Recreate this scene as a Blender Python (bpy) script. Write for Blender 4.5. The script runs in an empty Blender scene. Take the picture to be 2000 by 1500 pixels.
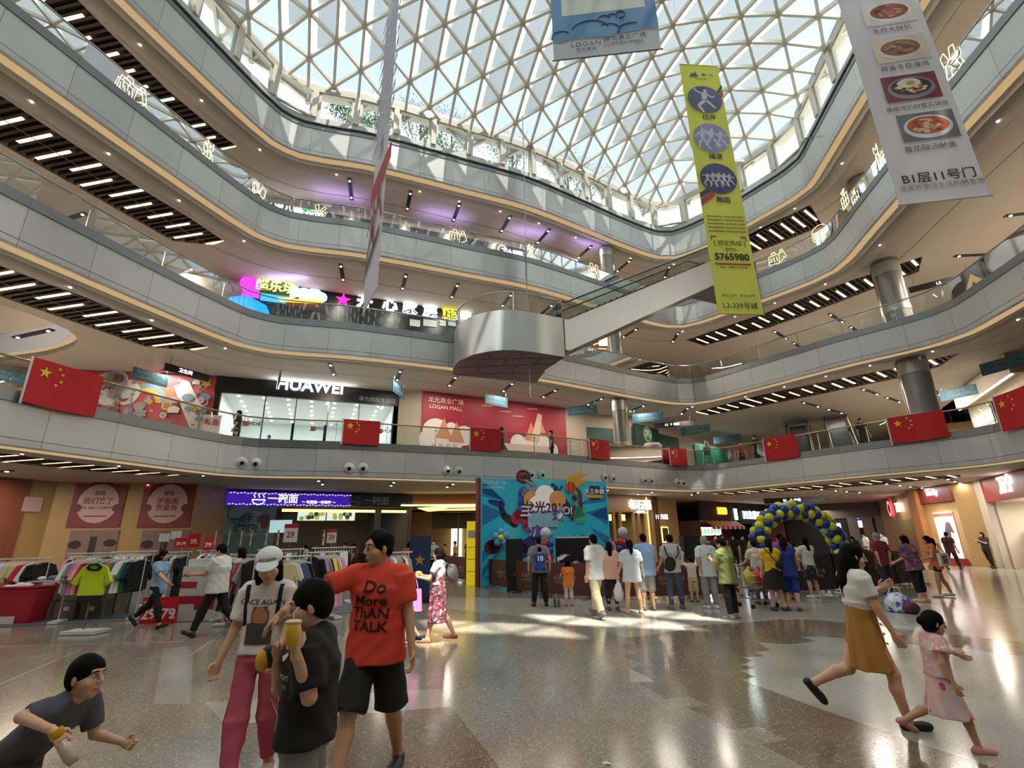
import bpy, math, random
from math import sin, cos, pi, radians, sqrt, atan2, exp
from mathutils import Vector, Matrix, Euler
from mathutils.geometry import tessellate_polygon
from mathutils.bvhtree import BVHTree
import numpy as np
rnd = random.Random(7)
SC = bpy.context.scene
COL = SC.collection
# ---------------------------------------------------------------- camera
FPX = 952.74
EYE = 1.72
_up = Vector((-47.33, 3012.59, -FPX)).normalized()
_Y = (Vector((0, 0, -1)) - _up * (Vector((0, 0, -1)) @ _up)).normalized()
_X = _Y.cross(_up)
CAMR = Matrix((_X, _Y, _up))
cd = bpy.data.cameras.new('camera'); cd.sensor_width = 36.0; cd.lens = FPX / 2000 * 36
cd.clip_end = 400; cd.clip_start = .05
cam = bpy.data.objects.new('camera', cd); COL.objects.link(cam)
cam.matrix_world = Matrix.Translation((0, 0, EYE)) @ CAMR.to_4x4()
SC.camera = cam
SC.view_settings.view_transform = 'Standard'; SC.view_settings.look = 'None'
SC.view_settings.gamma = 1; SC.view_settings.use_curve_mapping = False
SC.view_settings.exposure = 0.65
# ---------------------------------------------------------------- sky and sun
W = bpy.data.worlds.new('sky'); SC.world = W; W.use_nodes = True
_bg = W.node_tree.nodes['Background']
_bg.inputs[0].default_value = (.70, .85, 1.0, 1); _bg.inputs[1].default_value = 1.5
sl = bpy.data.lights.new('sun', 'SUN'); sl.energy = 11; sl.angle = radians(.8); sl.color = (1, .95, .86)
sun = bpy.data.objects.new('sun', sl); COL.objects.link(sun)
SUND = Vector((.20, -.42, 1)).normalized()
sun.rotation_euler = SUND.to_track_quat('Z', 'Y').to_euler()
sun.location = SUND * 60
try:
    c = SC.cycles
    c.use_denoising = True; c.max_bounces = 6; c.diffuse_bounces = 4; c.glossy_bounces = 3
    c.transmission_bounces = 5; c.transparent_max_bounces = 10
    c.caustics_reflective = False; c.caustics_refractive = False; c.sample_clamp_indirect = 5
    c.use_light_tree = True
except Exception:
    pass

def ray(u, v):
    d = Vector(((u - 1000) / FPX, -(v - 750) / FPX, -1)); return CAMR @ d
def A(u, v, z):                       # point of the place seen at (u, v) that lies at height z
    d = ray(u, v); t = (z - EYE) / d.z
    return Vector((d.x * t, d.y * t, z))
def AY(u, v, y):                      # ... that lies y metres into the hall
    d = ray(u, v); t = y / d.y
    return Vector((d.x * t, y, EYE + d.z * t))
def AW(u, v, p0, p1):                 # ... on the upright wall through p0, p1 : (metres along, height)
    d = ray(u, v); n = Vector((p1[1] - p0[1], p0[0] - p1[0])); n.normalize()
    t = (n.x * p0[0] + n.y * p0[1]) / (n.x * d.x + n.y * d.y)
    w = Vector((p1[0] - p0[0], p1[1] - p0[1])).normalized()
    return ((d.x * t - p0[0]) * w.x + (d.y * t - p0[1]) * w.y, EYE + d.z * t)
# ---------------------------------------------------------------- materials
_mats = {}
def lin(h):
    if isinstance(h, str):
        h = h.lstrip('#'); c = [int(h[i:i + 2], 16) / 255 for i in (0, 2, 4)]
    else: c = h
    return tuple(x / 12.92 if x <= .04045 else ((x + .055) / 1.055) ** 2.4 for x in c) + (1,)
def mat(hexc, rough=.6, metal=0, emit=0, noise=0, nscale=6, bump=0, spec=.5, alpha=1, coat=0):
    key = ('p', hexc, rough, metal, emit, noise, nscale, bump, spec, alpha, coat)
    if key in _mats: return _mats[key]
    m = bpy.data.materials.new('surface'); m.use_nodes = True
    nt = m.node_tree; b = nt.nodes['Principled BSDF']; c = lin(hexc)
    b.inputs['Base Color'].default_value = c; b.inputs['Roughness'].default_value = rough
    b.inputs['Metallic'].default_value = metal; b.inputs['Specular IOR Level'].default_value = spec
    b.inputs['Coat Weight'].default_value = coat
    if emit:
        b.inputs['Emission Color'].default_value = c; b.inputs['Emission Strength'].default_value = emit
    if noise or bump:
        tc = nt.nodes.new('ShaderNodeTexCoord'); nz = nt.nodes.new('ShaderNodeTexNoise')
        nz.inputs['Scale'].default_value = nscale; nz.inputs['Detail'].default_value = 3
        nt.links.new(tc.outputs['Object'], nz.inputs['Vector'])
        if noise:
            mx = nt.nodes.new('ShaderNodeMix'); mx.data_type = 'RGBA'
            lo = tuple(max(0, x * (1 - noise)) for x in c[:3]) + (1,)
            hi = tuple(min(1, x * (1 + noise)) for x in c[:3]) + (1,)
            mx.inputs[6].default_value = lo; mx.inputs[7].default_value = hi
            nt.links.new(nz.outputs['Fac'], mx.inputs[0]); nt.links.new(mx.outputs[2], b.inputs['Base Color'])
        if bump:
            bp = nt.nodes.new('ShaderNodeBump'); bp.inputs['Strength'].default_value = bump
            nt.links.new(nz.outputs['Fac'], bp.inputs['Height']); nt.links.new(bp.outputs[0], b.inputs['Normal'])
    _mats[key] = m; return m
def glow(hexc, s):
    key = ('e', hexc, s)
    if key in _mats: return _mats[key]
    m = bpy.data.materials.new('glow'); m.use_nodes = True; nt = m.node_tree
    b = nt.nodes['Principled BSDF']; c = lin(hexc)
    b.inputs['Base Color'].default_value = (.02, .02, .02, 1); b.inputs['Specular IOR Level'].default_value = 0
    b.inputs['Emission Color'].default_value = c; b.inputs['Emission Strength'].default_value = s
    _mats[key] = m; return m
def glassm(tint='e8f0ee', refl=.07, rough=.0):
    key = ('g', tint, refl, rough)
    if key in _mats: return _mats[key]
    m = bpy.data.materials.new('glass'); m.use_nodes = True; nt = m.node_tree; nt.nodes.clear()
    o = nt.nodes.new('ShaderNodeOutputMaterial'); mx = nt.nodes.new('ShaderNodeMixShader')
    t = nt.nodes.new('ShaderNodeBsdfTransparent'); g = nt.nodes.new('ShaderNodeBsdfGlossy')
    f = nt.nodes.new('ShaderNodeFresnel'); f.inputs[0].default_value = 1.45
    mu = nt.nodes.new('ShaderNodeMath'); mu.operation = 'ADD'; mu.inputs[1].default_value = refl - .04; mu.use_clamp = True
    t.inputs[0].default_value = lin(tint); g.inputs['Roughness'].default_value = rough
    nt.links.new(f.outputs[0], mu.inputs[0]); nt.links.new(mu.outputs[0], mx.inputs[0])
    nt.links.new(t.outputs[0], mx.inputs[1]); nt.links.new(g.outputs[0], mx.inputs[2]); nt.links.new(mx.outputs[0], o.inputs[0])
    _mats[key] = m; return m
def clothm(hexc, through=.5, openness=.03, name='blind'):
    key = ('c', hexc, through, openness)
    if key in _mats: return _mats[key]
    m = bpy.data.materials.new(name); m.use_nodes = True; nt = m.node_tree; nt.nodes.clear()
    o = nt.nodes.new('ShaderNodeOutputMaterial'); c = lin(hexc)
    d = nt.nodes.new('ShaderNodeBsdfDiffuse'); t = nt.nodes.new('ShaderNodeBsdfTranslucent'); k = nt.nodes.new('ShaderNodeBsdfTransparent')
    d.inputs[0].default_value = c; t.inputs[0].default_value = c
    a = nt.nodes.new('ShaderNodeMixShader'); a.inputs[0].default_value = through
    b = nt.nodes.new('ShaderNodeMixShader'); b.inputs[0].default_value = openness
    nt.links.new(d.outputs[0], a.inputs[1]); nt.links.new(t.outputs[0], a.inputs[2])
    nt.links.new(a.outputs[0], b.inputs[1]); nt.links.new(k.outputs[0], b.inputs[2]); nt.links.new(b.outputs[0], o.inputs[0])
    _mats[key] = m; return m
# ---------------------------------------------------------------- mesh builder
class MB:
    def __init__(s): s.v = []; s.f = []; s.m = []; s.uv = None; s.sm = []
    def add(s, vs, fs, mi=0, smooth=False):
        o = len(s.v); s.v.extend([tuple(p) for p in vs])
        for f in fs: s.f.append([i + o for i in f]); s.m.append(mi); s.sm.append(smooth)
        return s
    def box(s, c, d, rz=0, mi=0, M=None):
        x, y, z = d[0] / 2, d[1] / 2, d[2] / 2
        vs = [Vector((a * x, b * y, e * z)) for e in (-1, 1) for b in (-1, 1) for a in (-1, 1)]
        R = M if M is not None else (Matrix.Rotation(rz, 3, 'Z') if rz else None)
        if R is not None: vs = [R @ p for p in vs]
        vs = [p + Vector(c) for p in vs]
        return s.add(vs, [(0, 2, 3, 1), (4, 5, 7, 6), (0, 1, 5, 4), (2, 6, 7, 3), (0, 4, 6, 2), (1, 3, 7, 5)], mi)
    def bar(s, p, q, w, h, mi=0, up=(0, 0, 1)):
        p, q = Vector(p), Vector(q); t = (q - p).normalized(); u = Vector(up)
        a = t.cross(u)
        if a.length < 1e-4: a = t.cross(Vector((0, 1, 0)))
        a.normalize(); b = a.cross(t); a *= w / 2; b *= h / 2
        vs = [p - a - b, p + a - b, p + a + b, p - a + b, q - a - b, q + a - b, q + a + b, q - a + b]
        return s.add(vs, [(0, 3, 2, 1), (4, 5, 6, 7), (0, 1, 5, 4), (1, 2, 6, 5), (2, 3, 7, 6), (3, 0, 4, 7)], mi)
    def tube(s, pts, r, n=8, mi=0, closed=False, caps=True):
        pts = [Vector(p) for p in pts]; N = len(pts); rs = r if isinstance(r, (list, tuple)) else [r] * N
        rings = []; a = None
        for i in range(N):
            t = (pts[(i + 1) % N] - pts[i - 1]) if closed else (pts[min(i + 1, N - 1)] - pts[max(i - 1, 0)])
            t.normalize()
            if a is None:
                a = t.orthogonal().normalized()
            else:
                a = a - t * (a @ t)
                a = a.normalized() if a.length > 1e-6 else t.orthogonal().normalized()
            b = t.cross(a)
            rings.append([pts[i] + (a * cos(2 * pi * k / n) + b * sin(2 * pi * k / n)) * rs[i] for k in range(n)])
        vs = [p for R in rings for p in R]; fs = []
        for i in range(N if closed else N - 1):
            j = (i + 1) % N
            for k in range(n): fs.append((i * n + k, i * n + (k + 1) % n, j * n + (k + 1) % n, j * n + k))
        s.add(vs, fs, mi, True)
        if not closed and caps:
            s.add(rings[0][::-1], [tuple(range(n))], mi); s.add(rings[-1], [tuple(range(n))], mi)
        return s
    def cyl(s, p, q, r, r2=None, n=14, mi=0): return s.tube([p, q], [r, r if r2 is None else r2], n, mi)
    def lathe(s, prof, c=(0, 0, 0), n=20, mi=0, M=None):
        vs = []; c = Vector(c)
        for r, z in prof:
            for k in range(n):
                p = Vector((r * cos(2 * pi * k / n), r * sin(2 * pi * k / n), z))
                vs.append((M @ p if M is not None else p) + c)
        fs = [(i * n + k, i * n + (k + 1) % n, (i + 1) * n + (k + 1) % n, (i + 1) * n + k) for i in range(len(prof) - 1) for k in range(n)]
        return s.add(vs, fs, mi, True)
    def ball(s, c, r, n=12, m=8, mi=0, M=None):
        r = (r, r, r) if not isinstance(r, (tuple, list)) else r
        vs = []; c = Vector(c)
        for i in range(m + 1):
            th = pi * i / m
            for k in range(n):
                p = Vector((r[0] * sin(th) * cos(2 * pi * k / n), r[1] * sin(th) * sin(2 * pi * k / n), r[2] * cos(th)))
                vs.append((M @ p if M is not None else p) + c)
        fs = [(i * n + k, (i + 1) * n + k, (i + 1) * n + (k + 1) % n, i * n + (k + 1) % n) for i in range(m) for k in range(n)]
        return s.add(vs, fs, mi, True)
    def prism(s, poly, z0, z1, mi=0, side=None):
        n = len(poly); ar = sum(poly[i][0] * poly[(i + 1) % n][1] - poly[(i + 1) % n][0] * poly[i][1] for i in range(n))
        if ar < 0: poly = poly[::-1]
        vs = [(p[0], p[1], z0) for p in poly] + [(p[0], p[1], z1) for p in poly]
        s.add(vs, [tuple(range(n))[::-1], tuple(range(n, 2 * n))], mi)
        return s.add(vs, [(i, (i + 1) % n, n + (i + 1) % n, n + i) for i in range(n)], mi if side is None else side)
    def quad(s, a, b, c, d, mi=0): return s.add([a, b, c, d], [(0, 1, 2, 3)], mi)
    def sheet(s, rows, mi=0, smooth=True, closed=False):
        n = len(rows[0]); m = len(rows); vs = [p for r in rows for p in r]
        fs = []
        for i in range(m - 1):
            for k in range(n if closed else n - 1): fs.append((i * n + k, i * n + (k + 1) % n, (i + 1) * n + (k + 1) % n, (i + 1) * n + k))
        return s.add(vs, fs, mi, smooth)
    def flat(s, loops, z, mi=0, up=True):
        L = [[Vector((p[0], p[1], 0)) for p in l] for l in loops]
        tris = tessellate_polygon(L); vs = [(p.x, p.y, z) for l in L for p in l]
        fs = []
        for t in tris:
            a, b, c = (Vector(vs[i]) for i in t); nz = (b - a).cross(c - a).z
            if abs(nz) < 1e-9: continue
            fs.append(t if (nz > 0) == up else t[::-1])
        return s.add(vs, fs, mi)
    def build(s, name, mats, parent=None, smooth=None, M=None):
        me = bpy.data.meshes.new(name); me.from_pydata(s.v, [], s.f)
        mats = mats if isinstance(mats, (list, tuple)) else [mats]
        for m in mats: me.materials.append(m)
        if len(mats) > 1: me.polygons.foreach_set('material_index', s.m)
        me.polygons.foreach_set('use_smooth', s.sm if smooth is None else [smooth] * len(s.f))
        if s.uv is not None:
            l = me.uv_layers.new(name='UVMap'); l.data.foreach_set('uv', [c for p in s.uv for c in p])
        me.update()
        o = bpy.data.objects.new(name, me); COL.objects.link(o)
        if parent is not None: o.parent = parent
        if M is not None: o.matrix_basis = M
        return o
def tag(o, label=None, cat=None, group=None, kind=None):
    if label: o['label'] = label
    if cat: o['category'] = cat
    if group: o['group'] = group
    if kind: o['kind'] = kind
    return o
def struct(o): o['kind'] = 'structure'; return o
def thing(name, loc, label, cat, group=None, rz=0):
    o = bpy.data.objects.new(name, None); COL.objects.link(o); o.empty_display_size = .1
    o.location = loc; o.rotation_euler = (0, 0, rz); return tag(o, label, cat, group)
def dup(root, loc, rz, label=None, group=None):
    r = root.copy(); COL.objects.link(r); r.location = loc; r.rotation_euler = (0, 0, rz)
    if label: r['label'] = label
    if group: r['group'] = group
    for ch in list(root.children):
        k = ch.copy(); COL.objects.link(k); k.parent = r
        for g in ch.children:
            h = g.copy(); COL.objects.link(h); h.parent = k
    return r
ORD = 'first second third fourth fifth sixth seventh eighth ninth tenth eleventh twelfth thirteenth fourteenth fifteenth sixteenth seventeenth eighteenth nineteenth twentieth'.split()
def nth(i): return ORD[i] if i < 20 else 'twenty-' + ORD[i - 20] if i < 29 else str(i + 1) + 'th'
# ---------------------------------------------------------------- lettering
def textmb(s, size, bold=0, depth=.01, align='CENTER', sx=1, space=1):
    cu = bpy.data.curves.new('lettering', 'FONT'); cu.body = s; cu.size = size; cu.align_x = align; cu.align_y = 'CENTER'
    cu.offset = bold * size; cu.extrude = depth / 2; cu.resolution_u = 3; cu.space_character = space
    o = bpy.data.objects.new('lettering', cu); COL.objects.link(o)
    bpy.context.view_layer.update()
    me = bpy.data.meshes.new_from_object(o.evaluated_get(bpy.context.evaluated_depsgraph_get()))
    mb = MB(); mb.add([(v.co.x * sx, v.co.y, v.co.z) for v in me.vertices], [tuple(p.vertices) for p in me.polygons])
    bpy.data.objects.remove(o); bpy.data.curves.remove(cu); bpy.data.meshes.remove(me)
    return mb
def frame(o, right, up):
    r = Vector(right).normalized(); u = Vector(up).normalized(); n = r.cross(u)
    M = Matrix((r, u, n)).transposed().to_4x4(); M.translation = Vector(o); return M
def text(name, s, size, m, o, right=(1, 0, 0), up=(0, 0, 1), parent=None, **k):
    mb = textmb(s, size, **k); M = frame(o, right, up)
    mb.v = [tuple(M @ Vector(p)) for p in mb.v]
    return mb.build(name, m, parent)
def addtext(mb, s, size, o, right, up, mi, **k):
    t = textmb(s, size, **k); M = frame(o, right, up)
    mb.add([M @ Vector(p) for p in t.v], t.f, mi); return mb
# ================================================================ the hall: galleries, floor, roof
def crom(P, per=6, closed=False):
    P = [Vector((p[0], p[1])) for p in P]; n = len(P); out = []
    rng = range(n) if closed else range(n - 1)
    for i in rng:
        p0, p1, p2, p3 = P[(i - 1) % n] if closed or i else P[0], P[i], P[(i + 1) % n], P[(i + 2) % n] if closed or i + 2 < n else P[-1]
        L = (p2 - p1).length; k = max(1, min(per, int(L / .5))) if L < 6 else 3
        def tt(a, b): return max(1e-4, (b - a).length ** .5)
        t0 = 0; t1 = t0 + tt(p0, p1); t2 = t1 + tt(p1, p2); t3 = t2 + tt(p2, p3)
        for j in range(k):
            t = t1 + (t2 - t1) * j / k
            a1 = p0 * ((t1 - t) / (t1 - t0)) + p1 * ((t - t0) / (t1 - t0))
            a2 = p1 * ((t2 - t) / (t2 - t1)) + p2 * ((t - t1) / (t2 - t1))
            a3 = p2 * ((t3 - t) / (t3 - t2)) + p3 * ((t - t2) / (t3 - t2))
            b1 = a1 * ((t2 - t) / (t2 - t0)) + a2 * ((t - t0) / (t2 - t0))
            b2 = a2 * ((t3 - t) / (t3 - t1)) + a3 * ((t - t1) / (t3 - t1))
            out.append(b1 * ((t2 - t) / (t2 - t1)) + b2 * ((t - t1) / (t2 - t1)))
    if not closed: out.append(P[-1])
    return out
def subdiv(P, step):
    out = []
    for i in range(len(P)):
        a, b = P[i], P[(i + 1) % len(P)]; n = max(1, int((b - a).length / step))
        out += [a.lerp(b, k / n) for k in range(n)]
    return out
BACK = [(-15.2, 4.5), (-13.35, 10.4), (-12.35, 13.6), (-11.15, 17.1), (-10.75, 18.0), (-9.9, 18.75), (-9.0, 19.05), (-7.2, 19.5), (-4.8, 20.4), (-2.3, 21.45), (1.1, 22.9), (4.7, 25.1), (6.8, 26.45), (9.0, 27.75), (10.0, 28.2), (10.9, 28.25), (11.6, 27.8)]
LOW_R = [(13.2, 25.6), (14.7, 23.4), (15.9, 21.7), (17.3, 20.1), (18.0, 19.1), (18.2, 18.2), (17.95, 16.6), (17.2, 13.0), (15.5, 5), (14.2, -3), (13.2, -9.6), (12.2, -11), (10, -12)]
UP_R3 = [(13.2, 26.0), (14.7, 24.3), (15.8, 22.8), (16.2, 21.9), (16.2, 21.0), (15.75, 18.6), (14.8, 12.8), (13.8, 5), (13, -3), (12.4, -9.6), (11.4, -11), (9, -12)]
UP_R4 = [(13.0, 26.4), (14.7, 23.9), (15.5, 22.6), (15.8, 21.7), (15.6, 20.3), (14.8, 15.4), (13.5, 5), (12.8, -3), (12.2, -9.6), (11.2, -11), (9, -12)]
BEHIND = [(-5, -12), (-16.5, -12), (-18, -11), (-18.6, -9.6), (-17.6, -4)]
RIM = {k: subdiv(crom(BACK + r + BEHIND, 6, True), .7) for k, r in ((1, LOW_R), (2, LOW_R), (3, UP_R3), (4, UP_R4))}
HB = {1: 4.15, 2: 9.32, 3: 14.41, 4: 19.40}
HT = {1: 5.57, 2: 10.82, 3: 16.02, 4: 21.22}
FL = {1: 5.36, 2: 10.58, 3: 15.78}
def normals(P):
    N = []
    for i in range(len(P)):
        t = P[(i + 1) % len(P)] - P[i - 1]; t.normalize(); N.append(Vector((-t.y, t.x)))
    return N
RN = {k: normals(RIM[k]) for k in RIM}
def off(k, o): return [RIM[k][i] + RN[k][i] * o for i in range(len(RIM[k]))]
def sweep(k, prof, mi=0, smooth=True, mb=None):
    """a section (metres into the gallery, height) carried round the gallery edge, with metres as UV"""
    mb = mb or MB(); P, N = RIM[k], RN[k]; n = len(P); base = len(mb.v)
    for i in range(n):
        for o, z in prof: mb.v.append((P[i].x + N[i].x * o, P[i].y + N[i].y * o, z))
    s = [0]
    for i in range(n): s.append(s[-1] + (P[(i + 1) % n] - P[i]).length)
    if mb.uv is None: mb.uv = []
    q = len(prof)
    for i in range(n):
        j = (i + 1) % n
        for k2 in range(q - 1):
            mb.f.append([base + i * q + k2, base + i * q + k2 + 1, base + j * q + k2 + 1, base + j * q + k2]); mb.m.append(mi); mb.sm.append(smooth)
            mb.uv += [(s[i], prof[k2][1]), (s[i], prof[k2 + 1][1]), (s[i + 1], prof[k2 + 1][1]), (s[i + 1], prof[k2][1])]
    return mb
def panelm(name, hexc, width, rough=.35, metal=.0, joint='55565a', jw=.012, ph=0):
    m = bpy.data.materials.new(name); m.use_nodes = True; nt = m.node_tree; b = nt.nodes['Principled BSDF']
    uv = nt.nodes.new('ShaderNodeUVMap'); sp = nt.nodes.new('ShaderNodeSeparateXYZ'); nt.links.new(uv.outputs[0], sp.inputs[0])
    def M(op, a, v):
        n = nt.nodes.new('ShaderNodeMath'); n.operation = op; nt.links.new(a, n.inputs[0]); n.inputs[1].default_value = v; return n.outputs[0]
    x = M('DIVIDE', M('ADD', sp.outputs[0], ph), width); fr = M('FRACT', x, 0); line = M('LESS_THAN', fr, jw / width)
    fl = M('FLOOR', x, 0); wn = nt.nodes.new('ShaderNodeTexWhiteNoise'); wn.noise_dimensions = '1D'; nt.links.new(fl, wn.inputs['W'])
    c = lin(hexc); mx = nt.nodes.new('ShaderNodeMix'); mx.data_type = 'RGBA'
    mx.inputs[6].default_value = tuple(v * .93 for v in c[:3]) + (1,); mx.inputs[7].default_value = tuple(min(1, v * 1.05) for v in c[:3]) + (1,)
    nt.links.new(wn.outputs[0], mx.inputs[0])
    m2 = nt.nodes.new('ShaderNodeMix'); m2.data_type = 'RGBA'; nt.links.new(line, m2.inputs[0]); nt.links.new(mx.outputs[2], m2.inputs[6]); m2.inputs[7].default_value = lin(joint)
    nt.links.new(m2.outputs[2], b.inputs['Base Color']); b.inputs['Roughness'].default_value = rough; b.inputs['Metallic'].default_value = metal
    return m
M_FASC = panelm('aluminium panels', 'c9cac9', 1.75, .38, .25)
M_COPE = panelm('grey coping', '85878a', 3.5, .35, .5, '6a6b6d')
M_STRIP = panelm('lower panel strip', 'c4c5c5', 1.75, .36, .25)
M_SOFF = mat('b8aea2', .75, noise=.03, nscale=.6)
M_TRIM = mat('bdb6ac', .5)
M_DARK = mat('17171a', .6)
M_COVE = glow('ecc890', .42)
M_STEEL = mat('b9bbbd', .25, .9)
M_GOLD = mat('b9a57f', .3, .8)
M_WALL = mat('b49a72', .6, noise=.04, nscale=.7)
M_WALLW = mat('b7aa98', .7, noise=.03, nscale=.8)
M_GLASS = glassm('e6eeea', .055)
M_SLAT = mat('2b1c16', .6)
M_SLOT = mat('0e0e10', .5)
M_SPOT = glow('fff3dc', 7)
M_WARM = glow('ffd69a', 3.2)
M_MARB = mat('a8a49c', .18, noise=.05, nscale=.8)
OUT = [(-40, -26), (48, -26), (48, 58), (-40, 58)]
# --- recesses in the soffits that hold dark slats and light bars, given in plan
def zz(z, *p): return [A(u, v, z).xy for u, v in p]
SLATS = []
def slat_zone(level, where, inner, outer, w):
    SLATS.append((level, where, inner, outer, w))
slat_zone(4, 'left', [(-18.1, -2), (-16.2, 5), (-14.6, 11.8), (-13.92, 15.3), (-13.18, 17.4), (-12.71, 18.4)], [(-13.5, 18.6), (-15.6, 17.6), (-17.3, 12.6), (-19, 5), (-21, -2)], 1)
slat_zone(3, 'left', [(-17.6, 1), (-15.9, 7.9), (-15.0, 11.1), (-13.8, 15.2), (-13.06, 17.05), (-12.63, 18.6)], [(-13.3, 18.9), (-14.85, 18.53), (-15.99, 15.27), (-16.82, 12.92), (-18.2, 7.9), (-20, 1)], 1)
slat_zone(2, 'left', [(-17.4, 1), (-15.5, 8), (-14.53, 12.18), (-13.76, 14), (-13.05, 16.4), (-12.37, 18.5)], [(-13.1, 18.8), (-14.8, 18.37), (-16.35, 13.9), (-17.9, 8), (-19.8, 1)], 1)
slat_zone(1, 'left', [(-17.4, 1), (-15.3, 8), (-14.11, 13.3), (-13.47, 16.0), (-12.3, 18.9)], [(-12.9, 18.95), (-14.6, 17.6), (-16.2, 13.4), (-17.7, 8), (-19.8, 1)], 1)
slat_zone(4, 'right', [(13.7, 27.6), (15.5, 25.12), (17.0, 23.3)], [(18.9, 25.3), (16.74, 27.59), (14.6, 29.3)], -1)
slat_zone(3, 'right', [(11.92, 30.88), (15.41, 26.65), (17.35, 23.75), (19.97, 20.75)], [(20.94, 22.2), (20.03, 23.68), (16.62, 29.1), (13.58, 32.06)], -1)
slat_zone(2, 'right', [(11.81, 30.75), (14.24, 26.95), (16.29, 24.73), (18.72, 22.47), (20.1, 20.5)], [(20.72, 22.4), (20.16, 23.97), (17.66, 27.04), (15.99, 28.97), (13.25, 31.82)], -1)
slat_zone(1, 'right', [(12.3, 31.2), (14.6, 28), (16.2, 26.0), (18.37, 23.3), (20.4, 22.6)], [(21.3, 23.6), (19.6, 27), (17.4, 29.6), (13.9, 32.2)], -1)
VOIDS = {2: [[(-24, 20.0), (-21.64, 19.6), (-19.2, 18.95), (-17.1, 17.75), (-16.45, 16.6), (-16.6, 15.2), (-17.6, 13.4), (-19.5, 12), (-24, 11)]]}
for k in VOIDS: VOIDS[k] = [crom(v, 5, True) for v in VOIDS[k]]
def rounded(z): return crom([Vector(p) for p in z], 1)
for k in (1, 2, 3, 4):
    hb, ht = HB[k], HT[k]
    where = {1: 'lowest', 2: 'second', 3: 'third', 4: 'top'}[k]
    mb = sweep(k, [(.32, ht - .02), (.30, ht), (-.035, ht), (-.035, ht - .30), (0, ht - .31)], smooth=False)
    o = mb.build('trim_%d' % k, M_COPE); struct(o)
    mb = sweep(k, [(0, ht - .30), (0, hb + .215), (.03, hb + .21)], smooth=False)
    o = struct(mb.build('balustrade_%d' % k, M_FASC))
    mb = sweep(k, [(.03, hb + .21), (.03, hb + .195), (0, hb + .195), (0, hb + .03), (.01, hb), (.12, hb)], smooth=False)
    sweep(k, [(.031, hb + .215), (.031, hb + .19)], 1, False, mb)
    struct(mb.build('fascia_strip_trim', [M_STRIP, M_DARK], o))
    mb = sweep(k, [(.12, hb), (.12, hb + .10), (.16, hb + .10)], 0, False)
    struct(mb.build('shadow_gap_trim', M_DARK, o))
    mb = sweep(k, [(.16, hb + .12), (.30, hb + .05), (.42, hb - .03)], 0, True)
    struct(tag(mb.build('cove_light_trim', M_COVE, o), 'warm gold lit cove strip'))
    mb = sweep(k, [(.42, hb - .03), (.50, hb - .075), (.62, hb - .07), (.72, hb - .01), (.80, hb + .03), (.80, hb + .06), (.83, hb + .06), (.83, hb + .02), (1.6, hb + .02)], 0, True)
    struct(mb.build('soffit_moulding_trim', M_TRIM, o))
    # soffit with holes, floor slab above
    loops = [OUT, off(k, 1.58)] + [rounded(i + q) for (l, _, i, q, _w) in SLATS if l == k] + VOIDS.get(k, [])
    mb = MB(); mb.flat(loops, hb + .02, 0, False)
    for h in loops[2:]:
        mb.sheet([[(p[0], p[1], hb + .02) for p in h], [(p[0], p[1], hb + .22) for p in h]], 0, False, True)
    top = (FL[k] if k < 4 else 21.0)
    mb.flat([OUT, off(k, .02)] + VOIDS.get(k, []), top, 1, True)
    struct(mb.build('ceiling_gallery_%d' % k, [M_SOFF, M_MARB]))
    # thin joint line in the soffit
    mb = sweep(k, [(2.75, hb + .016), (2.80, hb + .016)], 0, False); struct(mb.build('soffit_joint_trim', mat('6d6258', .8), o))
# glass railings
def railing(k, g, name):
    ht = HT[k]; o = thing(name, (0, 0, 0), g[0], 'railing')
    pane = MB()
    sweep(k, [(.13, ht + .02), (.13, ht + .84)], 0, True, pane); pane.uv = None
    pane.build('glass_pane', M_GLASS, o)
    P = off(k, .13); n = len(P)
    hr = MB(); hr.tube([(p.x, p.y, ht + .87) for p in P], .032, 8, 0, True); hr.build('handrail', M_GOLD if k == 1 else M_STEEL, o)
    acc = 0; mb = MB()
    for i in range(n):
        L = (P[(i + 1) % n] - P[i]).length; acc += L
        if acc > 1.95:
            acc = 0; p = P[i]; t = (P[(i + 1) % n] - P[i - 1]).normalized(); nn = Vector((-t.y, t.x))
            if p.y < 2: continue
            q = p + nn * .06
            mb = MB(); mb.bar((q.x, q.y, ht), (q.x, q.y, ht + .78), .05, .012, 0, (t.x, t.y, 0))
            mb.bar((q.x - t.x * .08, q.y - t.y * .08, ht + .72), (q.x + t.x * .08, q.y + t.y * .08, ht + .72), .02, .02)
            mb.cyl((q.x, q.y, ht + .74), (p.x, p.y, ht + .86), .012, n=6)
            mb.build('post', M_STEEL, o)
    return o
railing(1, ['glass railing with champagne handrail round the lowest gallery, hung with red flags'], 'glass_railing')
railing(2, ['glass railing with steel handrail round the middle gallery, level with the escalator landing'], 'glass_railing')
railing(3, ['glass railing with neon outline icons on it round the third gallery'], 'glass_railing')
# top gallery: dark handrail and low wall under the windows
mb = sweep(4, [(-.10, 21.16), (-.10, 21.24), (-.03, 21.24), (-.03, 21.16), (-.10, 21.16)], 0, False); struct(mb.build('trim_5', mat('4c4d4f', .3, .6)))
mb = sweep(4, [(.02, 21.2), (.03, 21.64), (.40, 21.64)], 0, False); struct(mb.build('wall_parapet', mat('c9c9c5', .6)))
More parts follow.
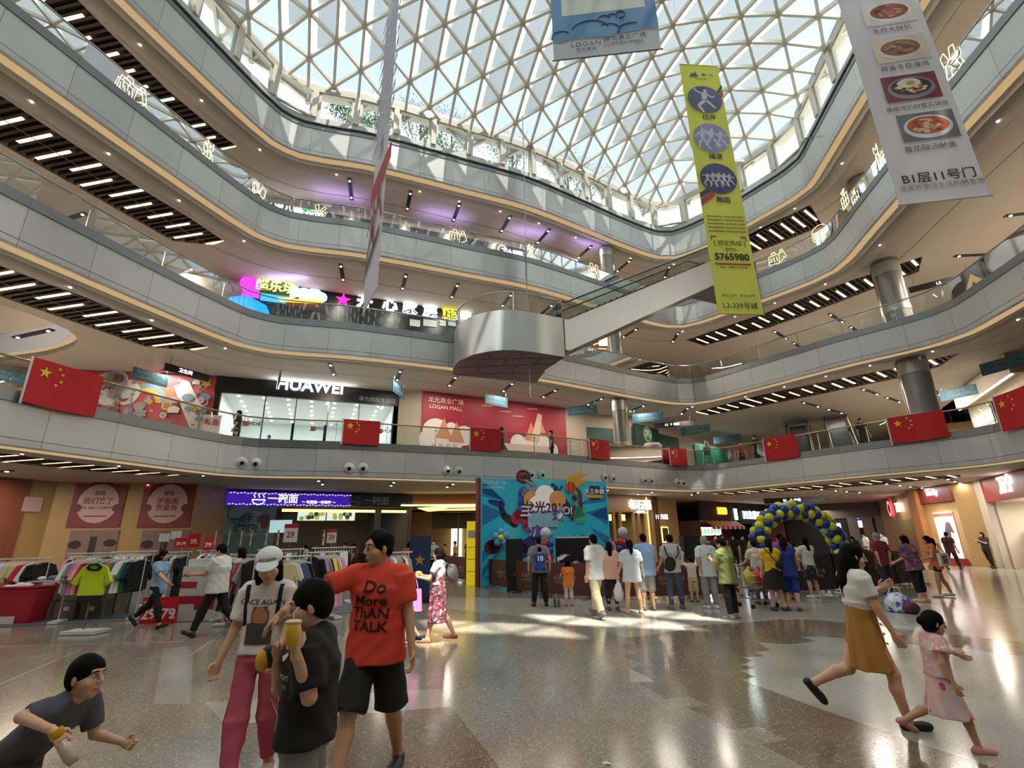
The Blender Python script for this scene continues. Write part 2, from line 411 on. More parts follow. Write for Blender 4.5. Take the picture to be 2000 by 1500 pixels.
# --- dark slats with warm light bars
def in_poly(p, poly):
    x, y = p; c = False
    for i in range(len(poly)):
        a, b = poly[i], poly[i - 1]
        if (a[1] > y) != (b[1] > y) and x < (b[0] - a[0]) * (y - a[1]) / (b[1] - a[1]) + a[0]: c = not c
    return c
def clip_line(o, d, poly):
    ts = []
    for i in range(len(poly)):
        a, b = Vector(poly[i - 1]), Vector(poly[i]); e = b - a; den = d.x * e.y - d.y * e.x
        if abs(den) < 1e-9: continue
        w = a - o; t = (w.x * e.y - w.y * e.x) / den; s = (w.x * d.y - w.y * d.x) / den
        if 0 <= s < 1: ts.append(t)
    ts.sort(); return ts
LEVEL_NAME = {1: 'lowest gallery', 2: 'second gallery', 3: 'third gallery', 4: 'top gallery'}
for (k, where, inn, outr, sgn) in SLATS:
    poly = [Vector(p) for p in rounded(inn + outr)]; hb = HB[k]
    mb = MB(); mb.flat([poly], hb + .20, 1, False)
    d = Vector((.965, -.26 + .02 * k)) if where == 'left' else Vector((.80, .60)); d.normalize(); e = Vector((-d.y, d.x))
    bars = []
    ss = [p.dot(e) for p in poly]; s = min(ss) + .08; j = 0
    while s < max(ss):
        ts = clip_line(e * s, d, poly)
        for q in range(0, len(ts) - 1, 2):
            a, b = e * s + d * (ts[q] + .03), e * s + d * (ts[q + 1] - .03)
            if (b - a).length > .2:
                mb.bar((a.x, a.y, hb + .10), (b.x, b.y, hb + .10), .10, .12)
                bars.append((j, a, b))
        s += .235; j += 1
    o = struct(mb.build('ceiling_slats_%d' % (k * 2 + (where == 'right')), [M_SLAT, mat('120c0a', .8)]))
    sel = [x for x in bars if x[0] % 3 == 1 and (x[2] - x[1]).length > .7]
    sel.sort(key=lambda x: -(x[1] + x[2]).y); q = 0
    for j, a, b in sel:
        L = (b - a).length; m = a.lerp(b, .52 + .12 * sin(j * .9)); h = min(.42 * L, .55 + .28 * rnd.random())
        if m.y < 5: continue
        off_ = e * .117; c0 = m - d * h + off_; c1 = m + d * h + off_
        b0 = MB(); b0.bar((c0.x, c0.y, hb + .075), (c1.x, c1.y, hb + .075), .115, .05)
        bo = b0.build('light_bar', M_WARM)
        tag(bo, 'warm light bar in %s slats under the %s, %s from the far end' % (where, LEVEL_NAME[k], nth(q)), 'ceiling light', 'light bars in the %s slats of the %s' % (where, LEVEL_NAME[k])); q += 1
# the oval void in the second soffit: lit lip and grey panel above
for v in VOIDS[2]:
    cx = sum((p for p in v), Vector((0, 0))) / len(v)
    mb = MB(); hb = HB[2]
    r = [[(p.x, p.y, hb + .02) for p in v], [(p.x, p.y, hb + .25) for p in v]]; mb.sheet(r, 0, True, True)
    r2 = [[((p.x - cx.x) * .93 + cx.x, (p.y - cx.y) * .93 + cx.y, hb + .25) for p in v], [((p.x - cx.x) * .93 + cx.x, (p.y - cx.y) * .93 + cx.y, FL[2]) for p in v]]
    mb.sheet([r[1], r2[0]], 1, True, True); mb.sheet(r2, 2, True, True)
    struct(mb.build('trim_6', [M_TRIM, M_COVE, mat('b9bcc4', .5)]))
# the upright walls that close the place
mb = MB()
for i in range(4):
    a, b = OUT[i], OUT[(i + 1) % 4]; mb.quad((a[0], a[1], 0), (b[0], b[1], 0), (b[0], b[1], 21), (a[0], a[1], 21))
struct(mb.build('wall_outer', M_WALLW))
# ---------------------------------------------------------------- floor
def terrazzo(name, base, chips, dark, scale=42, rough=.145):
    m = bpy.data.materials.new(name); m.use_nodes = True; nt = m.node_tree; b = nt.nodes['Principled BSDF']
    tc = nt.nodes.new('ShaderNodeTexCoord'); last = None
    def mixc(fac, a, bcol):
        x = nt.nodes.new('ShaderNodeMix'); x.data_type = 'RGBA'; nt.links.new(fac, x.inputs[0])
        if isinstance(a, tuple): x.inputs[6].default_value = a
        else: nt.links.new(a, x.inputs[6])
        x.inputs[7].default_value = bcol; return x.outputs[2]
    nz = nt.nodes.new('ShaderNodeTexNoise'); nz.inputs['Scale'].default_value = .8; nt.links.new(tc.outputs['Object'], nz.inputs['Vector'])
    c = lin(base); col = mixc(nz.outputs['Fac'], tuple(v * .86 for v in c[:3]) + (1,), tuple(v * 1.12 for v in c[:3]) + (1,))
    for sc, thr, cc in ((scale, .17, chips), (scale * 1.7, .16, dark), (scale * 2.6, .2, chips)):
        vo = nt.nodes.new('ShaderNodeTexVoronoi'); vo.inputs['Scale'].default_value = sc; nt.links.new(tc.outputs['Object'], vo.inputs['Vector'])
        sp = nt.nodes.new('ShaderNodeSeparateColor'); nt.links.new(vo.outputs['Color'], sp.inputs[0])
        a = nt.nodes.new('ShaderNodeMath'); a.operation = 'LESS_THAN'; nt.links.new(sp.outputs[0], a.inputs[0]); a.inputs[1].default_value = thr
        e = nt.nodes.new('ShaderNodeMath'); e.operation = 'LESS_THAN'; nt.links.new(vo.outputs['Distance'], e.inputs[0]); e.inputs[1].default_value = .45
        f = nt.nodes.new('ShaderNodeMath'); f.operation = 'MULTIPLY'; nt.links.new(a.outputs[0], f.inputs[0]); nt.links.new(e.outputs[0], f.inputs[1])
        col = mixc(f.outputs[0], col, lin(cc))
    nt.links.new(col, b.inputs['Base Color']); b.inputs['Roughness'].default_value = rough; b.inputs['Specular IOR Level'].default_value = .5
    return m
T_MID = terrazzo('mid terrazzo', '8f887b', 'b9b2a4', '5f5648')
T_BRN = terrazzo('brown terrazzo', '77695a', 'a3967f', '4a3e33')
T_LGT = terrazzo('pale terrazzo', 'a9a69b', 'bebbb0', '8b867a', 55)
T_BEI = terrazzo('beige terrazzo', '96897a', 'bdb09b', '6a5d4e')
mb = MB(); mb.flat([OUT], 0, 0)
def zone(mi, z, pts): mb.flat([[A(u, v, 0).xy for u, v in pts]], z, mi)
Z = lambda *p: [(800 + x / 2.5, 1150 + y / 2.5) for x, y in p]
# brown band with its stepped edges
zone(1, .0012, Z((2600, 1190), (1930, 875), (1720, 760), (1840, 735), (1700, 670), (1580, 690), (1355, 580), (1465, 568), (1365, 525), (1250, 540), (1120, 460), (1195, 450), (1075, 385), (1150, 375), (1050, 325), (1120, 315), (1030, 280), (1100, 265), (1060, 240), (1350, 200), (1330, 185), (1640, 165), (1800, 150), (2000, 152), (2480, 205), (2900, 255), (3000, 270), (3000, 330), (2700, 290), (2350, 262), (2000, 232), (1910, 236), (1990, 255), (1860, 272), (1700, 262), (1760, 300), (1690, 310), (1740, 330), (1620, 335), (1680, 350), (1615, 372), (1690, 385), (1615, 400), (1690, 430), (1620, 445), (2000, 585), (2300, 690), (2560, 780), (3000, 920), (3000, 1190)))
zone(2, .0011, Z((1060, 240), (1350, 200), (1330, 185), (1640, 165), (1800, 150), (2000, 152), (2480, 205), (3000, 262), (3000, 60), (2000, 30), (1300, 60), (200, 40), (130, 90), (480, 130), (900, 190)))
zone(2, .0011, Z((3000, 330), (2700, 290), (2350, 262), (2000, 232), (1910, 236), (1990, 255), (1860, 272), (1700, 262), (1760, 300), (1690, 310), (1740, 330), (1620, 335), (1680, 350), (1615, 372), (1690, 385), (1615, 400), (1690, 430), (1620, 445), (2000, 585), (2300, 690), (2560, 780), (3000, 920)))
zone(2, .0013, Z((1070, 385), (1195, 452), (1080, 458)))
zone(2, .0010, Z((-1000, 555), (150, 488), (205, 575), (-900, 665)))
zone(1, .0008, Z((-900, 665), (205, 575), (440, 875), (-700, 1150)))
zone(3, .0006, [(-200, 1270), (640, 1240), (470, 1330), (420, 1420), (-200, 1560)])
zone(2, .0013, [(318, 1268), (368, 1262), (378, 1275), (372, 1375), (300, 1375)])
for a, b in (((-20, 1345), (160, 1268)), ((270, 1287), (372, 1280)), ((372, 1280), (430, 1240)), ((0, 1262), (420, 1252))):
    p, q = A(a[0], a[1], 0), A(b[0], b[1], 0); mb.bar((p.x, p.y, .001), (q.x, q.y, .001), .012, .003, 4)
struct(mb.build('floor', [T_MID, T_BRN, T_LGT, T_BEI, mat('c8c0ae', .3)]))
# ---------------------------------------------------------------- roof of triangles
RING = RIM[4]
def rim_dist(x, y):
    p = Vector((x, y)); best = 1e9
    for i in range(0, len(RING)):
        a, b = RING[i - 1], RING[i]; e = b - a; t = max(0, min(1, (p - a) @ e / (e @ e + 1e-9))); best = min(best, (p - a - e * t).length)
    return best if in_poly((x, y), RING) else -best
def roof_z(d): return 23.5 + 3.3 * (1 - exp(-d / 4.5)) if d > 0 else 23.5 + .45 * d
D2, D3 = Vector((1.45, -.45)), Vector((-.60, 1.60)); ORG = Vector((-9.6, 17.76))
node = {}
for i in range(-14, 30):
    for j in range(-30, 20):
        p = ORG + D2 * i + D3 * j; d = rim_dist(p.x, p.y)
        if d > -1.15: node[i, j] = Vector((p.x, p.y, roof_z(d)))
frame_, hub, shade, strip_ = MB(), MB(), MB(), MB()
M_FRAME = mat('ece7da', .45)
for (i, j), p in node.items():
    for di, dj in ((1, 0), (0, 1), (1, 1)):
        q = node.get((i + di, j + dj))
        if q is not None: frame_.bar(p, q, .13, .19)
    hub.cyl(p + Vector((0, 0, -.16)), p + Vector((0, 0, .08)), .135, n=8)
CLEAR = {}
def cell(i, j):
    P = [node.get(k) for k in ((i, j), (i + 1, j), (i + 1, j + 1), (i, j + 1))]
    if P[0] is None or P[2] is None: return
    if P[1] is None and P[3] is None: return
    up = Vector((0, 0, .13))
    if P[1] is None: shade.add([P[0] + up, P[2] + up, P[3] + up], [(0, 1, 2)], 1); return
    if P[3] is None: shade.add([P[0] + up, P[1] + up, P[2] + up], [(0, 1, 2)], 1); return
    c = (P[0] + P[2]) / 2; d = rim_dist(c.x, c.y)
    mi = CLEARF(c, d)
    g = .27
    a, b = P[0].lerp(P[1], g) + up, P[3].lerp(P[2], g) + up
    P = [x + up for x in P]
    shade.add([a, P[1], P[2], b], [(0, 1, 2), (0, 2, 3)], mi)
    strip_.add([P[0], a, b, P[3]], [(0, 1, 2), (0, 2, 3)], mi)
def CLEARF(c, d):
    # openings added to throw sun patches on floor and fascia; rim panes thinned likewise
    g = Vector((c.x, c.y)) - Vector((SUND.x, SUND.y)) * (c.z / SUND.z)
    if abs((g.y - 11.4) - .30 * (g.x - 1.5)) < .6 and -2.4 < g.x < 5.4: return 2
    if .2 < d < 1.7 and c.y > 14: return 1
    w = Vector((c.x, c.y)) - Vector((SUND.x, SUND.y)) * ((c.z - 5) / SUND.z)
    if abs(w.x + 2.6) < .9 and abs(w.y - 21.4) < .7: return 2
    return 0
for (i, j) in list(node): cell(i, j)
sky = struct(frame_.build('ceiling_skylight', M_FRAME))
struct(hub.build('ceiling_skylight_hubs', mat('bdb59c', .45), sky))
M_BLIND = clothm('737b7d', .52, .03); M_EDGE = clothm('78848a', .5, .26, 'sheer'); M_GAP = clothm('c4cccc', .9, .02, 'bright gap'); M_OPEN = glassm('f4faf8', .05)
struct(shade.build('ceiling_blind_panels', [M_BLIND, M_EDGE, M_OPEN], sky)); struct(strip_.build('ceiling_bright_panes', [M_GAP, M_EDGE, M_OPEN], sky))
# clerestory windows: posts, head, panes
ring = RIM[4]; n = len(ring); per = [0]
for i in range(n): per.append(per[-1] + (ring[(i + 1) % n] - ring[i]).length)
def ring_at(s):
    s %= per[-1]; i = 0
    while per[i + 1] < s: i += 1
    t = (s - per[i]) / (per[i + 1] - per[i]); return ring[i].lerp(ring[(i + 1) % n], t), RN[4][i].lerp(RN[4][(i + 1) % n], t).normalized()
mb = sweep(4, [(.02, 23.4), (.02, 23.85), (.6, 23.85), (.6, 23.3), (.02, 23.3), (.02, 23.4)], 0, False); struct(mb.build('beam_window_head', mat('cfcabb', .5)))
w = 1.95; cnt = int(per[-1] / w); w = per[-1] / cnt; M_PANE = glassm('f2f8f8', .05); M_WF = mat('d9d5c8', .45)
for q in range(cnt):
    (a, na), (b, nb), (c, nc) = ring_at(q * w), ring_at(q * w + w), ring_at(q * w + w / 2)
    if c.y < -3: continue
    t = (b - a).normalized(); f = MB()
    A0 = a + na * .14; B0 = b + nb * .14
    f.bar((A0.x, A0.y, 21.62), (A0.x, A0.y, 23.34), .40, .26, 0, (t.x, t.y, 0))
    l, r = A0 + t * .20, B0 - t * .20
    for z in (21.68, 23.27): f.bar((l.x, l.y, z), (r.x, r.y, z), .12, .09)
    for e in (l, r): f.bar((e.x, e.y, 21.64), (e.x, e.y, 23.3), .07, .12, 0, (t.x, t.y, 0))
    wo = struct(f.build('window_%d' % (q + 1), M_WF))
    g = MB(); g.quad((l.x, l.y, 21.7), (r.x, r.y, 21.7), (r.x, r.y, 23.25), (l.x, l.y, 23.25)); struct(g.build('window_pane', M_PANE, wo))
# ---------------------------------------------------------------- round columns
M_COL = mat('8a8784', .32, .45); M_COLB = mat('b0aeab', .3, .5)
def column(x, y, z0, z1, r, label):
    o = struct(MB().cyl((x, y, z0), (x, y, z1), r, n=28).build('column', M_COL)); o['label'] = label
    for zb, h in ((z1 - .75, .55), (z0 + 1.1, .3)):
        struct(MB().cyl((x, y, zb), (x, y, zb + h), r + .02, n=28).build('column_band', M_COLB, o))
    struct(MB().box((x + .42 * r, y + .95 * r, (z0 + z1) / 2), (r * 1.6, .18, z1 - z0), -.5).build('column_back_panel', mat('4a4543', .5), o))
for k, z0, z1 in ((1, FL[1], HB[2]), (2, FL[2], HB[3]), (3, FL[3], HB[4])):
    column(18.45, 21.25, z0, z1 + .02, .56, 'round grey column behind the %s glass railing on the bend' % ('lowest', 'middle', 'third')[k - 1])
    column(6.15, 27.2, z0, z1 + .02, .40, 'round grey column behind the %s glass railing near the far corner' % ('lowest', 'middle', 'third')[k - 1])
# ================================================================ lamps in the soffits
SLOTLAMP_E = 58
def slot_lamp(c, d, L, z, label, group, energy, small=False):
    rz = atan2(d.y, d.x)
    r = thing('linear_downlight', (c.x, c.y, z), label, 'ceiling light', group, rz)
    MB().box((0, 0, -.006), (L, .19, .05)).build('slot', M_SLOT, r)
    for e in (-1, 1):
        MB().cyl((e * (L / 2 - .22), 0, -.034), (e * (L / 2 - .22), 0, -.05), .055, n=10).build('lamp', M_SPOT, r)
    if energy:
        l = bpy.data.lights.new('downlight', 'AREA'); l.shape = 'RECTANGLE'; l.size = L; l.size_y = .12; l.energy = energy; l.color = (1, .9, .76)
        lo = bpy.data.objects.new('downlight', l); COL.objects.link(lo); lo.location = (c.x, c.y, z - .07); lo.rotation_euler = (0, 0, rz)
for k in (1, 2, 3, 4):
    P, N = RIM[k], RN[k]; acc = 1.1; q = 0; z = HB[k] + .02; idx = 0; bases = []
    for i in range(len(P)):
        acc += (P[(i + 1) % len(P)] - P[i]).length
        if acc > 2.75: acc = 0; bases.append(i)
    below = LEVEL_NAME[k]; KF = .5 if k == 1 else 1
    for i in bases:
        p, nn = P[i], N[i]
        if p.y < -6: continue
        left = p.x < -10.4 and p.y < 18.3; right = p.x > 12.3
        if not left and not right and p.y > 10:
            d = (nn + Vector((-.15, .6))).normalized(); c = p + d * 2.15
            slot_lamp(c, d, 1.75, z, 'black slot downlight under the %s, %s from its left end' % (below, nth(idx)), 'slot downlights under the %s' % below, SLOTLAMP_E * KF); idx += 1
        else:
            c = p + nn * 6.4
            d = nn
            slot_lamp(c, d, 2.2, z, 'black slot downlight deep under the %s, %s from its left end' % (below, nth(idx)), 'slot downlights under the %s' % below, SLOTLAMP_E * 2.2 * KF); idx += 1
            if right and p.y > 14:
                c = p + nn * 9.6
                slot_lamp(c, d, 2.2, z, 'black slot downlight deep under the %s, %s from its left end' % (below, nth(idx)), 'slot downlights under the %s' % below, SLOTLAMP_E * 2 * KF); idx += 1
    # round recessed spots between edge and slats
    j = 0
    for i in range(0, len(P), 4):
        p = P[i] + N[i] * 1.15
        if p.y < 8 or (k < 4 and -9 < p.x < 9 and p.y > 15): continue
        o = MB().cyl((p.x, p.y, z - .004), (p.x, p.y, z - .03), .038, n=10).build('spotlight', M_SPOT)
        tag(o, 'small round spotlight in the soffit of the %s, %s along its edge' % (below, nth(j)), 'ceiling light', 'round spots under the %s' % below); j += 1
# ================================================================ shop fronts
class Wall:
    def __init__(s, p0, p1):
        s.p0, s.p1 = Vector(p0), Vector(p1); s.t = (s.p1 - s.p0).normalized(); s.n = Vector((s.t.y, -s.t.x)); s.L = (s.p1 - s.p0).length
    def pt(s, a, z, d=0): q = s.p0 + s.t * a + s.n * d; return Vector((q.x, q.y, z))
    def at(s, u, v): return AW(u, v, s.p0, s.p1)
    def box(s, mb, a0, a1, z0, z1, d0, d1, mi=0):
        P = [s.pt(a, z, d) for z in (z0, z1) for d in (d0, d1) for a in (a0, a1)]
        return mb.add(P, [(0, 1, 3, 2), (4, 6, 7, 5), (0, 4, 5, 1), (2, 3, 7, 6), (0, 2, 6, 4), (1, 5, 7, 3)], mi)
    def poly(s, mb, pts, d, mi=0, th=.004):
        f = [s.pt(a, z, d) for a, z in pts]; n = len(f)
        ar = sum(pts[i][0] * pts[(i + 1) % n][1] - pts[(i + 1) % n][0] * pts[i][1] for i in range(n))
        return mb.add(f if ar > 0 else f[::-1], [tuple(range(n))], mi)
    def disc(s, mb, a, z, r, d, mi=0, rz=None, n=20):
        rz = rz or r; return s.poly(mb, [(a + r * cos(2 * pi * i / n), z + rz * sin(2 * pi * i / n)) for i in range(n)], d, mi)
    def text(s, name, body, size, a, z, m, d=.02, parent=None, **k):
        return text(name, body, size, m, s.pt(a, z, d), (s.t.x, s.t.y, 0), (0, 0, 1), parent, **k)
    def addtext(s, mb, body, size, a, z, d, mi, **k):
        k.setdefault('depth', .006); return addtext(mb, body, size, s.pt(a, z, d), (s.t.x, s.t.y, 0), (0, 0, 1), mi, **k)
    def wall(s, name, z0, z1, m, a0=0, a1=None):
        a1 = s.L if a1 is None else a1
        return struct(s.box(MB(), a0, a1, z0, z1, -.12, 0).build(name, m))
def walls(tag_, pts, z0, z1, skip, m):
    out = []
    for i in range(len(pts) - 1):
        w = Wall(pts[i], pts[i + 1]); out.append(w)
        if i not in skip: w.wall('wall_%s_%d' % (tag_, i + 1), z0, z1, m)
    return out
def room(w, a0, a1, z0, z1, depth, mats, name='room'):
    """the lit room behind an opening"""
    mb = MB(); P = lambda a, z, d: w.pt(a, z, -d)
    mb.quad(P(a0, z0, depth), P(a1, z0, depth), P(a1, z1, depth), P(a0, z1, depth), 0)
    mb.quad(P(a0, z0, 0), P(a0, z0, depth), P(a0, z1, depth), P(a0, z1, 0), 0)
    mb.quad(P(a1, z0, depth), P(a1, z0, 0), P(a1, z1, 0), P(a1, z1, depth), 0)
    mb.quad(P(a0, z1, depth), P(a1, z1, depth), P(a1, z1, 0), P(a0, z1, 0), 1)
    mb.quad(P(a0, z0 + .01, 0), P(a1, z0 + .01, 0), P(a1, z0 + .01, depth), P(a0, z0 + .01, depth), 2)
    return struct(mb.build('wall_' + name, mats))
def lamp_at(p, energy, col=(1, .93, .82), size=1.2, sy=None, rot=(0, 0, 0)):
    l = bpy.data.lights.new('shop light', 'AREA'); l.energy = energy; l.color = col; l.size = size
    if sy: l.shape = 'RECTANGLE'; l.size_y = sy
    o = bpy.data.objects.new('shop_light', l); COL.objects.link(o); o.location = p; o.rotation_euler = rot; return o
WHITE, BLACK = mat('efeeec', .6), mat('141416', .45)
RED = mat('c01f35', .55); G_W = glow('f4f7ff', 3); G_WS = glow('ffffff', 2.2)
# ---------------- lowest gallery (first upper floor)
f1, c1 = FL[1], HB[2] + .02
W1P = [(-40, 16.6), (-19.8, 20.9), (-14.1, 22.1), (-6.1, 25.25), (-4.87, 24.95), (3.26, 29.2), (4.7, 30.7), (8.2, 31.9), (12.7, 36.3), (18.1, 40.8), (26, 45), (36, 41)]
W1 = walls('lowest', W1P, f1, c1, (2,), M_WALLW)
# red cartoon mural on a hoarding
def mural(w, a0, a1, z0, z1, name, base, label, seed, pal, shapes, extra=None, frame_h=0):
    r = random.Random(seed); mb = MB(); w.box(mb, a0, a1, z0, z1, .02, .08, 0)
    for i in range(shapes):
        x = a0 + .3 + (a1 - a0 - .6) * r.random(); z = z0 + .25 + (z1 - z0 - .5) * r.random() ** 1.5; s = .12 + .34 * r.random(); mi = 1 + r.randrange(len(pal)); d = .082 + .0006 * i
        k = r.randrange(4)
        s *= .62
        if k == 0: w.disc(mb, x, z, s, d, mi, s * (.5 + .6 * r.random()))
        elif k == 1: w.poly(mb, [(x + s * (1 if q % 2 else .55) * cos(q * pi / 6 + r.random() * .2), z + s * (1 if q % 2 else .55) * sin(q * pi / 6)) for q in range(12)], d, mi)
        elif k == 2: w.poly(mb, [(x - s, z - s * .5), (x + s * .8, z - s * .6), (x + s, z + s * .3), (x, z + s * .8), (x - s * .9, z + s * .35)], d, mi)
        else:
            w.disc(mb, x, z, s * .8, d, mi); w.disc(mb, x, z, s * .5, d + .0003, 1 + r.randrange(len(pal)))
    if extra: extra(mb)
    return tag(mb.build(name, [mat(base, .5)] + [mat(c, .55) for c in pal]), label, 'mural')
w = W1[1]; a0, _ = w.at(152, 730)
def rainbow(mb):
    a, z = w.at(288, 765)
    for i, mi in enumerate((3, 8, 5, 6)):
        R0 = 1.35 - .22 * i
        w.poly(mb, [(a + R0 * cos(q * pi / 14), z - .55 + R0 * sin(q * pi / 14)) for q in range(15)] + [(a + (R0 - .22) * cos(pi - q * pi / 14), z - .55 + (R0 - .22) * sin(pi - q * pi / 14)) for q in range(15)], .11 + .001 * i, mi)
    a, z = w.at(215, 760)
    for x, zz_, r_ in ((0, 0, .8), (.7, -.15, .6), (-.7, -.2, .55), (.2, .4, .5)): w.disc(mb, a + x, z + zz_, r_, .115, 1)
    w.addtext(mb, 'HI', .5, a, z, .12, 2, bold=.03)
    a, z = w.at(375, 775); w.poly(mb, [(a - 1, z + .9), (a - .2, z + .7), (a + .7, z - .8), (a + .9, z - 1.7), (a + .3, z - 1.7), (a - .5, z - .2)], .112, 1)
    a, z = w.at(330, 742); w.disc(mb, a, z, .6, .113, 4, .38)
mural(w, a0, w.L + 0.05, f1 + .02, c1 - .06, 'mural', 'a52a32', 'red hoarding crowded with white, grey and pink doodles beside the phone shop', 3, ['b5aeac', '3a3438', '9c4656', '7a2d36', '5f7888', 'a88c3a', '857c7d', '8f5a34'], 230, rainbow)
# the phone shop
w = W1[2]; az0 = w.at(419, 772); az1 = w.at(781, 790); zb = (az0[1] + az1[1]) / 2
sg = thing('shop_sign', w.pt(w.L / 2, zb, 0), 'long black sign board with glowing white capital letters over the phone shop', 'shop sign')
def kid(mb, name, m, root):
    off_ = Vector(root.location); mb.v = [tuple(Vector(p) - off_) for p in mb.v]; return mb.build(name, m, root)
kid(w.box(MB(), 0, w.L, zb, c1 - .03, -.05, .12), 'board', mat('1b1c1f', .35), sg)
a, z = w.at(607, 757); mb = MB(); w.addtext(mb, 'HUAWEI', .80, a, z, .17, 0, bold=.022, depth=.08, sx=1.02); kid(mb, 'letters', glow('f2f4ff', 2.2), sg)
a, z = w.at(737, 783); mb = MB(); w.addtext(mb, '华为授权体验店', .27, a, z, .13, 0); kid(mb, 'small_letters', mat('b9bcc4', .5), sg)
lamp_at(w.pt(w.L / 2, c1 - .35, .5), 14, (.85, .9, 1), 4, .2, (radians(180), 0, atan2(w.t.y, w.t.x)))
room(w, .25, w.L - .25, f1, zb + .15, 7, [mat('e9ebec', .6), mat('dfe2e2', .7), mat('d7d8d6', .25)], 'phone_shop')
for q, (aa, dd) in enumerate((x, y) for y in (1.2, 3.2, 5.2) for x in (1.6, 4.3, 7)): lamp_at(w.pt(aa, zb + .08, -dd), 26, (.95, .98, 1), 1.4)
q = 0
for rr in range(6):
    for cc in range(7):
        p = w.pt(.9 + cc * 1.12, zb + .13, -.8 - rr * 1.05)
        o = MB().cyl(p, p - Vector((0, 0, .03)), .06, n=8).build('spotlight', M_SPOT); q += 1
        tag(o, 'bright spot in the phone shop ceiling, row %s from the glass, %s from left' % (nth(rr), nth(cc)), 'ceiling light', 'spots in the phone shop ceiling')
mb = MB()
for aa in (.28, 2.2, 3.6, 5.1, 6.6, w.L - .28): w.box(mb, aa - .03, aa + .03, f1, zb, -.03, .03)
w.box(mb, .25, w.L - .25, f1, f1 + .1, -.03, .03)
gf = struct(mb.build('window_100', mat('8f9296', .3, .7)))
mb = MB(); mb.quad(w.pt(.28, f1, 0), w.pt(w.L - .28, f1, 0), w.pt(w.L - .28, zb, 0), w.pt(.28, zb, 0)); struct(mb.build('window_pane', M_GLASS, gf))
for q, (u, v) in enumerate(((572, 836), (634, 846))):
    a, z = w.at(u, v); h = MB(); w.box(h, a - .06, a + .06, f1 + .7, f1 + 1.9, .05, .08); tag(h.build('door_handle_bar', mat('3a3c40', .3, .8)), ('tall steel pull bar, left of the two on the phone shop glass doors', 'tall steel pull bar, right of the two on the phone shop glass doors')[q], 'door handle')
for q, (aa, dd, wd) in enumerate(((2.0, 3.4, 1.6), (4.5, 3.6, 1.8), (6.8, 3.2, 1.4))):
    t = thing('display_table', w.pt(aa, f1, -dd), 'white display table inside the phone shop, %s from the left' % nth(q), 'table', 'display tables in the phone shop', atan2(w.t.y, w.t.x))
    MB().box((0, 0, .86), (wd, .8, .08)).build('table_top', mat('c9a978', .5), t)
    for e in (-1, 1): MB().box((e * (wd / 2 - .08), 0, .41), (.08, .7, .82)).build('leg', WHITE, t)
# posters beside: price card and standing blackboard
a, z = W1[2].at(418, 830); o = W1[2].box(MB(), a - .35, a + .35, f1, z + .35, .5, .56, 0); W1[2].addtext(o, '新品', .3, a, z, .57, 1, bold=.02); tag(o.build('card_stand', [mat('e8d9dc', .5), RED]), 'white card with red characters standing by the phone shop left end', 'sign')
# red board with white line drawings
w = W1[4]; a0, a1 = .1, w.L - .05
def fair(mb):
    P = lambda u, v: w.at(u, v)
    a, z = P(870, 783); w.addtext(mb, '龙光商业广场', .34, a, z - .05, .12, 1); w.addtext(mb, 'LOGAN MALL', .30, a, z - .42, .12, 1)
    for u, v, r_ in ((850, 845, .75), (838, 860, .6), (866, 862, .8), (886, 858, .6), (905, 852, .55), (960, 862, .4), (1010, 866, .5), (1030, 872, .55), (1060, 868, .5), (1075, 880, .45), (880, 838, .35)):
        a, z = P(u, v); w.disc(mb, a, z, r_, .1 + .0004 * u / 10, 1)
    for u in range(845, 900, 14):
        a, z = P(u, 868); w.poly(mb, [(a - .16, f1 + .05), (a + .16, f1 + .05), (a + .12, z), (a - .12, z)], .155, 2)
    for u, v in ((865, 838), (890, 846), (1035, 845), (1050, 830)):
        a, z = P(u, v); w.poly(mb, [(a - .45, z - .5), (a + .45, z - .5), (a, z + .6)], .158, 3)
    a, z = P(1047, 835); w.poly(mb, [(a - .5, z - .9), (a + .1, z - .9), (a + .35, z + .75), (a + .05, z + .85)], .160, 4)
    a, z = P(1030, 870); w.poly(mb, [(a - 1.6, z), (a + 1.6, z), (a + 1.1, z - .75), (a - 1.1, z - .75)], .162, 4)
    for u, v in ((950, 795), (985, 806), (1010, 815), (1038, 801)):
        a, z = P(u, v); w.poly(mb, [(a - .35, z), (a + .35, z + .03), (a + .3, z + .09), (a - .3, z + .05)], .12, 4)
mural(w, a0, a1, f1 + .02, c1 - .06, 'mural', 'a01f34', 'long crimson hoarding with white cloud and fairground drawings', 5, ['e6d8d6', 'c9b0ae', 'c98a62', 'cdb3a8', '7d1a2a'], 0, fair)
for z in (f1 + 2.35,):
    struct(w.box(MB(), a0, a1, z, z + .02, .081, .084).build('trim_7', mat('7d1528', .6)))
# green hoardings
M_GRN = mat('1c4a38', .55)
w = W1[6]; o = tag(w.box(MB(), .05, 1.9, f1, c1 - .9, .02, .1).build('hoarding', mat('23513c', .55)), 'dark green hoarding panel left of the round column near the corner', 'hoarding')
w = W1[7]; a0 = -.6; zt = c1 - .75
o = tag(w.box(MB(), a0, 5.6, f1, zt, .02, .1).build('hoarding', mat('1d4634', .55)), 'long dark green hoarding right of the round column', 'hoarding')
sg = thing('shop_sign', w.pt(.9, zt - .8, .1), 'square dark green coffee sign with a round white emblem on the hoarding', 'shop sign')
kid(w.box(MB(), -.6, 2.4, zt - 1.5, zt + .2, .12, .3), 'board', mat('12382a', .5), sg)
mb = MB(); a, z = .9, zt - .35
w.disc(mb, a, z, .52, .305, 0); w.disc(mb, a, z, .46, .307, 1); w.disc(mb, a, z, .38, .309, 0); w.disc(mb, a, z - .05, .30, .311, 1, .33)
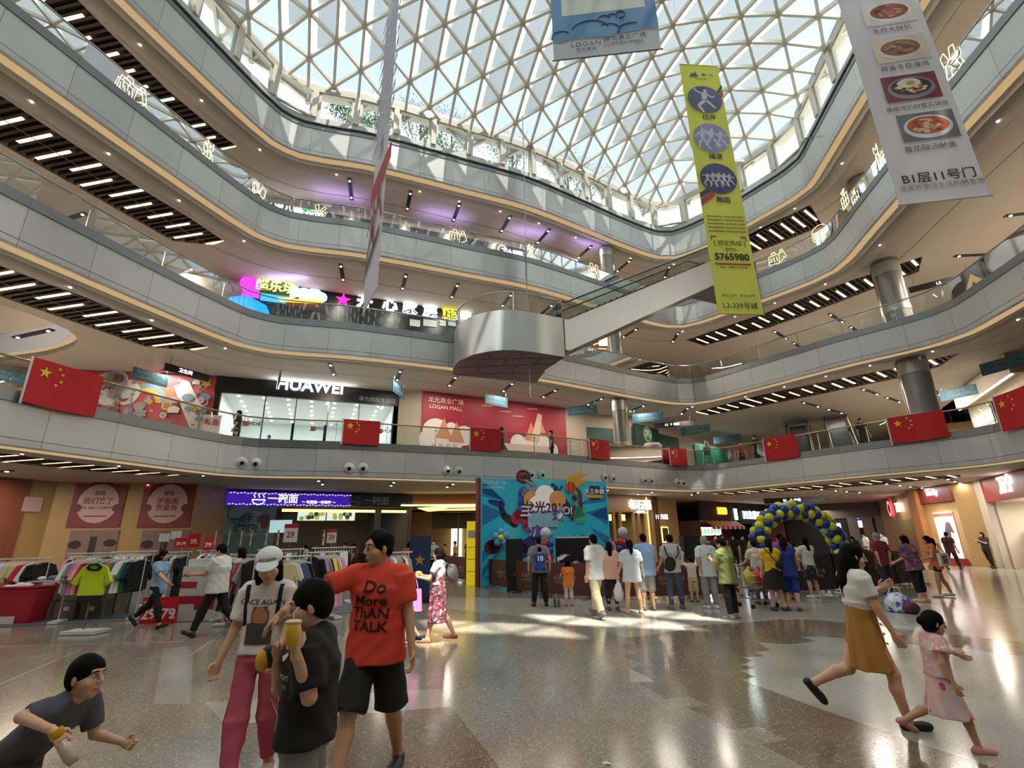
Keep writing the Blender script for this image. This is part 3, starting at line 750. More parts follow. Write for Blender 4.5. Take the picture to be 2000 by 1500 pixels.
w.poly(mb, [(a - .22, z + .12), (a - .12, z + .3), (a, z + .2), (a + .12, z + .3), (a + .22, z + .12)], .313, 0); w.disc(mb, a, z, .12, .313, 0, .16)
for e in (-1, 1): w.poly(mb, [(a + e * .15, z - .3), (a + e * .3, z - .15), (a + e * .26, z + .08), (a + e * .2, z - .1)], .314, 0)
kid(mb, 'emblem', [mat('c9d2cc', .5), mat('1d5a40', .5)], sg)
mb = MB(); w.addtext(mb, 'STARBUCKS', .17, .9, zt - 1.0, .305, 0); w.addtext(mb, '星巴克咖啡', .26, .9, zt - 1.25, .305, 0); kid(mb, 'letters', mat('c9d2cc', .5), sg)
w = W1[8]; o = MB(); w.box(o, 1.5, w.L - .2, f1, c1 - .9, .02, .1, 0); w.addtext(o, 'WELCOME', .75, w.L - 2.6, f1 + 1.4, .11, 1, sx=.9); tag(o.build('hoarding', [mat('2d7a58', .5), mat('cfe0d6', .5)]), 'brighter green hoarding lit by two spots with WELCOME on it', 'hoarding')
for q, aa in enumerate((2.6, 4.6)):
    p = w.pt(aa, c1 - .5, .5); l = lamp_at(p, 26, (.9, 1, .9), .15); l.rotation_euler = (radians(-25), 0, atan2(w.t.y, w.t.x))
# white cup-shaped stand before the green hoarding
w = W1[7]; a, z = w.at(1275, 870); p = AY(1275, 880, 28.9); p.z = f1
t = thing('cup_display', p, 'large white paper-cup shaped display with lid before the green hoarding', 'display')
MB().lathe([(0, 0), (.42, 0), (.52, 1.35), (0, 1.35)], n=20).build('cup', mat('d8d2cf', .5), t); MB().lathe([(.55, 1.35), (.57, 1.5), (.48, 1.52), (.46, 1.62), (0, 1.64)], n=20).build('lid', mat('c6bcb8', .5), t)
MB().cyl((.05, -.5, .75), (.05, -.54, .75), .25, n=18).build('emblem', mat('5a6b62', .5), t)
# clothes shop at the right end of the gallery
p = A(1497, 880, f1); 
# right wing of the lowest gallery: shop with a lit lintel
W1R = walls('lowest_right', [(36, 41), (30.5, 36.2), (26.1, 27.2), (22.6, 20.4), (21.5, 8), (20, -8)], f1, c1, (1,), M_WALLW)
w = W1R[2]
sgz = c1 - .95
o = struct(w.box(MB(), 0, w.L, sgz, c1, 0, .5).build('beam_lintel', mat('a89b8a', .6)))
o = struct(tag(w.box(MB(), .1, w.L - .1, sgz - .06, sgz, .38, .46).build('lintel_light_trim', glow('fff0d8', 2.2)), 'white light line under the lintel'))
w2 = Wall((30.5, 36.2), (26.1, 27.2)); room(w2, 0, w2.L, f1, c1, 6, [mat('c9a877', .6), mat('bfae98', .7), mat('b7a78f', .3)], 'bright_shop')
for aa in (2.5, 5, 7.5): lamp_at(w2.pt(aa, c1 - .4, -2), 80, (1, .85, .62), 1.5)
s_ = thing('shop_sign', w.pt(2.4, sgz - .9, .12), 'glowing white slanted letters of the shop behind the far right flag', 'shop sign')
mb = MB(); w.addtext(mb, 'Mr.LUKE', .75, 2.0, sgz - 1.0, .1, 0, bold=.02); kid(mb, 'letters', G_W, s_)
mb = MB(); w.box(mb, 0.3, 5.4, sgz - 1.55, sgz - 1.4, .02, .08); kid(mb, 'light_line', glow('ffe9c4', 3), s_)
w3 = Wall((36, 41), (30.5, 36.2))
# ---------------- second gallery (middle)
f2, c2 = FL[2], HB[3] + .02
W2P = [(-40, 17.5), (-20, 19.8), (-13, 22.1), (-9.5, 23.5), (-2.95, 26.05), (3, 29.4), (9, 34), (14, 39), (22, 43), (31, 37), (27, 20), (25, 4), (23, -8)]
W2 = walls('middle', W2P, f2, c2, (), M_WALLW)
M_BLK2 = mat('1d1d21', .3)
w = W2[2]   # lit playground entrance and signs
sg = thing('shop_sign', w.pt(1.0, f2 + 2.4, .1), 'magenta, green and blue lit shop sign with characters on the middle gallery', 'shop sign')
wj = Wall((-13, 22.1), (-2.95, 26.05)); jz = lambda u, v: wj.at(u, v)
zt2 = c2 - .35
o = wj.box(MB(), 0, wj.L, f2, c2 - .02, .02, .1); struct(o.build('wall_black_front', M_BLK2))
a, z = jz(536, 566)
kid(wj.box(MB(), a - .62, a + .75, z - .38, z + .38, .12, .3), 'board', mat('6f7c3a', .5), sg)
mb = MB(); wj.addtext(mb, '超乐场', .62, a + .08, z, .31, 0, bold=.02); kid(mb, 'letters', glow('dfff6a', 2.4), sg)
mb = MB(); wj.disc(mb, a - 1.05, z - .02, .5, .3, 0); wj.poly(mb, [(a - .6, z - .75), (a - 1.4, z - .75), (a - 1.3, z - .2), (a - .6, z - .3)], .302, 0); kid(mb, 'magenta_badge', glow('d233c8', 1.6), sg)
mb = MB(); wj.box(mb, a - .55, a + .6, z - .75, z - .42, .12, .28); kid(mb, 'blue_strip', glow('2f9be8', 1.6), sg)
a, z = jz(590, 574); sg = thing('shop_sign', wj.pt(a, z, .1), 'blue and white neon cloud-shaped sign beside the lit playground', 'shop sign')
mb = MB()
for x, zz_, r_ in ((-.85, .1, .34), (-.45, .0, .38), (.1, -.05, .36), (.6, -.02, .4), (.95, -.1, .3), (-.6, -.3, .25)): wj.disc(mb, a + x, z + zz_, r_, .14 + x * .002, 0)
kid(mb, 'cloud', glow('9fc4ff', 1.7), sg)
mb = MB(); wj.addtext(mb, '苏宁易购', .4, a, z, .16, 0, bold=.02); kid(mb, 'letters', glow('ffffff', 3), sg)
a, z = jz(670, 588); mb = MB(); wj.poly(mb, [(a + (.42 if i % 2 == 0 else .17) * sin(i * pi / 5), z + (.42 if i % 2 == 0 else .17) * cos(i * pi / 5)) for i in range(10)], .15); tag(mb.build('star_light', glow('ff1f8a', 2.2)), 'glowing pink star on the black shop front', 'sign')
sg = thing('shop_sign', wj.pt(8, f2 + 2.3, .1), 'row of large white lit characters and one yellow, right on the black front', 'shop sign')
for ch, u, v, c in (('开', 712, 592, 'f4f7ff'), ('心', 761, 599, 'f4f7ff'), ('家', 800, 604, 'f4f7ff'), ('族', 839, 610, 'f4f7ff'), ('超', 877, 614, 'ffee30'), ('市', 908, 618, 'f4f7ff')):
    a, z = jz(u, v); mb = MB(); wj.addtext(mb, ch, .85, a, z, .14, 0, bold=.03, depth=.06); kid(mb, 'character', glow(c, 4 if c[0] == 'f' and c[2] == 'f' else 3), sg)
for q, (u0, u1) in enumerate(((800, 820), (826, 852), (858, 870), (875, 890))):
    a, z = jz(u0, 622); b, _ = jz(u1, 624); mb = MB(); wj.box(mb, a, b, z - .5, z - .1, .12, .16); tag(mb.build('poster', mat('dfe6ee', .5)), 'small white notice under the lit characters, %s from left' % nth(q), 'poster', 'notices under the lit characters')
# bright door bays in the black front
for q, (u0, u1, c) in enumerate(((783, 806, 'cfe0e6'), (808, 834, 'c5b9a6'))):
    a, z = jz(u0, 640); b, _ = jz(u1, 640); struct(wj.box(MB(), a, b, f2, f2 + 1.9, .1, .12).build('door_%d' % (q + 1), mat(c, .4, 0, .15)))
mb = MB(); a, z = jz(545, 585); b, z2 = jz(630, 592); mb.bar(wj.pt(a, z - .15, .3), wj.pt(b, z2 - .1, .3), .1, .16); tag(mb.build('light_strip', glow('ff9a1c', 3)), 'orange light strip along the playground canopy', 'light')
# the lit playground gate: blue and yellow arch with white bars
a, z = jz(468, 575); sg = thing('play_gate', wj.pt(.2, f2, .4), 'blue and yellow lit playground gate with white upright bars', 'gate')
a0 = .0
mb = MB(); wj.poly(mb, [(a0 - 1.5, f2 + 1.75), (a0 + 1.0, f2 + 1.75), (a0 + .7, f2 + 2.4), (a0 - .2, f2 + 2.8), (a0 - .9, f2 + 2.6)], .42); kid(mb, 'blue_arch', glow('1488ea', 1.6), sg)
mb = MB(); wj.poly(mb, [(a0 - 1.5, f2 + 1.7), (a0 + .3, f2 + 1.7), (a0 - .4, f2 + .6), (a0 - 1.3, f2 + .5)], .42); kid(mb, 'yellow_panel', glow('f0c81e', 1.5), sg)
mb = MB(); wj.box(mb, a0 - 1.5, a0 + 3.1, f2 + 1.7, f2 + 1.8, .4, .46); kid(mb, 'orange_line', glow('ff8a10', 3), sg)
for i in range(8):
    mb = MB(); wj.box(mb, a0 + 1.2 + i * .24, a0 + 1.28 + i * .24, f2, f2 + 1.7, .4, .44); kid(mb, 'bar', glow('dfe8ff', 2.2), sg)
lamp_at(wj.pt(1.5, c2 - .4, .9), 14, (.45, .4, 1), 2, .3, (radians(180), 0, 0))
# burger neon and lit bits by the corner of the middle gallery
p = AY(1171, 684, 27.6); t = thing('neon_sign', p, 'orange outlined burger neon hanging left of the corner column', 'neon sign')
mb = MB()
for zz_, r_ in ((.32, .34), (.08, .42), (-.08, .42), (-.28, .36)): mb.tube([(r_ * cos(q * pi / 8), 0, zz_ + .12 * sin(q * pi / 8) * (1 if zz_ > .2 else .2)) for q in range(9)], .022, 6)
mb.build('outline', glow('ff9f5a', 4), t); MB().box((.25, 0, .55), (.5, .05, .5)).build('lit_box', glow('ffd9a8', 3), t)
# ---------------- third gallery
f3, c3 = FL[3], HB[4] + .02
W3P = [(-40, 17), (-19, 19.6), (-13, 21.8), (-5.8, 24.1), (3.4, 27.6), (9, 32.5), (14, 37), (21, 39), (27, 31), (25, 18), (24, 4), (22, -8)]
W3 = walls('third', W3P, f3, c3, (), M_WALLW)
M_G3 = mat('55535c', .35)
for i, nm in ((2, 'dark grey shop front under purple light, left part of the third gallery'), (3, 'dark grey shop front under purple light, right part of the third gallery')):
    w = W3[i]; struct(w.box(MB(), .05, w.L - .05, f3, c3 - .5, .02, .1).build('wall_grey_front', mat('3b3940', .3)))
def third_sign(i, u, v, body, size, m, label):
    w = W3[i]; a, z = w.at(u, v); mb = MB(); w.addtext(mb, body, size, a, z, .15, 0, bold=.02, depth=.05); return tag(mb.build('shop_sign', m), label, 'shop sign')
third_sign(2, 545, 410, '李八道八道', .46, glow('ffffff', 3.5), 'white brush-lettered shop sign at the left of the third gallery')
third_sign(2, 604, 424, '西北菜', .5, glow('ffffff', 3.5), 'white three-character sign behind the neon cup')
third_sign(2, 603, 414, 'ლლ', .3, glow('3fbf6a', 1.2), 'small green mark above the three-character sign')
third_sign(3, 1000, 497, 'TAIER', .55, glow('ffffff', 3), 'white lit sign right of the neon shopping bags')
w = W3[3]; a, z = w.at(980, 490); mb = MB(); w.disc(mb, a, z, .32, .15, 0); w.disc(mb, a, z, .24, .152, 1); tag(mb.build('shop_sign', [glow('f0f0ff', 2), mat('3a3a46')]), 'round white lit emblem on the third gallery', 'shop sign')
for aa in (-9.4, -4, 1, 5): 
    p = Vector((aa, 24.0 + (aa + 6) * .35, c3 - .35)); lamp_at(p + Vector((.3, -1.0, -.3)), 13, (.5, .35, 1), 2.5, .3, (radians(180), 0, .3))
# ---------------- ground floor walls
B0, BC = 0, HB[1] + .02
WBP = [(-40, 8), (-20.5, 14.0), (-18.4, 19.9), (-17.7, 20.2), (-13.5, 21.2), (-13.55, 23.7), (-5.85, 27.9), (-5.4, 32), (1.8, 34.5), (2.6, 30.2), (5.0, 29.8), (8.2, 31.6), (11.4, 35.3), (14.2, 38.4), (20.8, 42.9), (24, 46.5), (30, 41.5), (24.3, 30.2), (23.45, 26.7), (23.95, 25.6), (21.0, 19.9), (18.5, 8), (17, -9)]
M_WB = mat('a98a5c', .5, noise=.05, nscale=.9)
WB = walls('ground', WBP, 0, BC, (5, 6, 7, 10, 12, 13, 14, 19), M_WB)
# posters on the left wall
def egg_poster(w, u0, u1, vt, vb, l1, l2, label, seed):
    a0, z1 = w.at(u0, vt); a1, _ = w.at(u1, vt); _, z0 = w.at((u0 + u1) / 2, vb); z1 = min(z1, BC - .06)
    mb = MB(); w.box(mb, a0, a1, z0, z1, .01, .05, 0); W_, H_ = a1 - a0, z1 - z0; c = (a0 + a1) / 2
    r = random.Random(seed)
    for i in range(26): w.disc(mb, a0 + .15 + (W_ - .3) * r.random(), z1 - .12 - .7 * r.random(), .05 + .09 * r.random(), .0505 + i * .00005, 3)
    R = min(W_ * .44, H_ * .43); cz = z0 + H_ * .55
    w.disc(mb, c, cz + R * .25, R * 1.02, .053, 3); w.disc(mb, c, cz, R, .0545, 1, R * 1.06)
    for e in (-1, 1): w.disc(mb, c + e * R * .98, cz - R * .25, R * .26, .056, 3, R * .22)
    w.addtext(mb, '童画', .2, c, cz + R * .55, .057, 2, bold=.02)
    w.addtext(mb, l1, .27, c, cz + R * .12, .057, 2, bold=.02); w.addtext(mb, l2, .15 if len(l2) > 4 else .27, c, cz - R * .24, .057, 2, bold=.015)
    w.box(mb, c - .4, c + .4, cz - R * .72, cz - R * .65, .05, .057, 2)
    o = mb.build('poster', [mat('7c2434', .5), mat('c19ea0', .5), mat('7c3140', .5), mat('64202d', .5)]); return tag(o, label, 'poster')
w = WB[3]
egg_poster(w, 150, 252, 946, 1030, '我们来了', 'WE ARE COMING', 'dark red poster with a pale egg shape, left of the two on the left wall', 4)
egg_poster(w, 285, 384, 946, 1030, '学画画', '到童画', 'dark red poster with a pale egg shape, right of the two on the left wall', 8)
for q, (u0, u1) in enumerate(((140, 235), (280, 372))):
    a0, z1 = w.at(u0, 1036); a1, _ = w.at(u1, 1036); o = MB(); w.box(o, a0, a1, .9, z1, .01, .05, 0); w.box(o, (a0 + a1) / 2 - .12, (a0 + a1) / 2 + .12, .9, z1 - .25, .05, .055, 1); w.disc(o, (a0 + a1) / 2 - .6, z1 - .55, .22, .055, 1, .16); w.disc(o, (a0 + a1) / 2 + .6, z1 - .5, .24, .055, 1, .14)
    tag(o.build('poster', [mat('7f6668', .5), mat('231c1e', .5)]), 'greyish lower poster strip under the %s egg poster' % ('left', 'right')[q], 'poster')
w = WB[1]; a, z = w.at(30, 985)
o = MB(); w.box(o, a - 1.6, a + .3, 1.2, BC - .05, .01, .05, 0); w.box(o, a + .2, a + .8, z - .25, z + .3, .051, .053, 1); tag(o.build('poster', [mat('7d4630', .5), mat('c7a3a0', .5)]), 'brown red poster at the far left edge with a pinkish label', 'poster')
lamp_at((-15.5, 17.5, 3.9), 40, (1, .85, .6), 2)
# noodle shop with its purple sign
w = WB[5]; az0 = w.at(445, 988); az1 = w.at(800, 990); zb = (az0[1] + az1[1]) / 2 - .02; zt = w.at(450, 961)[1]
a_e = w.at(803, 975)[0]
sg = thing('shop_sign', w.pt(w.L / 2, zb, .2), 'long purple lit noodle shop sign with bowls and white characters', 'shop sign')
kid(w.box(MB(), -.1, a_e * .62, zb, zt, .1, .3), 'lit_board', glow('3d1fa0', .6), sg)
kid(w.box(MB(), a_e * .62, a_e, zb, zt, .1, .3), 'dark_board', mat('231a33', .5), sg)
for u, dark in ((505, 0), (691, 1)):
    a, z = w.at(u, 975); mb = MB(); z = (zb + zt) / 2
    w.poly(mb, [(a + .30 * cos(pi + q * pi / 10), z - .02 + .26 * sin(pi + q * pi / 10)) for q in range(11)], .305, 0)
    w.poly(mb, [(a + .24 * cos(pi + q * pi / 10), z - .07 + .17 * sin(pi + q * pi / 10)) for q in range(11)], .307, 1)
    for e in (-.2, 0, .2): mb.tube([w.pt(a + e + .04 * sin(q * 1.6), z + .05 + q * .04, .31) for q in range(6)], .016, 5)
    kid(mb, 'bowl_emblem', [glow('f4efff', 1.5) if not dark else mat('8f8a94'), glow('3d1fa0', .9) if not dark else mat('231a33', .5)], sg)
for u, body, size, m in ((552, '一碗面', .46, glow('ffffff', 1.1)), (622, '～ 吃面是一种情怀 ～', .17, glow('efe8ff', 1.4)), (733, '一碗面', .46, mat('a09aa4', .5)), (778, '～ 吃面是', .16, mat('6a6570', .5))):
    a, z = w.at(u, 975); mb = MB(); w.addtext(mb, body, size, a, (zb + zt) / 2 - (0 if size > .4 else .12), .31, 0, bold=.012); kid(mb, 'characters', m, sg)
for zz_ in (zt - .05, zb + .05):
    mb = MB()
    for q in range(60):
        a = q * a_e / 60
        if a < a_e * .62: w.box(mb, a, a + a_e / 95, zz_ - .025 + .02 * sin(q * 2.1), zz_ + .025 + .02 * sin(q * 2.1), .3, .304)
    kid(mb, 'cloud_border', glow('b7a6ff', 1), sg)
struct(w.box(MB(), -.1, a_e, zt, BC, -.1, .05).build('wall_noodle_head', mat('5a5350', .6)))
room(w, 0, w.L, 0, zb + .05, 6, [mat('4b3f36', .6), mat('8a7a60', .6), mat('6b6258', .3)], 'noodle_shop')
for aa in (2, 4.5, 7): lamp_at(w.pt(aa, zb - .1, -1.6), 40, (1, .82, .5), 1.2)
struct(w.box(MB(), 2.4, w.L, zb - .24, zb - .1, -.5, -.44).build('trim_8', glow('ffd68a', 1.6)))
a0, z1 = w.at(440, 992); a1, z0 = w.at(536, 1031)
o = MB(); w.box(o, 0.02, a1, .4, zb - .02, .02, .1, 0)
for x, zz_, r_ in ((.6, .1, .5), (1.1, -.25, .6), (.2, -.4, .4)): w.disc(o, x, (z0 + z1) / 2 + zz_, r_, .102, 1)
w.addtext(o, '一元畅享', .36, a1 * .42, z1 - .55, .105, 2, bold=.02); w.addtext(o, '好时光', .36, a1 * .42, z1 - .98, .105, 2, bold=.02)
w.box(o, a1 * .2, a1 * .62, z0 + .1, z0 + .16, .1, .105, 2)
w.poly(o, [(a1 * .78 - .13, z1 - .95), (a1 * .78 + .13, z1 - .95), (a1 * .78 + .22, z1 - .3), (a1 * .78 - .22, z1 - .3)], .106, 3)
tag(o.build('poster', [mat('5f8288', .45), mat('7fa0a4', .45), mat('2b3b44', .5), mat('6b3a30', .5)]), 'teal drink poster with a brown cup under the purple sign', 'poster')
for q, (u0, u1) in enumerate(((583, 640), (641, 698))):
    a0, z1 = w.at(u0, 998); a1, z0 = w.at(u1, 1016); o = MB(); w.box(o, a0 + .04, a1 - .04, z0, z1, -.6, -.52, 0)
    for i in range(9): w.disc(o, a0 + .2 + (a1 - a0 - .4) * rnd.random(), z0 + .1 + (z1 - z0 - .2) * rnd.random(), .11, -.518 + .001 * i, 1 + i % 3)
    tag(o.build('menu_board', [glow('cfd8c4', 1.0), glow('7fa65a', .8), glow('c9a04a', .8), glow('4a4438', .5)]), ('lit menu board with dishes, left of the two over the noodle counter', 'lit menu board with dishes, right of the two over the noodle counter')[q], 'menu board')
w5 = w; o = tag(w.box(MB(), 3.0, w.L - .5, 0, 1.1, -1.6, -1.0).build('counter', mat('3a332e', .4)), 'dark counter inside the noodle shop', 'counter')
mb = MB()
for aa in (a1 + .9, a_e * .8, a_e - .1): w.box(mb, aa, aa + .14, 0, zb, -.05, .08)
struct(mb.build('trim_9', mat('57493c', .4)))
mb = MB(); mb.quad(w.pt(2.4, 0, 0), w.pt(w.L, 0, 0), w.pt(w.L, zb, 0), w.pt(2.4, zb, 0)); struct(mb.build('window_101', M_GLASS))
# glazed entrance with the gold patterned ceiling
we = Wall((-5.9, 36.2), (2.4, 37.6)); zE = 2.45
mb = MB(); we.box(mb, 0, we.L, zE, zE + 1.1, -.05, .05, 0)
for aa in (0, 1.9, 3.8, 5.7, we.L): we.box(mb, aa - .05, aa + .05, 0, zE, -.05, .05, 1)
for aa in (1.9, 3.8, 5.7): we.box(mb, aa - .03, aa + .03, zE, zE + .95, .05, .07, 1)
eo = struct(mb.build('door_10', [mat('2f2a26', .5), mat('6b5d4c', .4, .4)]))
mb = MB(); mb.quad(we.pt(0, 0, 0), we.pt(we.L, 0, 0), we.pt(we.L, zE, 0), we.pt(0, zE, 0)); struct(mb.build('door_glass', M_GLASS, eo))
struct(MB().box((-1.8, 43.5, 2), (14, .2, 4)).build('wall_lobby', mat('b58c6a', .6)))
mb = MB(); 
for q in range(3): mb.box((-4.9 + q * 3.1, 43.3, 1.5), (.9, .1, 2.6), 0, q % 2)
struct(mb.build('window_102', [glow('cfe4b8', 2.0), glow('e6dcae', 1.6)]))
lamp_at((-1.8, 40, 3.3), 160, (1, .85, .66), 3)
mb = MB(); ZC = 3.55; G = [(-6.2, 27.6), (2.6, 29.0), (2.6, 37.8), (-6.2, 36.4)]
mb.flat([G], ZC + .03, 0, False); mb.quad((-6.2, 27.6, ZC), (2.6, 29, ZC), (2.6, 29, BC), (-6.2, 27.6, BC), 0)
for pts in ([(-5.9, 30.5), (-3.6, 28.6), (-.4, 29.0), (-2.2, 30.6), (-4.0, 30.8), (-4.6, 32.2), (-1.6, 31.4), (1.2, 32.2), (-.6, 34.2), (-4.9, 33.6), (-5.9, 34.6)], [(.6, 29.6), (2.3, 29.6), (2.3, 32.6), (1.2, 31.6)], [(.2, 34.4), (2.3, 33.4), (2.3, 36.6), (-2.6, 36)]): mb.flat([pts], ZC, 1, False)
struct(mb.build('ceiling_entrance', [mat('6e4a2a', .5), glow('ffcf7a', 1.5)]))
struct(MB().bar((-6.2, 27.5, ZC - .02), (2.6, 28.9, ZC - .02), .25, .08).build('trim_10', glow('ffd98a', 2)))
# timber shop front with white brush characters
w = WB[10]; zb = w.at(1250, 1000)[1]
struct(w.box(MB(), -.6, w.L + .4, zb, BC, -.1, .1).build('wall_timber_head', mat('8a6a44', .4, noise=.1, nscale=2)))
sg = thing('shop_sign', w.pt(1.8, zb + .5, .1), 'white glowing brush characters on the timber shop front', 'shop sign')
a, z = w.at(1247, 989); mb = MB(); w.addtext(mb, '老石锅', .62, a, z + .05, .16, 0, bold=.02, depth=.05); kid(mb, 'characters', G_W, sg); mb = MB(); w.addtext(mb, '—石锅拌饭—', .18, a, z - .36, .16, 0, bold=.02); kid(mb, 'small_characters', G_WS, sg)
room(w, -.4, w.L + .3, 0, zb, 5, [mat('6b5844', .6), mat('5a4a3a', .6), mat('6b6258', .3)], 'timber_shop')
lamp_at(w.pt(1.8, zb - .2, -1.5), 60, (1, .8, .5), 1.4)
mb = MB()
for aa in (-.4, 1.0, 1.5, 2.6, 3.0, w.L + .2): w.box(mb, aa, aa + .16, 0, zb, -.06, .08)
struct(mb.build('door_11', mat('8d6b42', .4)))
for q, u in enumerate((1198, 1213, 1234)):
    a, z = w.at(u, 1010); o = MB(); w.box(o, a - .22, a + .22, z - .18, z + .2, -.9, -.84); tag(o.build('lantern', glow('ffcf7a', 1.6)), 'amber lit lantern panel in the timber shop, %s from left' % nth(q), 'light', 'lanterns of the timber shop')
a, z = w.at(1292, 1010); mb = MB(); w.addtext(mb, '11 元起', .34, a, z, .02, 0, bold=.02); tag(mb.build('window_lettering', G_WS), 'white lit lettering in the timber shop window at right', 'sign')
w = WB[11]; 
for q, aa in enumerate((.3, 1.2, 1.6)): struct(w.box(MB(), aa, aa + .16, 0, BC, .0, .12).build('trim_%d' % (11 + q), mat('6d5335', .4)))
o = MB(); w.box(o, .05, .12, 0, BC - .1, .1, .16); struct(tag(o.build('trim_14', glow('ffc25a', 2.4)), 'amber light line'))
a, z = w.at(1325, 1040); o = MB(); w.box(o, 2.0, 3.0, 1.3, 2.3, .02, .08, 0); w.box(o, 2.08, 2.92, 1.38, 2.22, .08, .085, 1); tag(o.build('framed_panel', [glow('ffd98a', 1.2), mat('4a3b2c')]), 'framed panel with lit edge beside the black speaker', 'panel')
# snack shop with orange letters, noodle shop with white letters
w = WB[12]; w13 = Wall(WBP[12], WBP[14]); w = w13; zb = 2.75
sg = thing('shop_sign', w.pt(4, zb + .6, .1), 'dark sign board with orange lit letters over the striped awning', 'shop sign')
a0 = w.at(1364, 995)[0]; a1 = w.at(1432, 995)[0]; a2 = w.at(1485, 995)[0]
kid(w.box(MB(), a0, a1, zb, BC - .02, -.1, .12), 'board', mat('2a1a16', .5), sg)
a, z = w.at(1406, 996); mb = MB(); w.addtext(mb, '1000', .72, a, (zb + BC) / 2, .16, 0, bold=.03, depth=.06); kid(mb, 'letters', glow('ffa21c', 3), sg)
sg = thing('shop_sign', w.pt(8, zb + .6, .1), 'dark sign board with white lit characters right of the striped awning', 'shop sign')
kid(w.box(MB(), a1 + .02, a2 + .6, zb - .2, BC - .02, -.1, .12), 'board', mat('17171c', .5), sg)
a, z = w.at(1462, 1002); mb = MB(); w.addtext(mb, '西北莜面', .66, a + .3, zb + .45, .16, 0, bold=.03, depth=.05, sx=1.2); w.box(mb, a - 2.6, a - 2.2, zb + .1, zb + .95, .12, .18); kid(mb, 'characters', glow('eef2ff', 2.5), sg)
room(w, a0, a2 + 4, 0, zb, 6, [mat('8a5548', .6), mat('6a5a50', .6), mat('6b6258', .3)], 'snack_shop')
lamp_at(w.pt(a0 + 2, zb - .2, -1), 150, (1, .8, .6), 1.6); lamp_at(w.pt(a1 + 2.5, zb - .2, -1.5), 40, (.8, .85, 1), 1.6)
aw = thing('awning', w.pt(a0 + .2, zb, .1), 'red and white striped awning of the snack shop', 'awning', None, atan2(w.t.y, w.t.x))
nS = 14; W_ = (a1 - a0 - .3) / nS
mb = MB()
for q in range(nS): mb.add([(q * W_, 0, 0), ((q + 1) * W_, 0, 0), ((q + 1) * W_, -.7, -.42), (q * W_, -.7, -.42)], [(0, 3, 2, 1)], q % 2); mb.add([(q * W_, -.7, -.42), ((q + 1) * W_, -.7, -.42), ((q + 1) * W_, -.7, -.58), (q * W_ + W_ / 2, -.7, -.66), (q * W_, -.7, -.58)], [(0, 4, 3, 2, 1)], q % 2)
mb.build('canopy', [mat('b3262c', .6), mat('e8ddd0', .6)], aw)
a, z = w.at(1395, 1026); o = MB(); w.box(o, a - 1.6, a + 1.6, 1.7, 2.3, -.5, -.4, 0)
for i in range(6): w.disc(o, a - 1.2 + i * .48, 2.0, .2, -.398, 1 + i % 2)
tag(o.build('menu_board', [glow('bfe0e6', 1.3), glow('e8b24a', 1), glow('7fc4d8', 1)]), 'pale lit menu board under the striped awning', 'menu board')
o = tag(w.box(MB(), a0 + .3, a1 - .2, 0, 1.25, -.8, .1).build('counter', mat('9c5a3a', .5)), 'reddish wooden counter of the snack shop', 'counter')
# dark shop at the right of the arch
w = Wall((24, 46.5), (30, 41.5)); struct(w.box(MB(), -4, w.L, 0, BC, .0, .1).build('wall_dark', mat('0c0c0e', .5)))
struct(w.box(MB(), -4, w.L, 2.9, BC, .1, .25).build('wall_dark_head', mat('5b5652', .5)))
for q, (u0, u1, v0, v1, c, e, lab) in enumerate(((1630, 1646, 1022, 1042, 'f0d8d4', 1.6, 'pale pink lit screen right of the arch'), (1670, 1680, 1000, 1014, '3a4cff', 2.2, 'small blue lit sign in the dark shop right of the arch'), (1672, 1686, 1017, 1030, 'ffe2b0', 1.6, 'amber lit panel in the dark shop right of the arch'), (1612, 1620, 994, 1004, 'ffd9a0', 1.6, 'tiny warm lit letters beside the arch'))):
    a0, z1 = w.at(u0, v0); a1, z0 = w.at(u1, v1); mb = MB(); w.box(mb, a0, a1, z0, z1, .12, .2); tag(mb.build('lit_panel', glow(c, e)), lab, 'lit panel')
for q, u in enumerate((1618, 1662, 1690, 1716)):
    a, _ = w.at(u, 1000); struct(w.box(MB(), a - .35, a + .35, 0, 2.95, .1, .4).build('wall_dark_pier_%d' % (q + 1), mat('7a716a', .4)))
lamp_at(w.pt(4, 3.6, 1.5), 60, (1, .85, .7), 2)
w = WB[16]; zb = 2.8   # (30,41.5)->(24.3,30.2)
sg = thing('shop_sign', w.pt(9, 3.1, .1), 'white lit numeral sign with a red ringed emblem', 'shop sign')
a, z = w.at(1757, 992); mb = MB(); w.addtext(mb, '726', .8, a + .3, z, .16, 0, bold=.03, depth=.05); kid(mb, 'letters', glow('ffe9ee', 4), sg)
a, z = w.at(1743, 993); mb = MB(); w.disc(mb, a - .3, z, .55, .15, 0); w.disc(mb, a - .3, z, .36, .152, 1); kid(mb, 'emblem', [glow('ff5a6e', 3), mat('3a2a28')], sg)
o = tag(w.box(MB(), w.L - 6.2, w.L - 1.6, 0, 2.5, .03, .1).build('display_window', mat('7d6a45', .4)), 'dim amber shop window below the numeral sign', 'shop front')
lamp_at(w.pt(8.5, 3.9, 1.4), 50, (1, .85, .6), 1.5)
w = WB[17]   # family shop between the pillars (24.3,30.2)->(23.2,26)
struct(w.box(MB(), -.4, .5, 0, BC, .0, .35).build('wall_orange_pillar', mat('9c6a3c', .35)))
sg = thing('shop_sign', w.pt(2.2, 3.4, .1), 'dark red sign with small white lit lettering between the pillars', 'shop sign')
a, z = w.at(1813, 964); kid(w.box(MB(), .5, w.L, z - .55, BC - .02, .0, .14), 'board', mat('6a2620', .45), sg); mb = MB(); w.addtext(mb, 'Family', .42, w.L * .55, z, .18, 0, bold=.03, depth=.04); kid(mb, 'letters', glow('eef4ff', 3), sg)
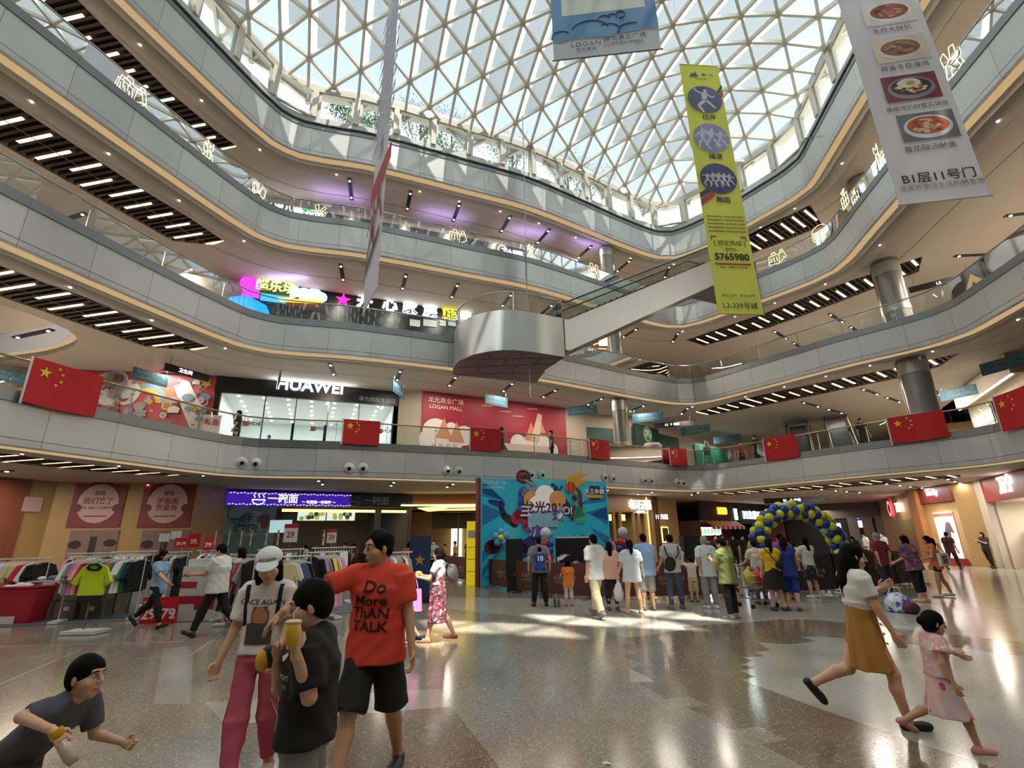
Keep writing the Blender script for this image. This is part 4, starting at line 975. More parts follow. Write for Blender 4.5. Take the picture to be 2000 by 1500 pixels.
o = MB(); w.box(o, 1.3, w.L - .5, .3, 2.75, .02, .06, 0); w.box(o, 1.3, w.L - .5, 2.5, 2.68, .06, .065, 1)
w.poly(o, [(2.0, 1.6), (2.3, 2.2), (2.7, 2.2), (2.9, 1.6), (2.6, 1.7), (2.45, 1.2)], .066, 2)
tag(o.build('poster', [mat('e6dde0', .4, 0, .25), mat('c4503c', .5), mat('5a4a50', .5)]), 'tall white poster with a face drawing between the right pillars', 'poster')
o = tag(w.box(MB(), 1.1, w.L - .2, 0, .35, .05, .6).build('plinth', mat('8f2a2a', .5)), 'low red plinth under the tall white poster', 'plinth')
lamp_at(w.pt(2.2, 2.9, .9), 40, (1, .95, .9), 1)
# drugstore with a red fascia at the right edge
w = Wall(WBP[19], WBP[20]); w = Wall((23.6, 24.9), (17.2, 12.4)); zb = 3.05
struct(w.box(MB(), -.75, .2, 0, BC, -.1, .25).build('wall_pillar_pale', mat('b5ab9c', .5)))
sg = thing('shop_sign', w.pt(3, 3.5, .1), 'red fascia with two white lit characters at the right edge', 'shop sign')
kid(w.box(MB(), -.5, w.L, zb, BC - .02, .0, .2), 'board', mat('8e2019', .4), sg)
a, z = w.at(1975, 938); mb = MB(); w.addtext(mb, '万宁', .78, a, (zb + BC) / 2 + .05, .24, 0, bold=.035, depth=.06); kid(mb, 'characters', glow('fff6f4', 3), sg)
room(w, .2, w.L, 0, zb, 6, [mat('cbbfae', .6), mat('d8d0c2', .6), mat('b9ae9c', .3)], 'drugstore')
for aa in (2.5, 5.5, 8.5): lamp_at(w.pt(aa, zb - .1, -1.5), 110, (1, .95, .86), 1.6)
for q, aa in enumerate((.5, 1.9, 3.3, 4.7)):
    t = thing('shop_shelf', w.pt(aa, 0, -1.2), 'stocked white shelf unit in the drugstore, %s from the pillar' % nth(q), 'shelf', 'shelves of the drugstore', atan2(w.t.y, w.t.x))
    mb = MB(); mb.box((0, 0, .9), (.06, .8, 1.8)); mb.box((1.1, 0, .9), (.06, .8, 1.8))
    for zz_ in (.1, .5, .9, 1.3, 1.7): mb.box((.55, 0, zz_), (1.1, .8, .04))
    mb.build('rack', mat('d9d4ca', .5), t); r = random.Random(q); mb = MB()
    for zz_ in (.12, .52, .92, 1.32):
        for k in range(8): mb.box((.1 + k * .13, -.25, zz_ + .13), (.11, .2, .2 + .08 * r.random()), 0, r.randrange(5))
    o = mb.build('goods', [mat(c) for c in ('a3483a', 'd9cdb8', '6b4a3a', '3f5a7a', 'b08a4a')], t); o['kind'] = 'stuff'
w = WB[20]
# ================================================================ things hung in the hall
def rim_hit(k, u, v, o=-.05, z0=None, z1=None):
    P = np.array([p[:] for p in off(k, o)]); Q = np.roll(P, -1, 0); e = Q - P
    best = (9, None, None)
    for z in np.linspace(z0 or HB[k] - .3, z1 or HT[k] + 1.2, 110):
        a = A(u, v, z); a2 = np.array((a.x, a.y)); t = np.clip(((a2 - P) * e).sum(1) / ((e * e).sum(1) + 1e-9), 0, 1)
        d = np.linalg.norm(P + e * t[:, None] - a2, axis=1); i = int(d.argmin())
        if d[i] < best[0]: best = (d[i], a, i + t[i])
    i = int(best[2]); t = (off(k, o)[(i + 1) % len(P)] - off(k, o)[i]).normalized()
    return best[1], t
def flag(u, v, label, w=1.5, h=1.0, sag=.1):
    p, t = rim_hit(1, u, v, -.05, 5.9, 6.8)
    ztop = min(p.z, HT[1] + .93); Q = off(1, -.05); i = min(range(len(Q)), key=lambda i: (Q[i] - p.xy).length); a = i
    while (Q[a % len(Q)] - p.xy).length < w * .97: a += 1
    t = (Q[a % len(Q)] - p.xy).normalized()
    r = thing('flag', (p.x, p.y, ztop), label, 'flag', 'red flags on the lowest gallery railing', atan2(t.y, t.x))
    def S(a, b): return (a * w, -.09 - .02 * sin(a * 9 + b * 2) - .015 * b, -b * h - .12 * a * sag - .03 * sin(a * 3.1) * b)
    rows = [[S(i / 12, j / 6) for i in range(13)] for j in range(7)]; mb = MB(); mb.sheet(rows); mb.sheet([[(x, y + .012, z) for x, y, z in rr] for rr in rows[::-1]])
    mb.build('cloth', mat('c4161f', .7), r)
    def star(cx, cz, R, rot):
        q = []
        for i in range(10):
            rr = R if i % 2 == 0 else R * .4; a = cx + rr * sin(i * pi / 5 + rot) / w; b = cz - rr * cos(i * pi / 5 + rot) / h
            x, y, z = S(a, b); q.append((x, y - .012, z))
        return q
    mb = MB(); mb.add(star(.18, .27, .16, 0), [tuple(range(10))[::-1]])
    for cx, cz, ro in ((.36, .11, .4), (.42, .22, .8), (.42, .38, 0), (.36, .48, .5)): mb.add(star(cx, cz, .055, ro), [tuple(range(10))[::-1]])
    mb.build('stars', mat('f2cf2a', .6), r)
    MB().bar((-.03, -.095, .02), (-.03, -.11, -h - .06), .05, .02).build('white_sleeve', mat('dedbd8', .6), r)
for u, v, l, ww, hh in ((64, 694, 'red flag with yellow stars, nearest on the left arm of the railing', 1.75, 1.22), (672, 819, 'red flag with yellow stars on the railing before the phone shop', 1.45, 1.0), (918, 834, 'red flag with yellow stars before the crimson hoarding', 1.45, 1.0),
    (1148, 853, 'red flag with yellow stars just left of the far round column', 1.35, 1.0), (1304, 871, 'red flag with yellow stars at the far rounded corner of the railing', 1.25, .98), (1492, 858, 'red flag with yellow stars left of the escalators', 1.65, 1.15), (1733, 818, 'red flag with yellow stars before the large right column', 1.9, 1.12), (1945, 776, 'red flag with yellow stars at the right edge of the railing', 1.9, 1.3)):
    flag(u, v, l, ww, hh, -.2 if u > 1400 else .15)
# round air nozzles in pairs on the lowest fascia
for q, (u, v) in enumerate(((472, 903), (500, 905), (682, 914), (709, 914), (874, 919), (896, 920), (1037, 927), (1058, 927), (1180, 932), (1196, 934), (1257, 938), (1270, 939), (1322, 942), (1333, 943))):
    p, t = rim_hit(1, u, v, -.01, 4.3, 5.0); 
    r = thing('air_nozzle', p, 'white round air nozzle on the lowest fascia, %s of its pair, %s pair from left' % (('left', 'right')[q % 2], nth(q // 2)), 'air nozzle', 'air nozzles on the lowest fascia', atan2(t.y, t.x))
    M = Matrix.Rotation(radians(90), 3, 'X')
    MB().lathe([(.13, -.03), (.205, 0), (.205, .03), (.17, .06), (.13, .06)], n=22, M=M).build('flange', mat('e2e2e0', .4), r)
    M2 = Matrix.Rotation(radians(110), 3, 'X')
    MB().lathe([(.15, -.02), (.15, .07), (.12, .12), (.075, .135)], n=20, M=M2).build('swivel_ball', mat('cfcfcd', .35), r)
    c = M2 @ Vector((0, 0, .13)); mb = MB(); mb.lathe([(.077, 0), (.06, -.01), (0, -.012)], c, 16, M=M2); mb.build('bore', mat('0a0a0a', .8), r)
# teal pennant boards hung from the second soffit
M_TEAL, M_TEAL2 = mat('3b6475', .6), mat('7fa0aa', .6)
for q, (u, v, w_, edge, lab) in enumerate(((294, 737, 1.5, .5, 'teal hanging board over the left gallery, before the red mural'), (545, 742, 1.3, 1.25, 'pale teal hanging board seen edge-on left of the white capital letters'), (779, 762, 1.5, .95, 'small teal hanging board at the right end of the black sign'), (970, 783, 1.5, .6, 'teal hanging board before the crimson hoarding'), (1138, 801, 1.7, .1, 'teal hanging board right of the crimson hoarding'), (1265, 815, 1.9, .1, 'teal hanging board beside the round coffee emblem'), (1358, 840, 2.0, 0, 'teal hanging board above the brighter green hoarding'), (1420, 857, 2.0, 0, 'teal hanging board at the right of the brighter green hoarding'), (1877, 766, 1.9, -.1, 'teal hanging board right of the large right column'), (1972, 708, 2.2, -.15, 'bright teal hanging board at the right edge'), (12, 733, 1.4, .3, 'dark teal hanging board at the left edge'))):
    z = 8.72; p = A(u, v, z); rz = atan2(-p.x, p.y) + edge * 1.5 - .25
    r = thing('hanging_board', p, lab, 'hanging sign', 'teal boards hung under the second gallery', rz)
    mb = MB(); mb.box((0, 0, 0), (w_, .03, .55)); mb.build('board', M_TEAL, r)
    mb = MB(); 
    for e in (-1, 1): addtext(mb, 'LOGAN MALL', .2, (0, -.02 * e, -.08), (e, 0, 0), (0, 0, 1), 0, depth=.004); addtext(mb, '龙光商业广场', .2, (0, -.02 * e, .12), (e, 0, 0), (0, 0, 1), 0, depth=.004)
    mb.build('lettering', M_TEAL2, r)
    for e in (-1, 1): MB().cyl((e * w_ * .42, 0, .27), (e * w_ * .42, 0, HB[2] + .02 - z), .008, n=5).build('wire', M_STEEL, r)
# black direction signs
for u, v, z, w_, rz, body, lab in ((366, 728, 8.85, 1.9, .75, '卫生间', 'black direction sign hung before the red mural'), (1316, 829, 8.8, 2.6, -.15, 'L2  ↑ 电梯', 'black direction sign between the green hoardings'), (1550, 977, 3.75, 3.4, 0, 'B1   ↑ 电梯', 'black direction sign over the balloon arch'), (1838, 552, 13.9, 2.6, -.2, 'L2', 'black direction sign under the third gallery at right')):
    p = A(u, v, z); r = thing('direction_sign', p, lab, 'direction sign', None, atan2(-p.x, p.y) * .6 + rz)
    MB().box((0, 0, 0), (w_, .08, .32)).build('panel', mat('121215', .4), r); mb = MB(); addtext(mb, body, .2, (-.1, -.045, 0), (1, 0, 0), (0, 0, 1), 0, depth=.006); mb.build('lettering', G_W, r)
    top = {8.85: HB[2], 8.8: HB[2], 3.75: HB[1], 13.9: HB[3]}[z] + .02 - z
    for e in (-1, 1): MB().cyl((e * w_ * .4, 0, .16), (e * w_ * .4, 0, top), .012, n=5).build('hanger', M_STEEL, r)
# neon outlines on the third railing
NEON = glow('ffe39a', 2.4)
def P2(pts): return [pts]
ICON = {
 'bags': [[(-.45, -.3), (.1, -.4), (.15, .15), (-.4, .2), (-.45, -.3)], [(.12, -.38), (.5, -.15), (.4, .22), (.15, .15)], [(-.25, .18), (-.22, .35), (-.05, .36), (-.02, .17)], [(.2, .17), (.24, .34), (.36, .36), (.36, .2)], [(-.3, .05), (-.28, -.2)], [(-.15, .04), (-.13, -.21)], [(.0, .03), (.02, -.22)]],
 'dress': [[(-.12, .55), (-.14, .25), (-.07, .12), (-.32, -.5), (0, -.58), (.32, -.5), (.07, .12), (.14, .25), (.12, .55), (.02, .3), (-.12, .55)], [(-.07, .12), (.07, .12)], [(-.06, .08), (-.1, -.5)], [(.06, .08), (.1, -.5)]],
 'glasses': [[(-.12, .5), (-.3, .45), (-.26, .05), (-.12, 0), (-.02, .1), (-.12, .5)], [(-.18, .02), (-.3, -.45)], [(-.42, -.45), (-.18, -.5)], [(.12, .48), (.3, .4), (.28, 0), (.15, -.06), (.03, .05), (.12, .48)], [(.2, -.05), (.3, -.5)], [(.18, -.55), (.42, -.48)]],
 'cup': [[(-.28, .2), (.32, .16), (.2, -.5), (-.16, -.48), (-.28, .2)], [(-.35, .2), (.38, .16)], [(-.1, .2), (-.2, .5), (-.02, .55), (0, .25)], [(.05, .2), (.25, .5), (.32, .4), (.15, .18)], [(-.1, -.1), (.05, .0), (.12, -.2), (-.02, -.3), (-.1, -.1)]],
 'burger': [[(-.4, .1), (-.3, .35), (0, .45), (.3, .35), (.4, .1), (-.4, .1)], [(-.42, 0), (.42, 0)], [(-.42, -.1), (.42, -.1)], [(-.4, -.2), (.4, -.2), (.34, -.38), (-.34, -.38), (-.4, -.2)]],
 'gift': [[(-.3, -.45), (.3, -.45), (.3, .15), (-.3, .15), (-.3, -.45)], [(-.3, -.15), (.3, -.15)], [(-.1, -.45), (-.1, .15)], [(.1, -.45), (.1, .15)], [(0, .15), (-.2, .4), (-.05, .42), (0, .15), (.2, .4), (.05, .45), (0, .15)]],
}
for kind, u, v, lab in (('bags', 258, 175, 'yellow neon outline of shopping bags on the left arm of the third railing'), ('dress', 407, 300, 'yellow neon outline of a dress on the left arm of the third railing'), ('glasses', 505, 380, 'yellow neon outline of clinking glasses at the left bend of the third railing'), ('cup', 622, 420, 'yellow neon outline of a popcorn cup on the third railing'), ('bags', 893, 462, 'yellow neon outline of shopping bags midway along the back of the third railing'), ('dress', 1037, 495, 'yellow neon outline of a dress on the third railing near the thin banner'), ('glasses', 1160, 530, 'yellow neon outline of glasses left of the upper round column'), ('bags', 1517, 503, 'yellow neon outline of bags right of the yellow banner'), ('burger', 1601, 455, 'yellow neon outline of a burger before the right upper column'), ('gift', 1650, 387, 'yellow neon outline of a gift box on the right arm of the third railing'), ('dress', 1715, 305, 'yellow neon outline of a dress left of the white food banner'), ('glasses', 1857, 120, 'yellow neon outline of glasses right of the white food banner')):
    p, t = rim_hit(3, u, v, .08, HT[3] + .2, HT[3] + .75); r = thing('neon_icon', p, lab, 'neon sign', 'neon outlines on the third railing', atan2(t.y, t.x))
    mb = MB()
    for path in ICON[kind]: mb.tube([(x, -.03, z) for x, z in path], .012, 6)
    mb.build('neon_tube', NEON, r); MB().box((0, -.005, 0), (.3, .02, .04)).build('bracket', mat('8a8a88', .4), r)
# ---------------------------------------------------------------- banners
def figure(mb, w, a, z, h, d, mi, pose=0):
    def limb(p, q, r0, r1):
        p, q = Vector(p), Vector(q); t = (q - p).normalized(); n = Vector((-t.y, t.x))
        pts = [p + n * r0, p - n * r0, q - n * r1, q + n * r1]; w.poly(mb, [(a + x.x * h, z + x.y * h) for x in pts], d, mi)
    w.disc(mb, a + (.02 + pose * .03) * h, z + .44 * h, .07 * h, d, mi, n=10); limb((.0, .38), (.0, .02), .11, .09)
    limb((.02, .05), (-.16 - .1 * pose, -.22), .06, .05); limb((-.16 - .1 * pose, -.22), (-.2 + .1 * pose, -.5), .05, .035)
    limb((.02, .05), (.16, -.2 + .1 * pose), .06, .05); limb((.16, -.2 + .1 * pose), (.22 + .12 * pose, -.46 + .14 * pose), .05, .035)
    limb((-.08, .34), (-.26, .22 + .2 * pose), .04, .035); limb((-.26, .22 + .2 * pose), (-.34, .05 + .5 * pose), .035, .03)
    limb((.08, .34), (.24, .26 - .1 * pose), .04, .035); limb((.24, .26 - .1 * pose), (.36, .42 - .2 * pose), .035, .03)
def banner(p0, p1, zb, zt, cloth, label, prints, name='banner', rod='c8c8ca', extra=0):
    w = Wall(p0, p1); c = (w.p0 + w.p1) / 2
    r = thing(name, (c.x, c.y, zb), label, 'banner')
    n = 9; rows = []
    for j in range(15):
        b = j / 14; rows.append([w.pt(w.L * i / (n - 1), zb + (zt - zb) * b, .006 * sin(i * 1.4 + b * 3) - .012) for i in range(n)])
    mb = MB(); mb.sheet(rows); kid(mb, 'cloth', cloth, r)
    q = w.pt(0, zb, -.01), w.pt(w.L, zb, -.01); kid(MB().cyl(q[0] - Vector((w.t.x, w.t.y, 0)) * .04, q[1] + Vector((w.t.x, w.t.y, 0)) * .04, .022, n=8), 'bottom_rod', mat(rod, .4, .4), r)
    q = w.pt(0, zt, -.01), w.pt(w.L, zt, -.01); kid(MB().cyl(q[0], q[1], .02, n=8), 'top_rod', mat(rod, .4, .4), r)
    for e in (.12, .88):
        x = w.pt(w.L * e, zt, -.01); d = rim_dist(x.x, x.y); kid(MB().cyl(x, (x.x, x.y, roof_z(d) - .05), .006, n=5), 'cord', mat('d8d8d4', .5), r)
    prints(w, r); return r
# yellow-green fitness banner
pb0, pb1 = A(1403, 612, 8.4), A(1492, 614, 8.4); yb = pb0.y
ztp = AY(1369, 127, (pb0.y + pb1.y) / 2).z
def yellow(w, r):
    L, H = w.L, ztp - 8.4; Zv = lambda v: 8.4 + H * (1 - v); c = L / 2; D = .03
    mb = MB()
    w.poly(mb, [(c + L * .25, Zv(.145)), (L, Zv(.09)), (L, Zv(.11)), (c + L * .25, Zv(.165))], D, 0); w.poly(mb, [(c + L * .25, Zv(.17)), (L, Zv(.115)), (L, Zv(.14)), (c + L * .25, Zv(.195))], D, 1)
    w.poly(mb, [(0, Zv(.565)), (L * .3, Zv(.535)), (L * .3, Zv(.555)), (0, Zv(.585))], D, 0); w.poly(mb, [(0, Zv(.59)), (L * .35, Zv(.55)), (L * .35, Zv(.575)), (0, Zv(.615))], D, 1)
    kid(mb, 'stripes', [mat('3b3d48', .6), mat('a8373c', .6)], r)
    rx = L * .44; rz = H * .062
    for q, v in enumerate((.165, .335, .505)):
        mb = MB(); w.disc(mb, c, Zv(v), rx, D + .004, 0, rz, n=28)
        for i, (dx, s_, po) in enumerate((((0, 1.1, 1),), ((-.5, .85, 0), (0, .95, 1), (.5, .8, .6)), ((-.6, .55, .6), (-.3, .6, .2), (0, .65, .9), (.3, .6, .4), (.6, .55, .7)))[q]): figure(mb, w, c + dx * rx, Zv(v) - .02 * H * .3, rz * 1.5 * s_, D + .006 + i * .001, 1, po)
        kid(mb, 'round_picture', [mat(('50506e', '8787b0', '3f3f68')[q], .6), mat('c3bfd0', .6)], r)
        mb = MB(); w.addtext(mb, ('拉伸', '操课', '舞蹈')[q], L * .17, c + L * .03, Zv((.245, .415, .59)[q]), D, 0, bold=.015); kid(mb, 'caption', mat('2f3330', .6), r)
    mb = MB(); 
    w.poly(mb, [(c - L * .3, Zv(.06)), (c - L * .22, Zv(.04)), (c - L * .18, Zv(.05)), (c - L * .14, Zv(.035)), (c - L * .06, Zv(.06))], D, 0); w.addtext(mb, '舞一间', L * .1, c + L * .18, Zv(.05), D, 0); w.addtext(mb, 'FITNESS STUDIO', L * .04, c, Zv(.07), D, 0); kid(mb, 'logo', mat('1f5a48', .6), r)
    mb = MB()
    for i in range(5): w.addtext(mb, '健身瑜伽舞蹈操课私人教练专业团队欢迎您来', L * .043, c, Zv(.655 + i * .014), D, 0)
    kid(mb, 'small_print', mat('5b6a33', .6), r)
    mb = MB(); w.addtext(mb, '[ 预定热线 ]', L * .14, c, Zv(.755), D, 0); w.addtext(mb, '(0752)', L * .1, c, Zv(.778), D, 0, bold=.01); w.addtext(mb, '5765980', L * .225, c, Zv(.805), D, 0, bold=.03); w.addtext(mb, 'L3-339号铺', L * .16, c, Zv(.975), D, 0); kid(mb, 'characters', mat('1d211c', .6), r)
    mb = MB()
    for e in (-1, 1): w.box(mb, c + e * L * .4 - .015, c + e * L * .4 + .015, Zv(.745), Zv(.73), D - .004, D); w.box(mb, c + min(e * L * .4, e * L * .28), c + max(e * L * .4, e * L * .28), Zv(.733), Zv(.728), D - .004, D)
    w.box(mb, c - L * .4, c + L * .4, Zv(.833), Zv(.827), D - .004, D); w.addtext(mb, '地址：三楼三三九号铺', L * .06, c, Zv(.842), D, 0); kid(mb, 'red_brackets', mat('9c2a28', .6), r)
    mb = MB()
    for e in (-1, 1): w.addtext(mb, '关注公众号', L * .065, c + e * L * .2, Zv(.94), D, 0)
    kid(mb, 'captions', mat('2b2f22', .6), r)
banner(pb0.xy, pb1.xy, 8.4, ztp, clothm('d6dd6a', .42, 0, 'yellow cloth'), 'long yellow-green fitness banner with three round pictures and a phone number', yellow, rod='d6e04a')
# blue mall banner at the top edge
q0, q1 = A(1082, 118, 14.2), A(1292, 95, 14.2)
def blue(w, r):
    L = w.L; z0 = 14.2; D = .03; mb = MB()
    S = L / 205   # metres per target pixel on the banner
    w.poly(mb, [(0, z0 + 50 * S), (L * .3, z0 + 52 * S), (L * .7, z0 + 50 * S), (L * .9, z0 + 56 * S), (L, z0 + 53 * S), (L, z0 + 2.6), (0, z0 + 2.6)], D - .006, 0)
    w.box(mb, L * .1, L * .9, z0 + 112 * S, z0 + 2.58, D - .006, D - .003, 2)
    kid(mb, 'blue_field', [mat('4f7fae', .6), mat('5f93bd', .6), mat('c8ccbf', .6)], r)
    mb = MB()
    for cx, cz, R in ((.08, 54, 20), (.2, 60, 24), (.36, 66, 34), (.5, 58, 26)): w.disc(mb, cx * L, z0 + cz * S, R * S, D + .001 + cx * .01, 0, R * .55 * S)
    kid(mb, 'cloud', mat('4a86ac', .6), r)
    mb = MB()
    def arc(cx, cz, R, a0, a1, k=.7): mb.tube([w.pt(cx * L + R * S * cos(a0 + (a1 - a0) * i / 12), z0 + (cz + k * R * sin(a0 + (a1 - a0) * i / 12)) * S, D + .012) for i in range(13)], .012, 5)
    arc(.08, 58, 18, .5, 3.4); arc(.36, 66, 36, .2, 2.9); arc(.53, 62, 22, -.7, 2.2); arc(.5, 92, 12, 0, 3.1); arc(.58, 96, 9, -.6, 2.6); arc(.66, 98, 9, -2, 3.6, 1); arc(.75, 52, 30, 1.2, 2.6)
    kid(mb, 'cloud_lines', mat('23466e', .6), r)
    mb = MB(); w.addtext(mb, 'LOGAN', 15.5 * S, L * .31, z0 + 31 * S, D, 0, space=1.15); w.addtext(mb, '龙光商业', 9 * S, L * .31, z0 + 17 * S, D, 0, space=1.3); w.box(mb, L * .48, L * .484, z0 + 16 * S, z0 + 40 * S, D - .003, D)
    w.addtext(mb, '龙光商业广场', 13 * S, L * .68, z0 + 38 * S, D, 0, space=1.1); w.addtext(mb, 'LOGAN MALL', 10.5 * S, L * .68, z0 + 24 * S, D, 0, space=1.1); kid(mb, 'lettering', mat('3a3c44', .6), r)
banner(q0.xy, q1.xy, 14.2, 14.2 + 4.5, clothm('c9ccd2', .4, 0, 'pale cloth'), 'blue and grey mall banner with cloud drawings cut by the top edge', blue, rod='8a8d92')
# white food banner
q0, q1 = A(1757, 400, 9.3), A(1935, 381, 9.3)
wz = Wall(q0.xy, q1.xy)
def food(w, r):
    L = w.L; D = .03; z0 = 9.3
    def pos(u, v): return w.at(u, v)
    for q, (u, v, cap, cu, cv, bg, bowl, food_, bits) in enumerate(((1735, 25, '天府大拼扒', 1741, 60, 'd9d6d4', 'e6e2dc', '8f4a44', ('b9625a', 'c98a52', '6b3a38')), (1757, 96, '荷香冬菇滑鸡', 1766, 132, 'cfc6b8', 'd9cba6', '8b5a48', ('a8705a', '7f8a4a', '5f4436')), (1778, 172, '黑椒鸡扒时菜石锅饭', 1790, 210, '7a2f45', '8a8690', '3a3238', ('e6e2d4', 'd0a23c', 'a8484a')), (1811, 247, '番茄酸汤鲈鱼', 1816, 289, '6f7378', 'dcdcdc', 'c25f3a', ('d8b28c', 'c9c0a0', 'b5482f')))):
        a, z = pos(u, v); mb = MB(); hw, hh = L * .33, L * .22
        w.poly(mb, [(a - hw, z - hh), (a + hw, z - hh), (a + hw, z + hh), (a - hw, z + hh)], D, 0)
        w.disc(mb, a, z - .02, hw * .86, D + .003, 1, hh * .84, 28); w.disc(mb, a, z + .02, hw * .74, D + .005, 2, hh * .64, 26)
        rr = random.Random(q)
        for i in range(26):
            an = rr.random() * 6.28; ra = rr.random() ** .5 * .8; w.disc(mb, a + hw * .7 * ra * cos(an), z + .02 + hh * .6 * ra * sin(an), .04 + .05 * rr.random(), D + .006 + i * .0003, 3 + i % 3, .03 + .03 * rr.random(), 9)
        if q == 2: w.disc(mb, a - .03, z + hh * .3, hw * .42, D + .016, 3, hh * .36, 20); w.disc(mb, a, z + hh * .3, hw * .17, D + .018, 4, hh * .16, 14)
        kid(mb, 'food_picture', [mat(c, .55) for c in (bg, bowl, food_) + bits], r)
        a, z = pos(cu, cv); mb = MB(); w.addtext(mb, cap, L * (.1 if len(cap) < 8 else .082), a, z, D, 0); kid(mb, 'caption', mat('6d6d74', .6), r)
    a, z = pos(1832, 346); mb = MB(); w.addtext(mb, 'B1层11号门', L * .165, a, z, D, 0, bold=.012); kid(mb, 'characters', mat('2b2b2f', .6), r)
    a, z = pos(1838, 363); mb = MB(); w.addtext(mb, '这里将是您生活的栖息港', L * .085, a, z, D, 0); kid(mb, 'small_characters', mat('86868e', .6), r)
banner(q0.xy, q1.xy, 9.3, 18.6, clothm('dcdbe6', .45, 0, 'white cloth'), 'white food banner with four dish pictures hung at upper right', food, rod='d8d8dc')
# tall white banner seen nearly edge-on
q0, q1 = A(707, 615, 8.6), A(736, 561, 8.6)
def tallp(w, r):
    L = w.L; D = .03; mb = MB(); at = w.at
    p = [at(738, 345), at(768, 270), at(765, 295), at(735, 390), at(733, 392)]; w.poly(mb, [p[0], p[1], (p[1][0], p[1][1] - .7), (.05, p[3][1]), (.05, p[0][1])], D, 0)
    kid(mb, 'red_ribbon', mat('a83040', .6), r)
    mb = MB(); 
    for i in range(11): w.addtext(mb, '中国共产党万岁中国', .34, L * .55, 21.2 - i * .62, D, 0)
    kid(mb, 'faint_lettering', mat('b4b4c4', .6), r)
    mb = MB(); 
    for i in range(40):
        w.box(mb, L * .55 + .1 * rnd.uniform(-3, 3), L * .55 + .1 * rnd.uniform(-3, 3) + .1, 13.9 + i % 8 * .11, 13.95 + i % 8 * .11, D - .003, D)
    kid(mb, 'grey_scribble', mat('5c5c66', .6), r)
    mb = MB(); figure(mb, w, L * .3, 11.2, 2.2, D, 0, .2); figure(mb, w, L * .68, 11.9, 2.3, D + .003, 1, .4); w.poly(mb, [(.1, 10.2), (L * .9, 10.9), (L * .9, 10.5), (.1, 9.8)], D + .002, 2)
    kid(mb, 'figures', [mat('7d4a50', .6), mat('84404a', .6), mat('4b4852', .6)], r)
banner(q0.xy, q1.xy, 8.6, 25.2, clothm('d6d4e2', .45, 0, 'white cloth'), 'tall white banner with red ribbon and figures, seen nearly edge-on at left', tallp, rod='d8d8dc')
# thin banner seen edge-on
q0, q1 = A(1036, 776, 8.0), A(1033.5, 752, 8.0)
def thinp(w, r):
    mb = MB(); w.box(mb, .1, w.L - .1, 13.5, 15.2, .02, .03); kid(mb, 'blue_print', mat('6fa0c8', .6), r)
banner(q0.xy, q1.xy, 8.0, 23.0, clothm('c9c9d2', .4, 0, 'white cloth'), 'thin pale banner hanging exactly edge-on before the escalator landing', thinp, rod='d0d0d4')
# ---------------------------------------------------------------- landing box and escalator between middle and third gallery
P = [(-2.75, 21.55), (-2.62, 20.6), (-2.2, 19.6), (-1.6, 18.95), (-.9, 18.6), (.1, 18.5), (1.1, 18.85), (2.27, 19.4), (1.55, 21.0), (1.2, 23.0)]
P = crom(P[:7], 5) + [Vector(p) for p in P[7:]]
zt, zb = HT[2], 9.02
mb = MB(); m = len(P)
mb.flat([P], zb, 1, False); mb.flat([P], FL[2], 2, True)
mb.sheet([[(p.x, p.y, zb) for p in P], [(p.x, p.y, zt) for p in P]], 0, True)
mb.sheet([[(p.x, p.y, zt) for p in P], [(p.x + (.3 - p.x) * .05, p.y + (21 - p.y) * .05, zt) for p in P]], 3, False)
land = struct(mb.build('balustrade_landing', [mat('b3b5b6', .33, .4), mat('4f4b48', .5), M_MARB, M_COPE]))
mb = MB()
for a, b in (((-2.4, 20.5), (2.0, 20.2)), ((-1.9, 19.5), (2.2, 19.5)), ((-2.6, 21.5), (1.6, 21.4)), ((-1, 18.65), (-.9, 19.5)), ((.5, 18.7), (.4, 19.5)), ((-.2, 19.5), (-.4, 20.4)), ((1.2, 19.5), (1.0, 20.3)), ((-1.4, 20.4), (-1.6, 21.4)), ((.2, 20.3), (0, 21.4))): mb.bar((a[0], a[1], zb - .004), (b[0], b[1], zb - .004), .035, .01)
struct(mb.build('panel_joint_trim', mat('141312', .7), land))
gl = thing('glass_railing', (0, 0, 0), 'curved glass railing with posts round the escalator landing box', 'railing')
Q = [Vector((p.x + (.3 - p.x) * .03, p.y + (21 - p.y) * .03)) for p in P[:26]]
mb = MB(); mb.sheet([[(p.x, p.y, zt) for p in Q], [(p.x, p.y, zt + .84) for p in Q]]); mb.build('glass_pane', M_GLASS, gl)
mb = MB(); mb.tube([(p.x, p.y, zt + .87) for p in Q], .03); mb.build('handrail', M_STEEL, gl)
for i in range(2, len(Q), 5): MB().bar((Q[i].x, Q[i].y, zt), (Q[i].x, Q[i].y, zt + .85), .05, .02).build('post', M_STEEL, gl)
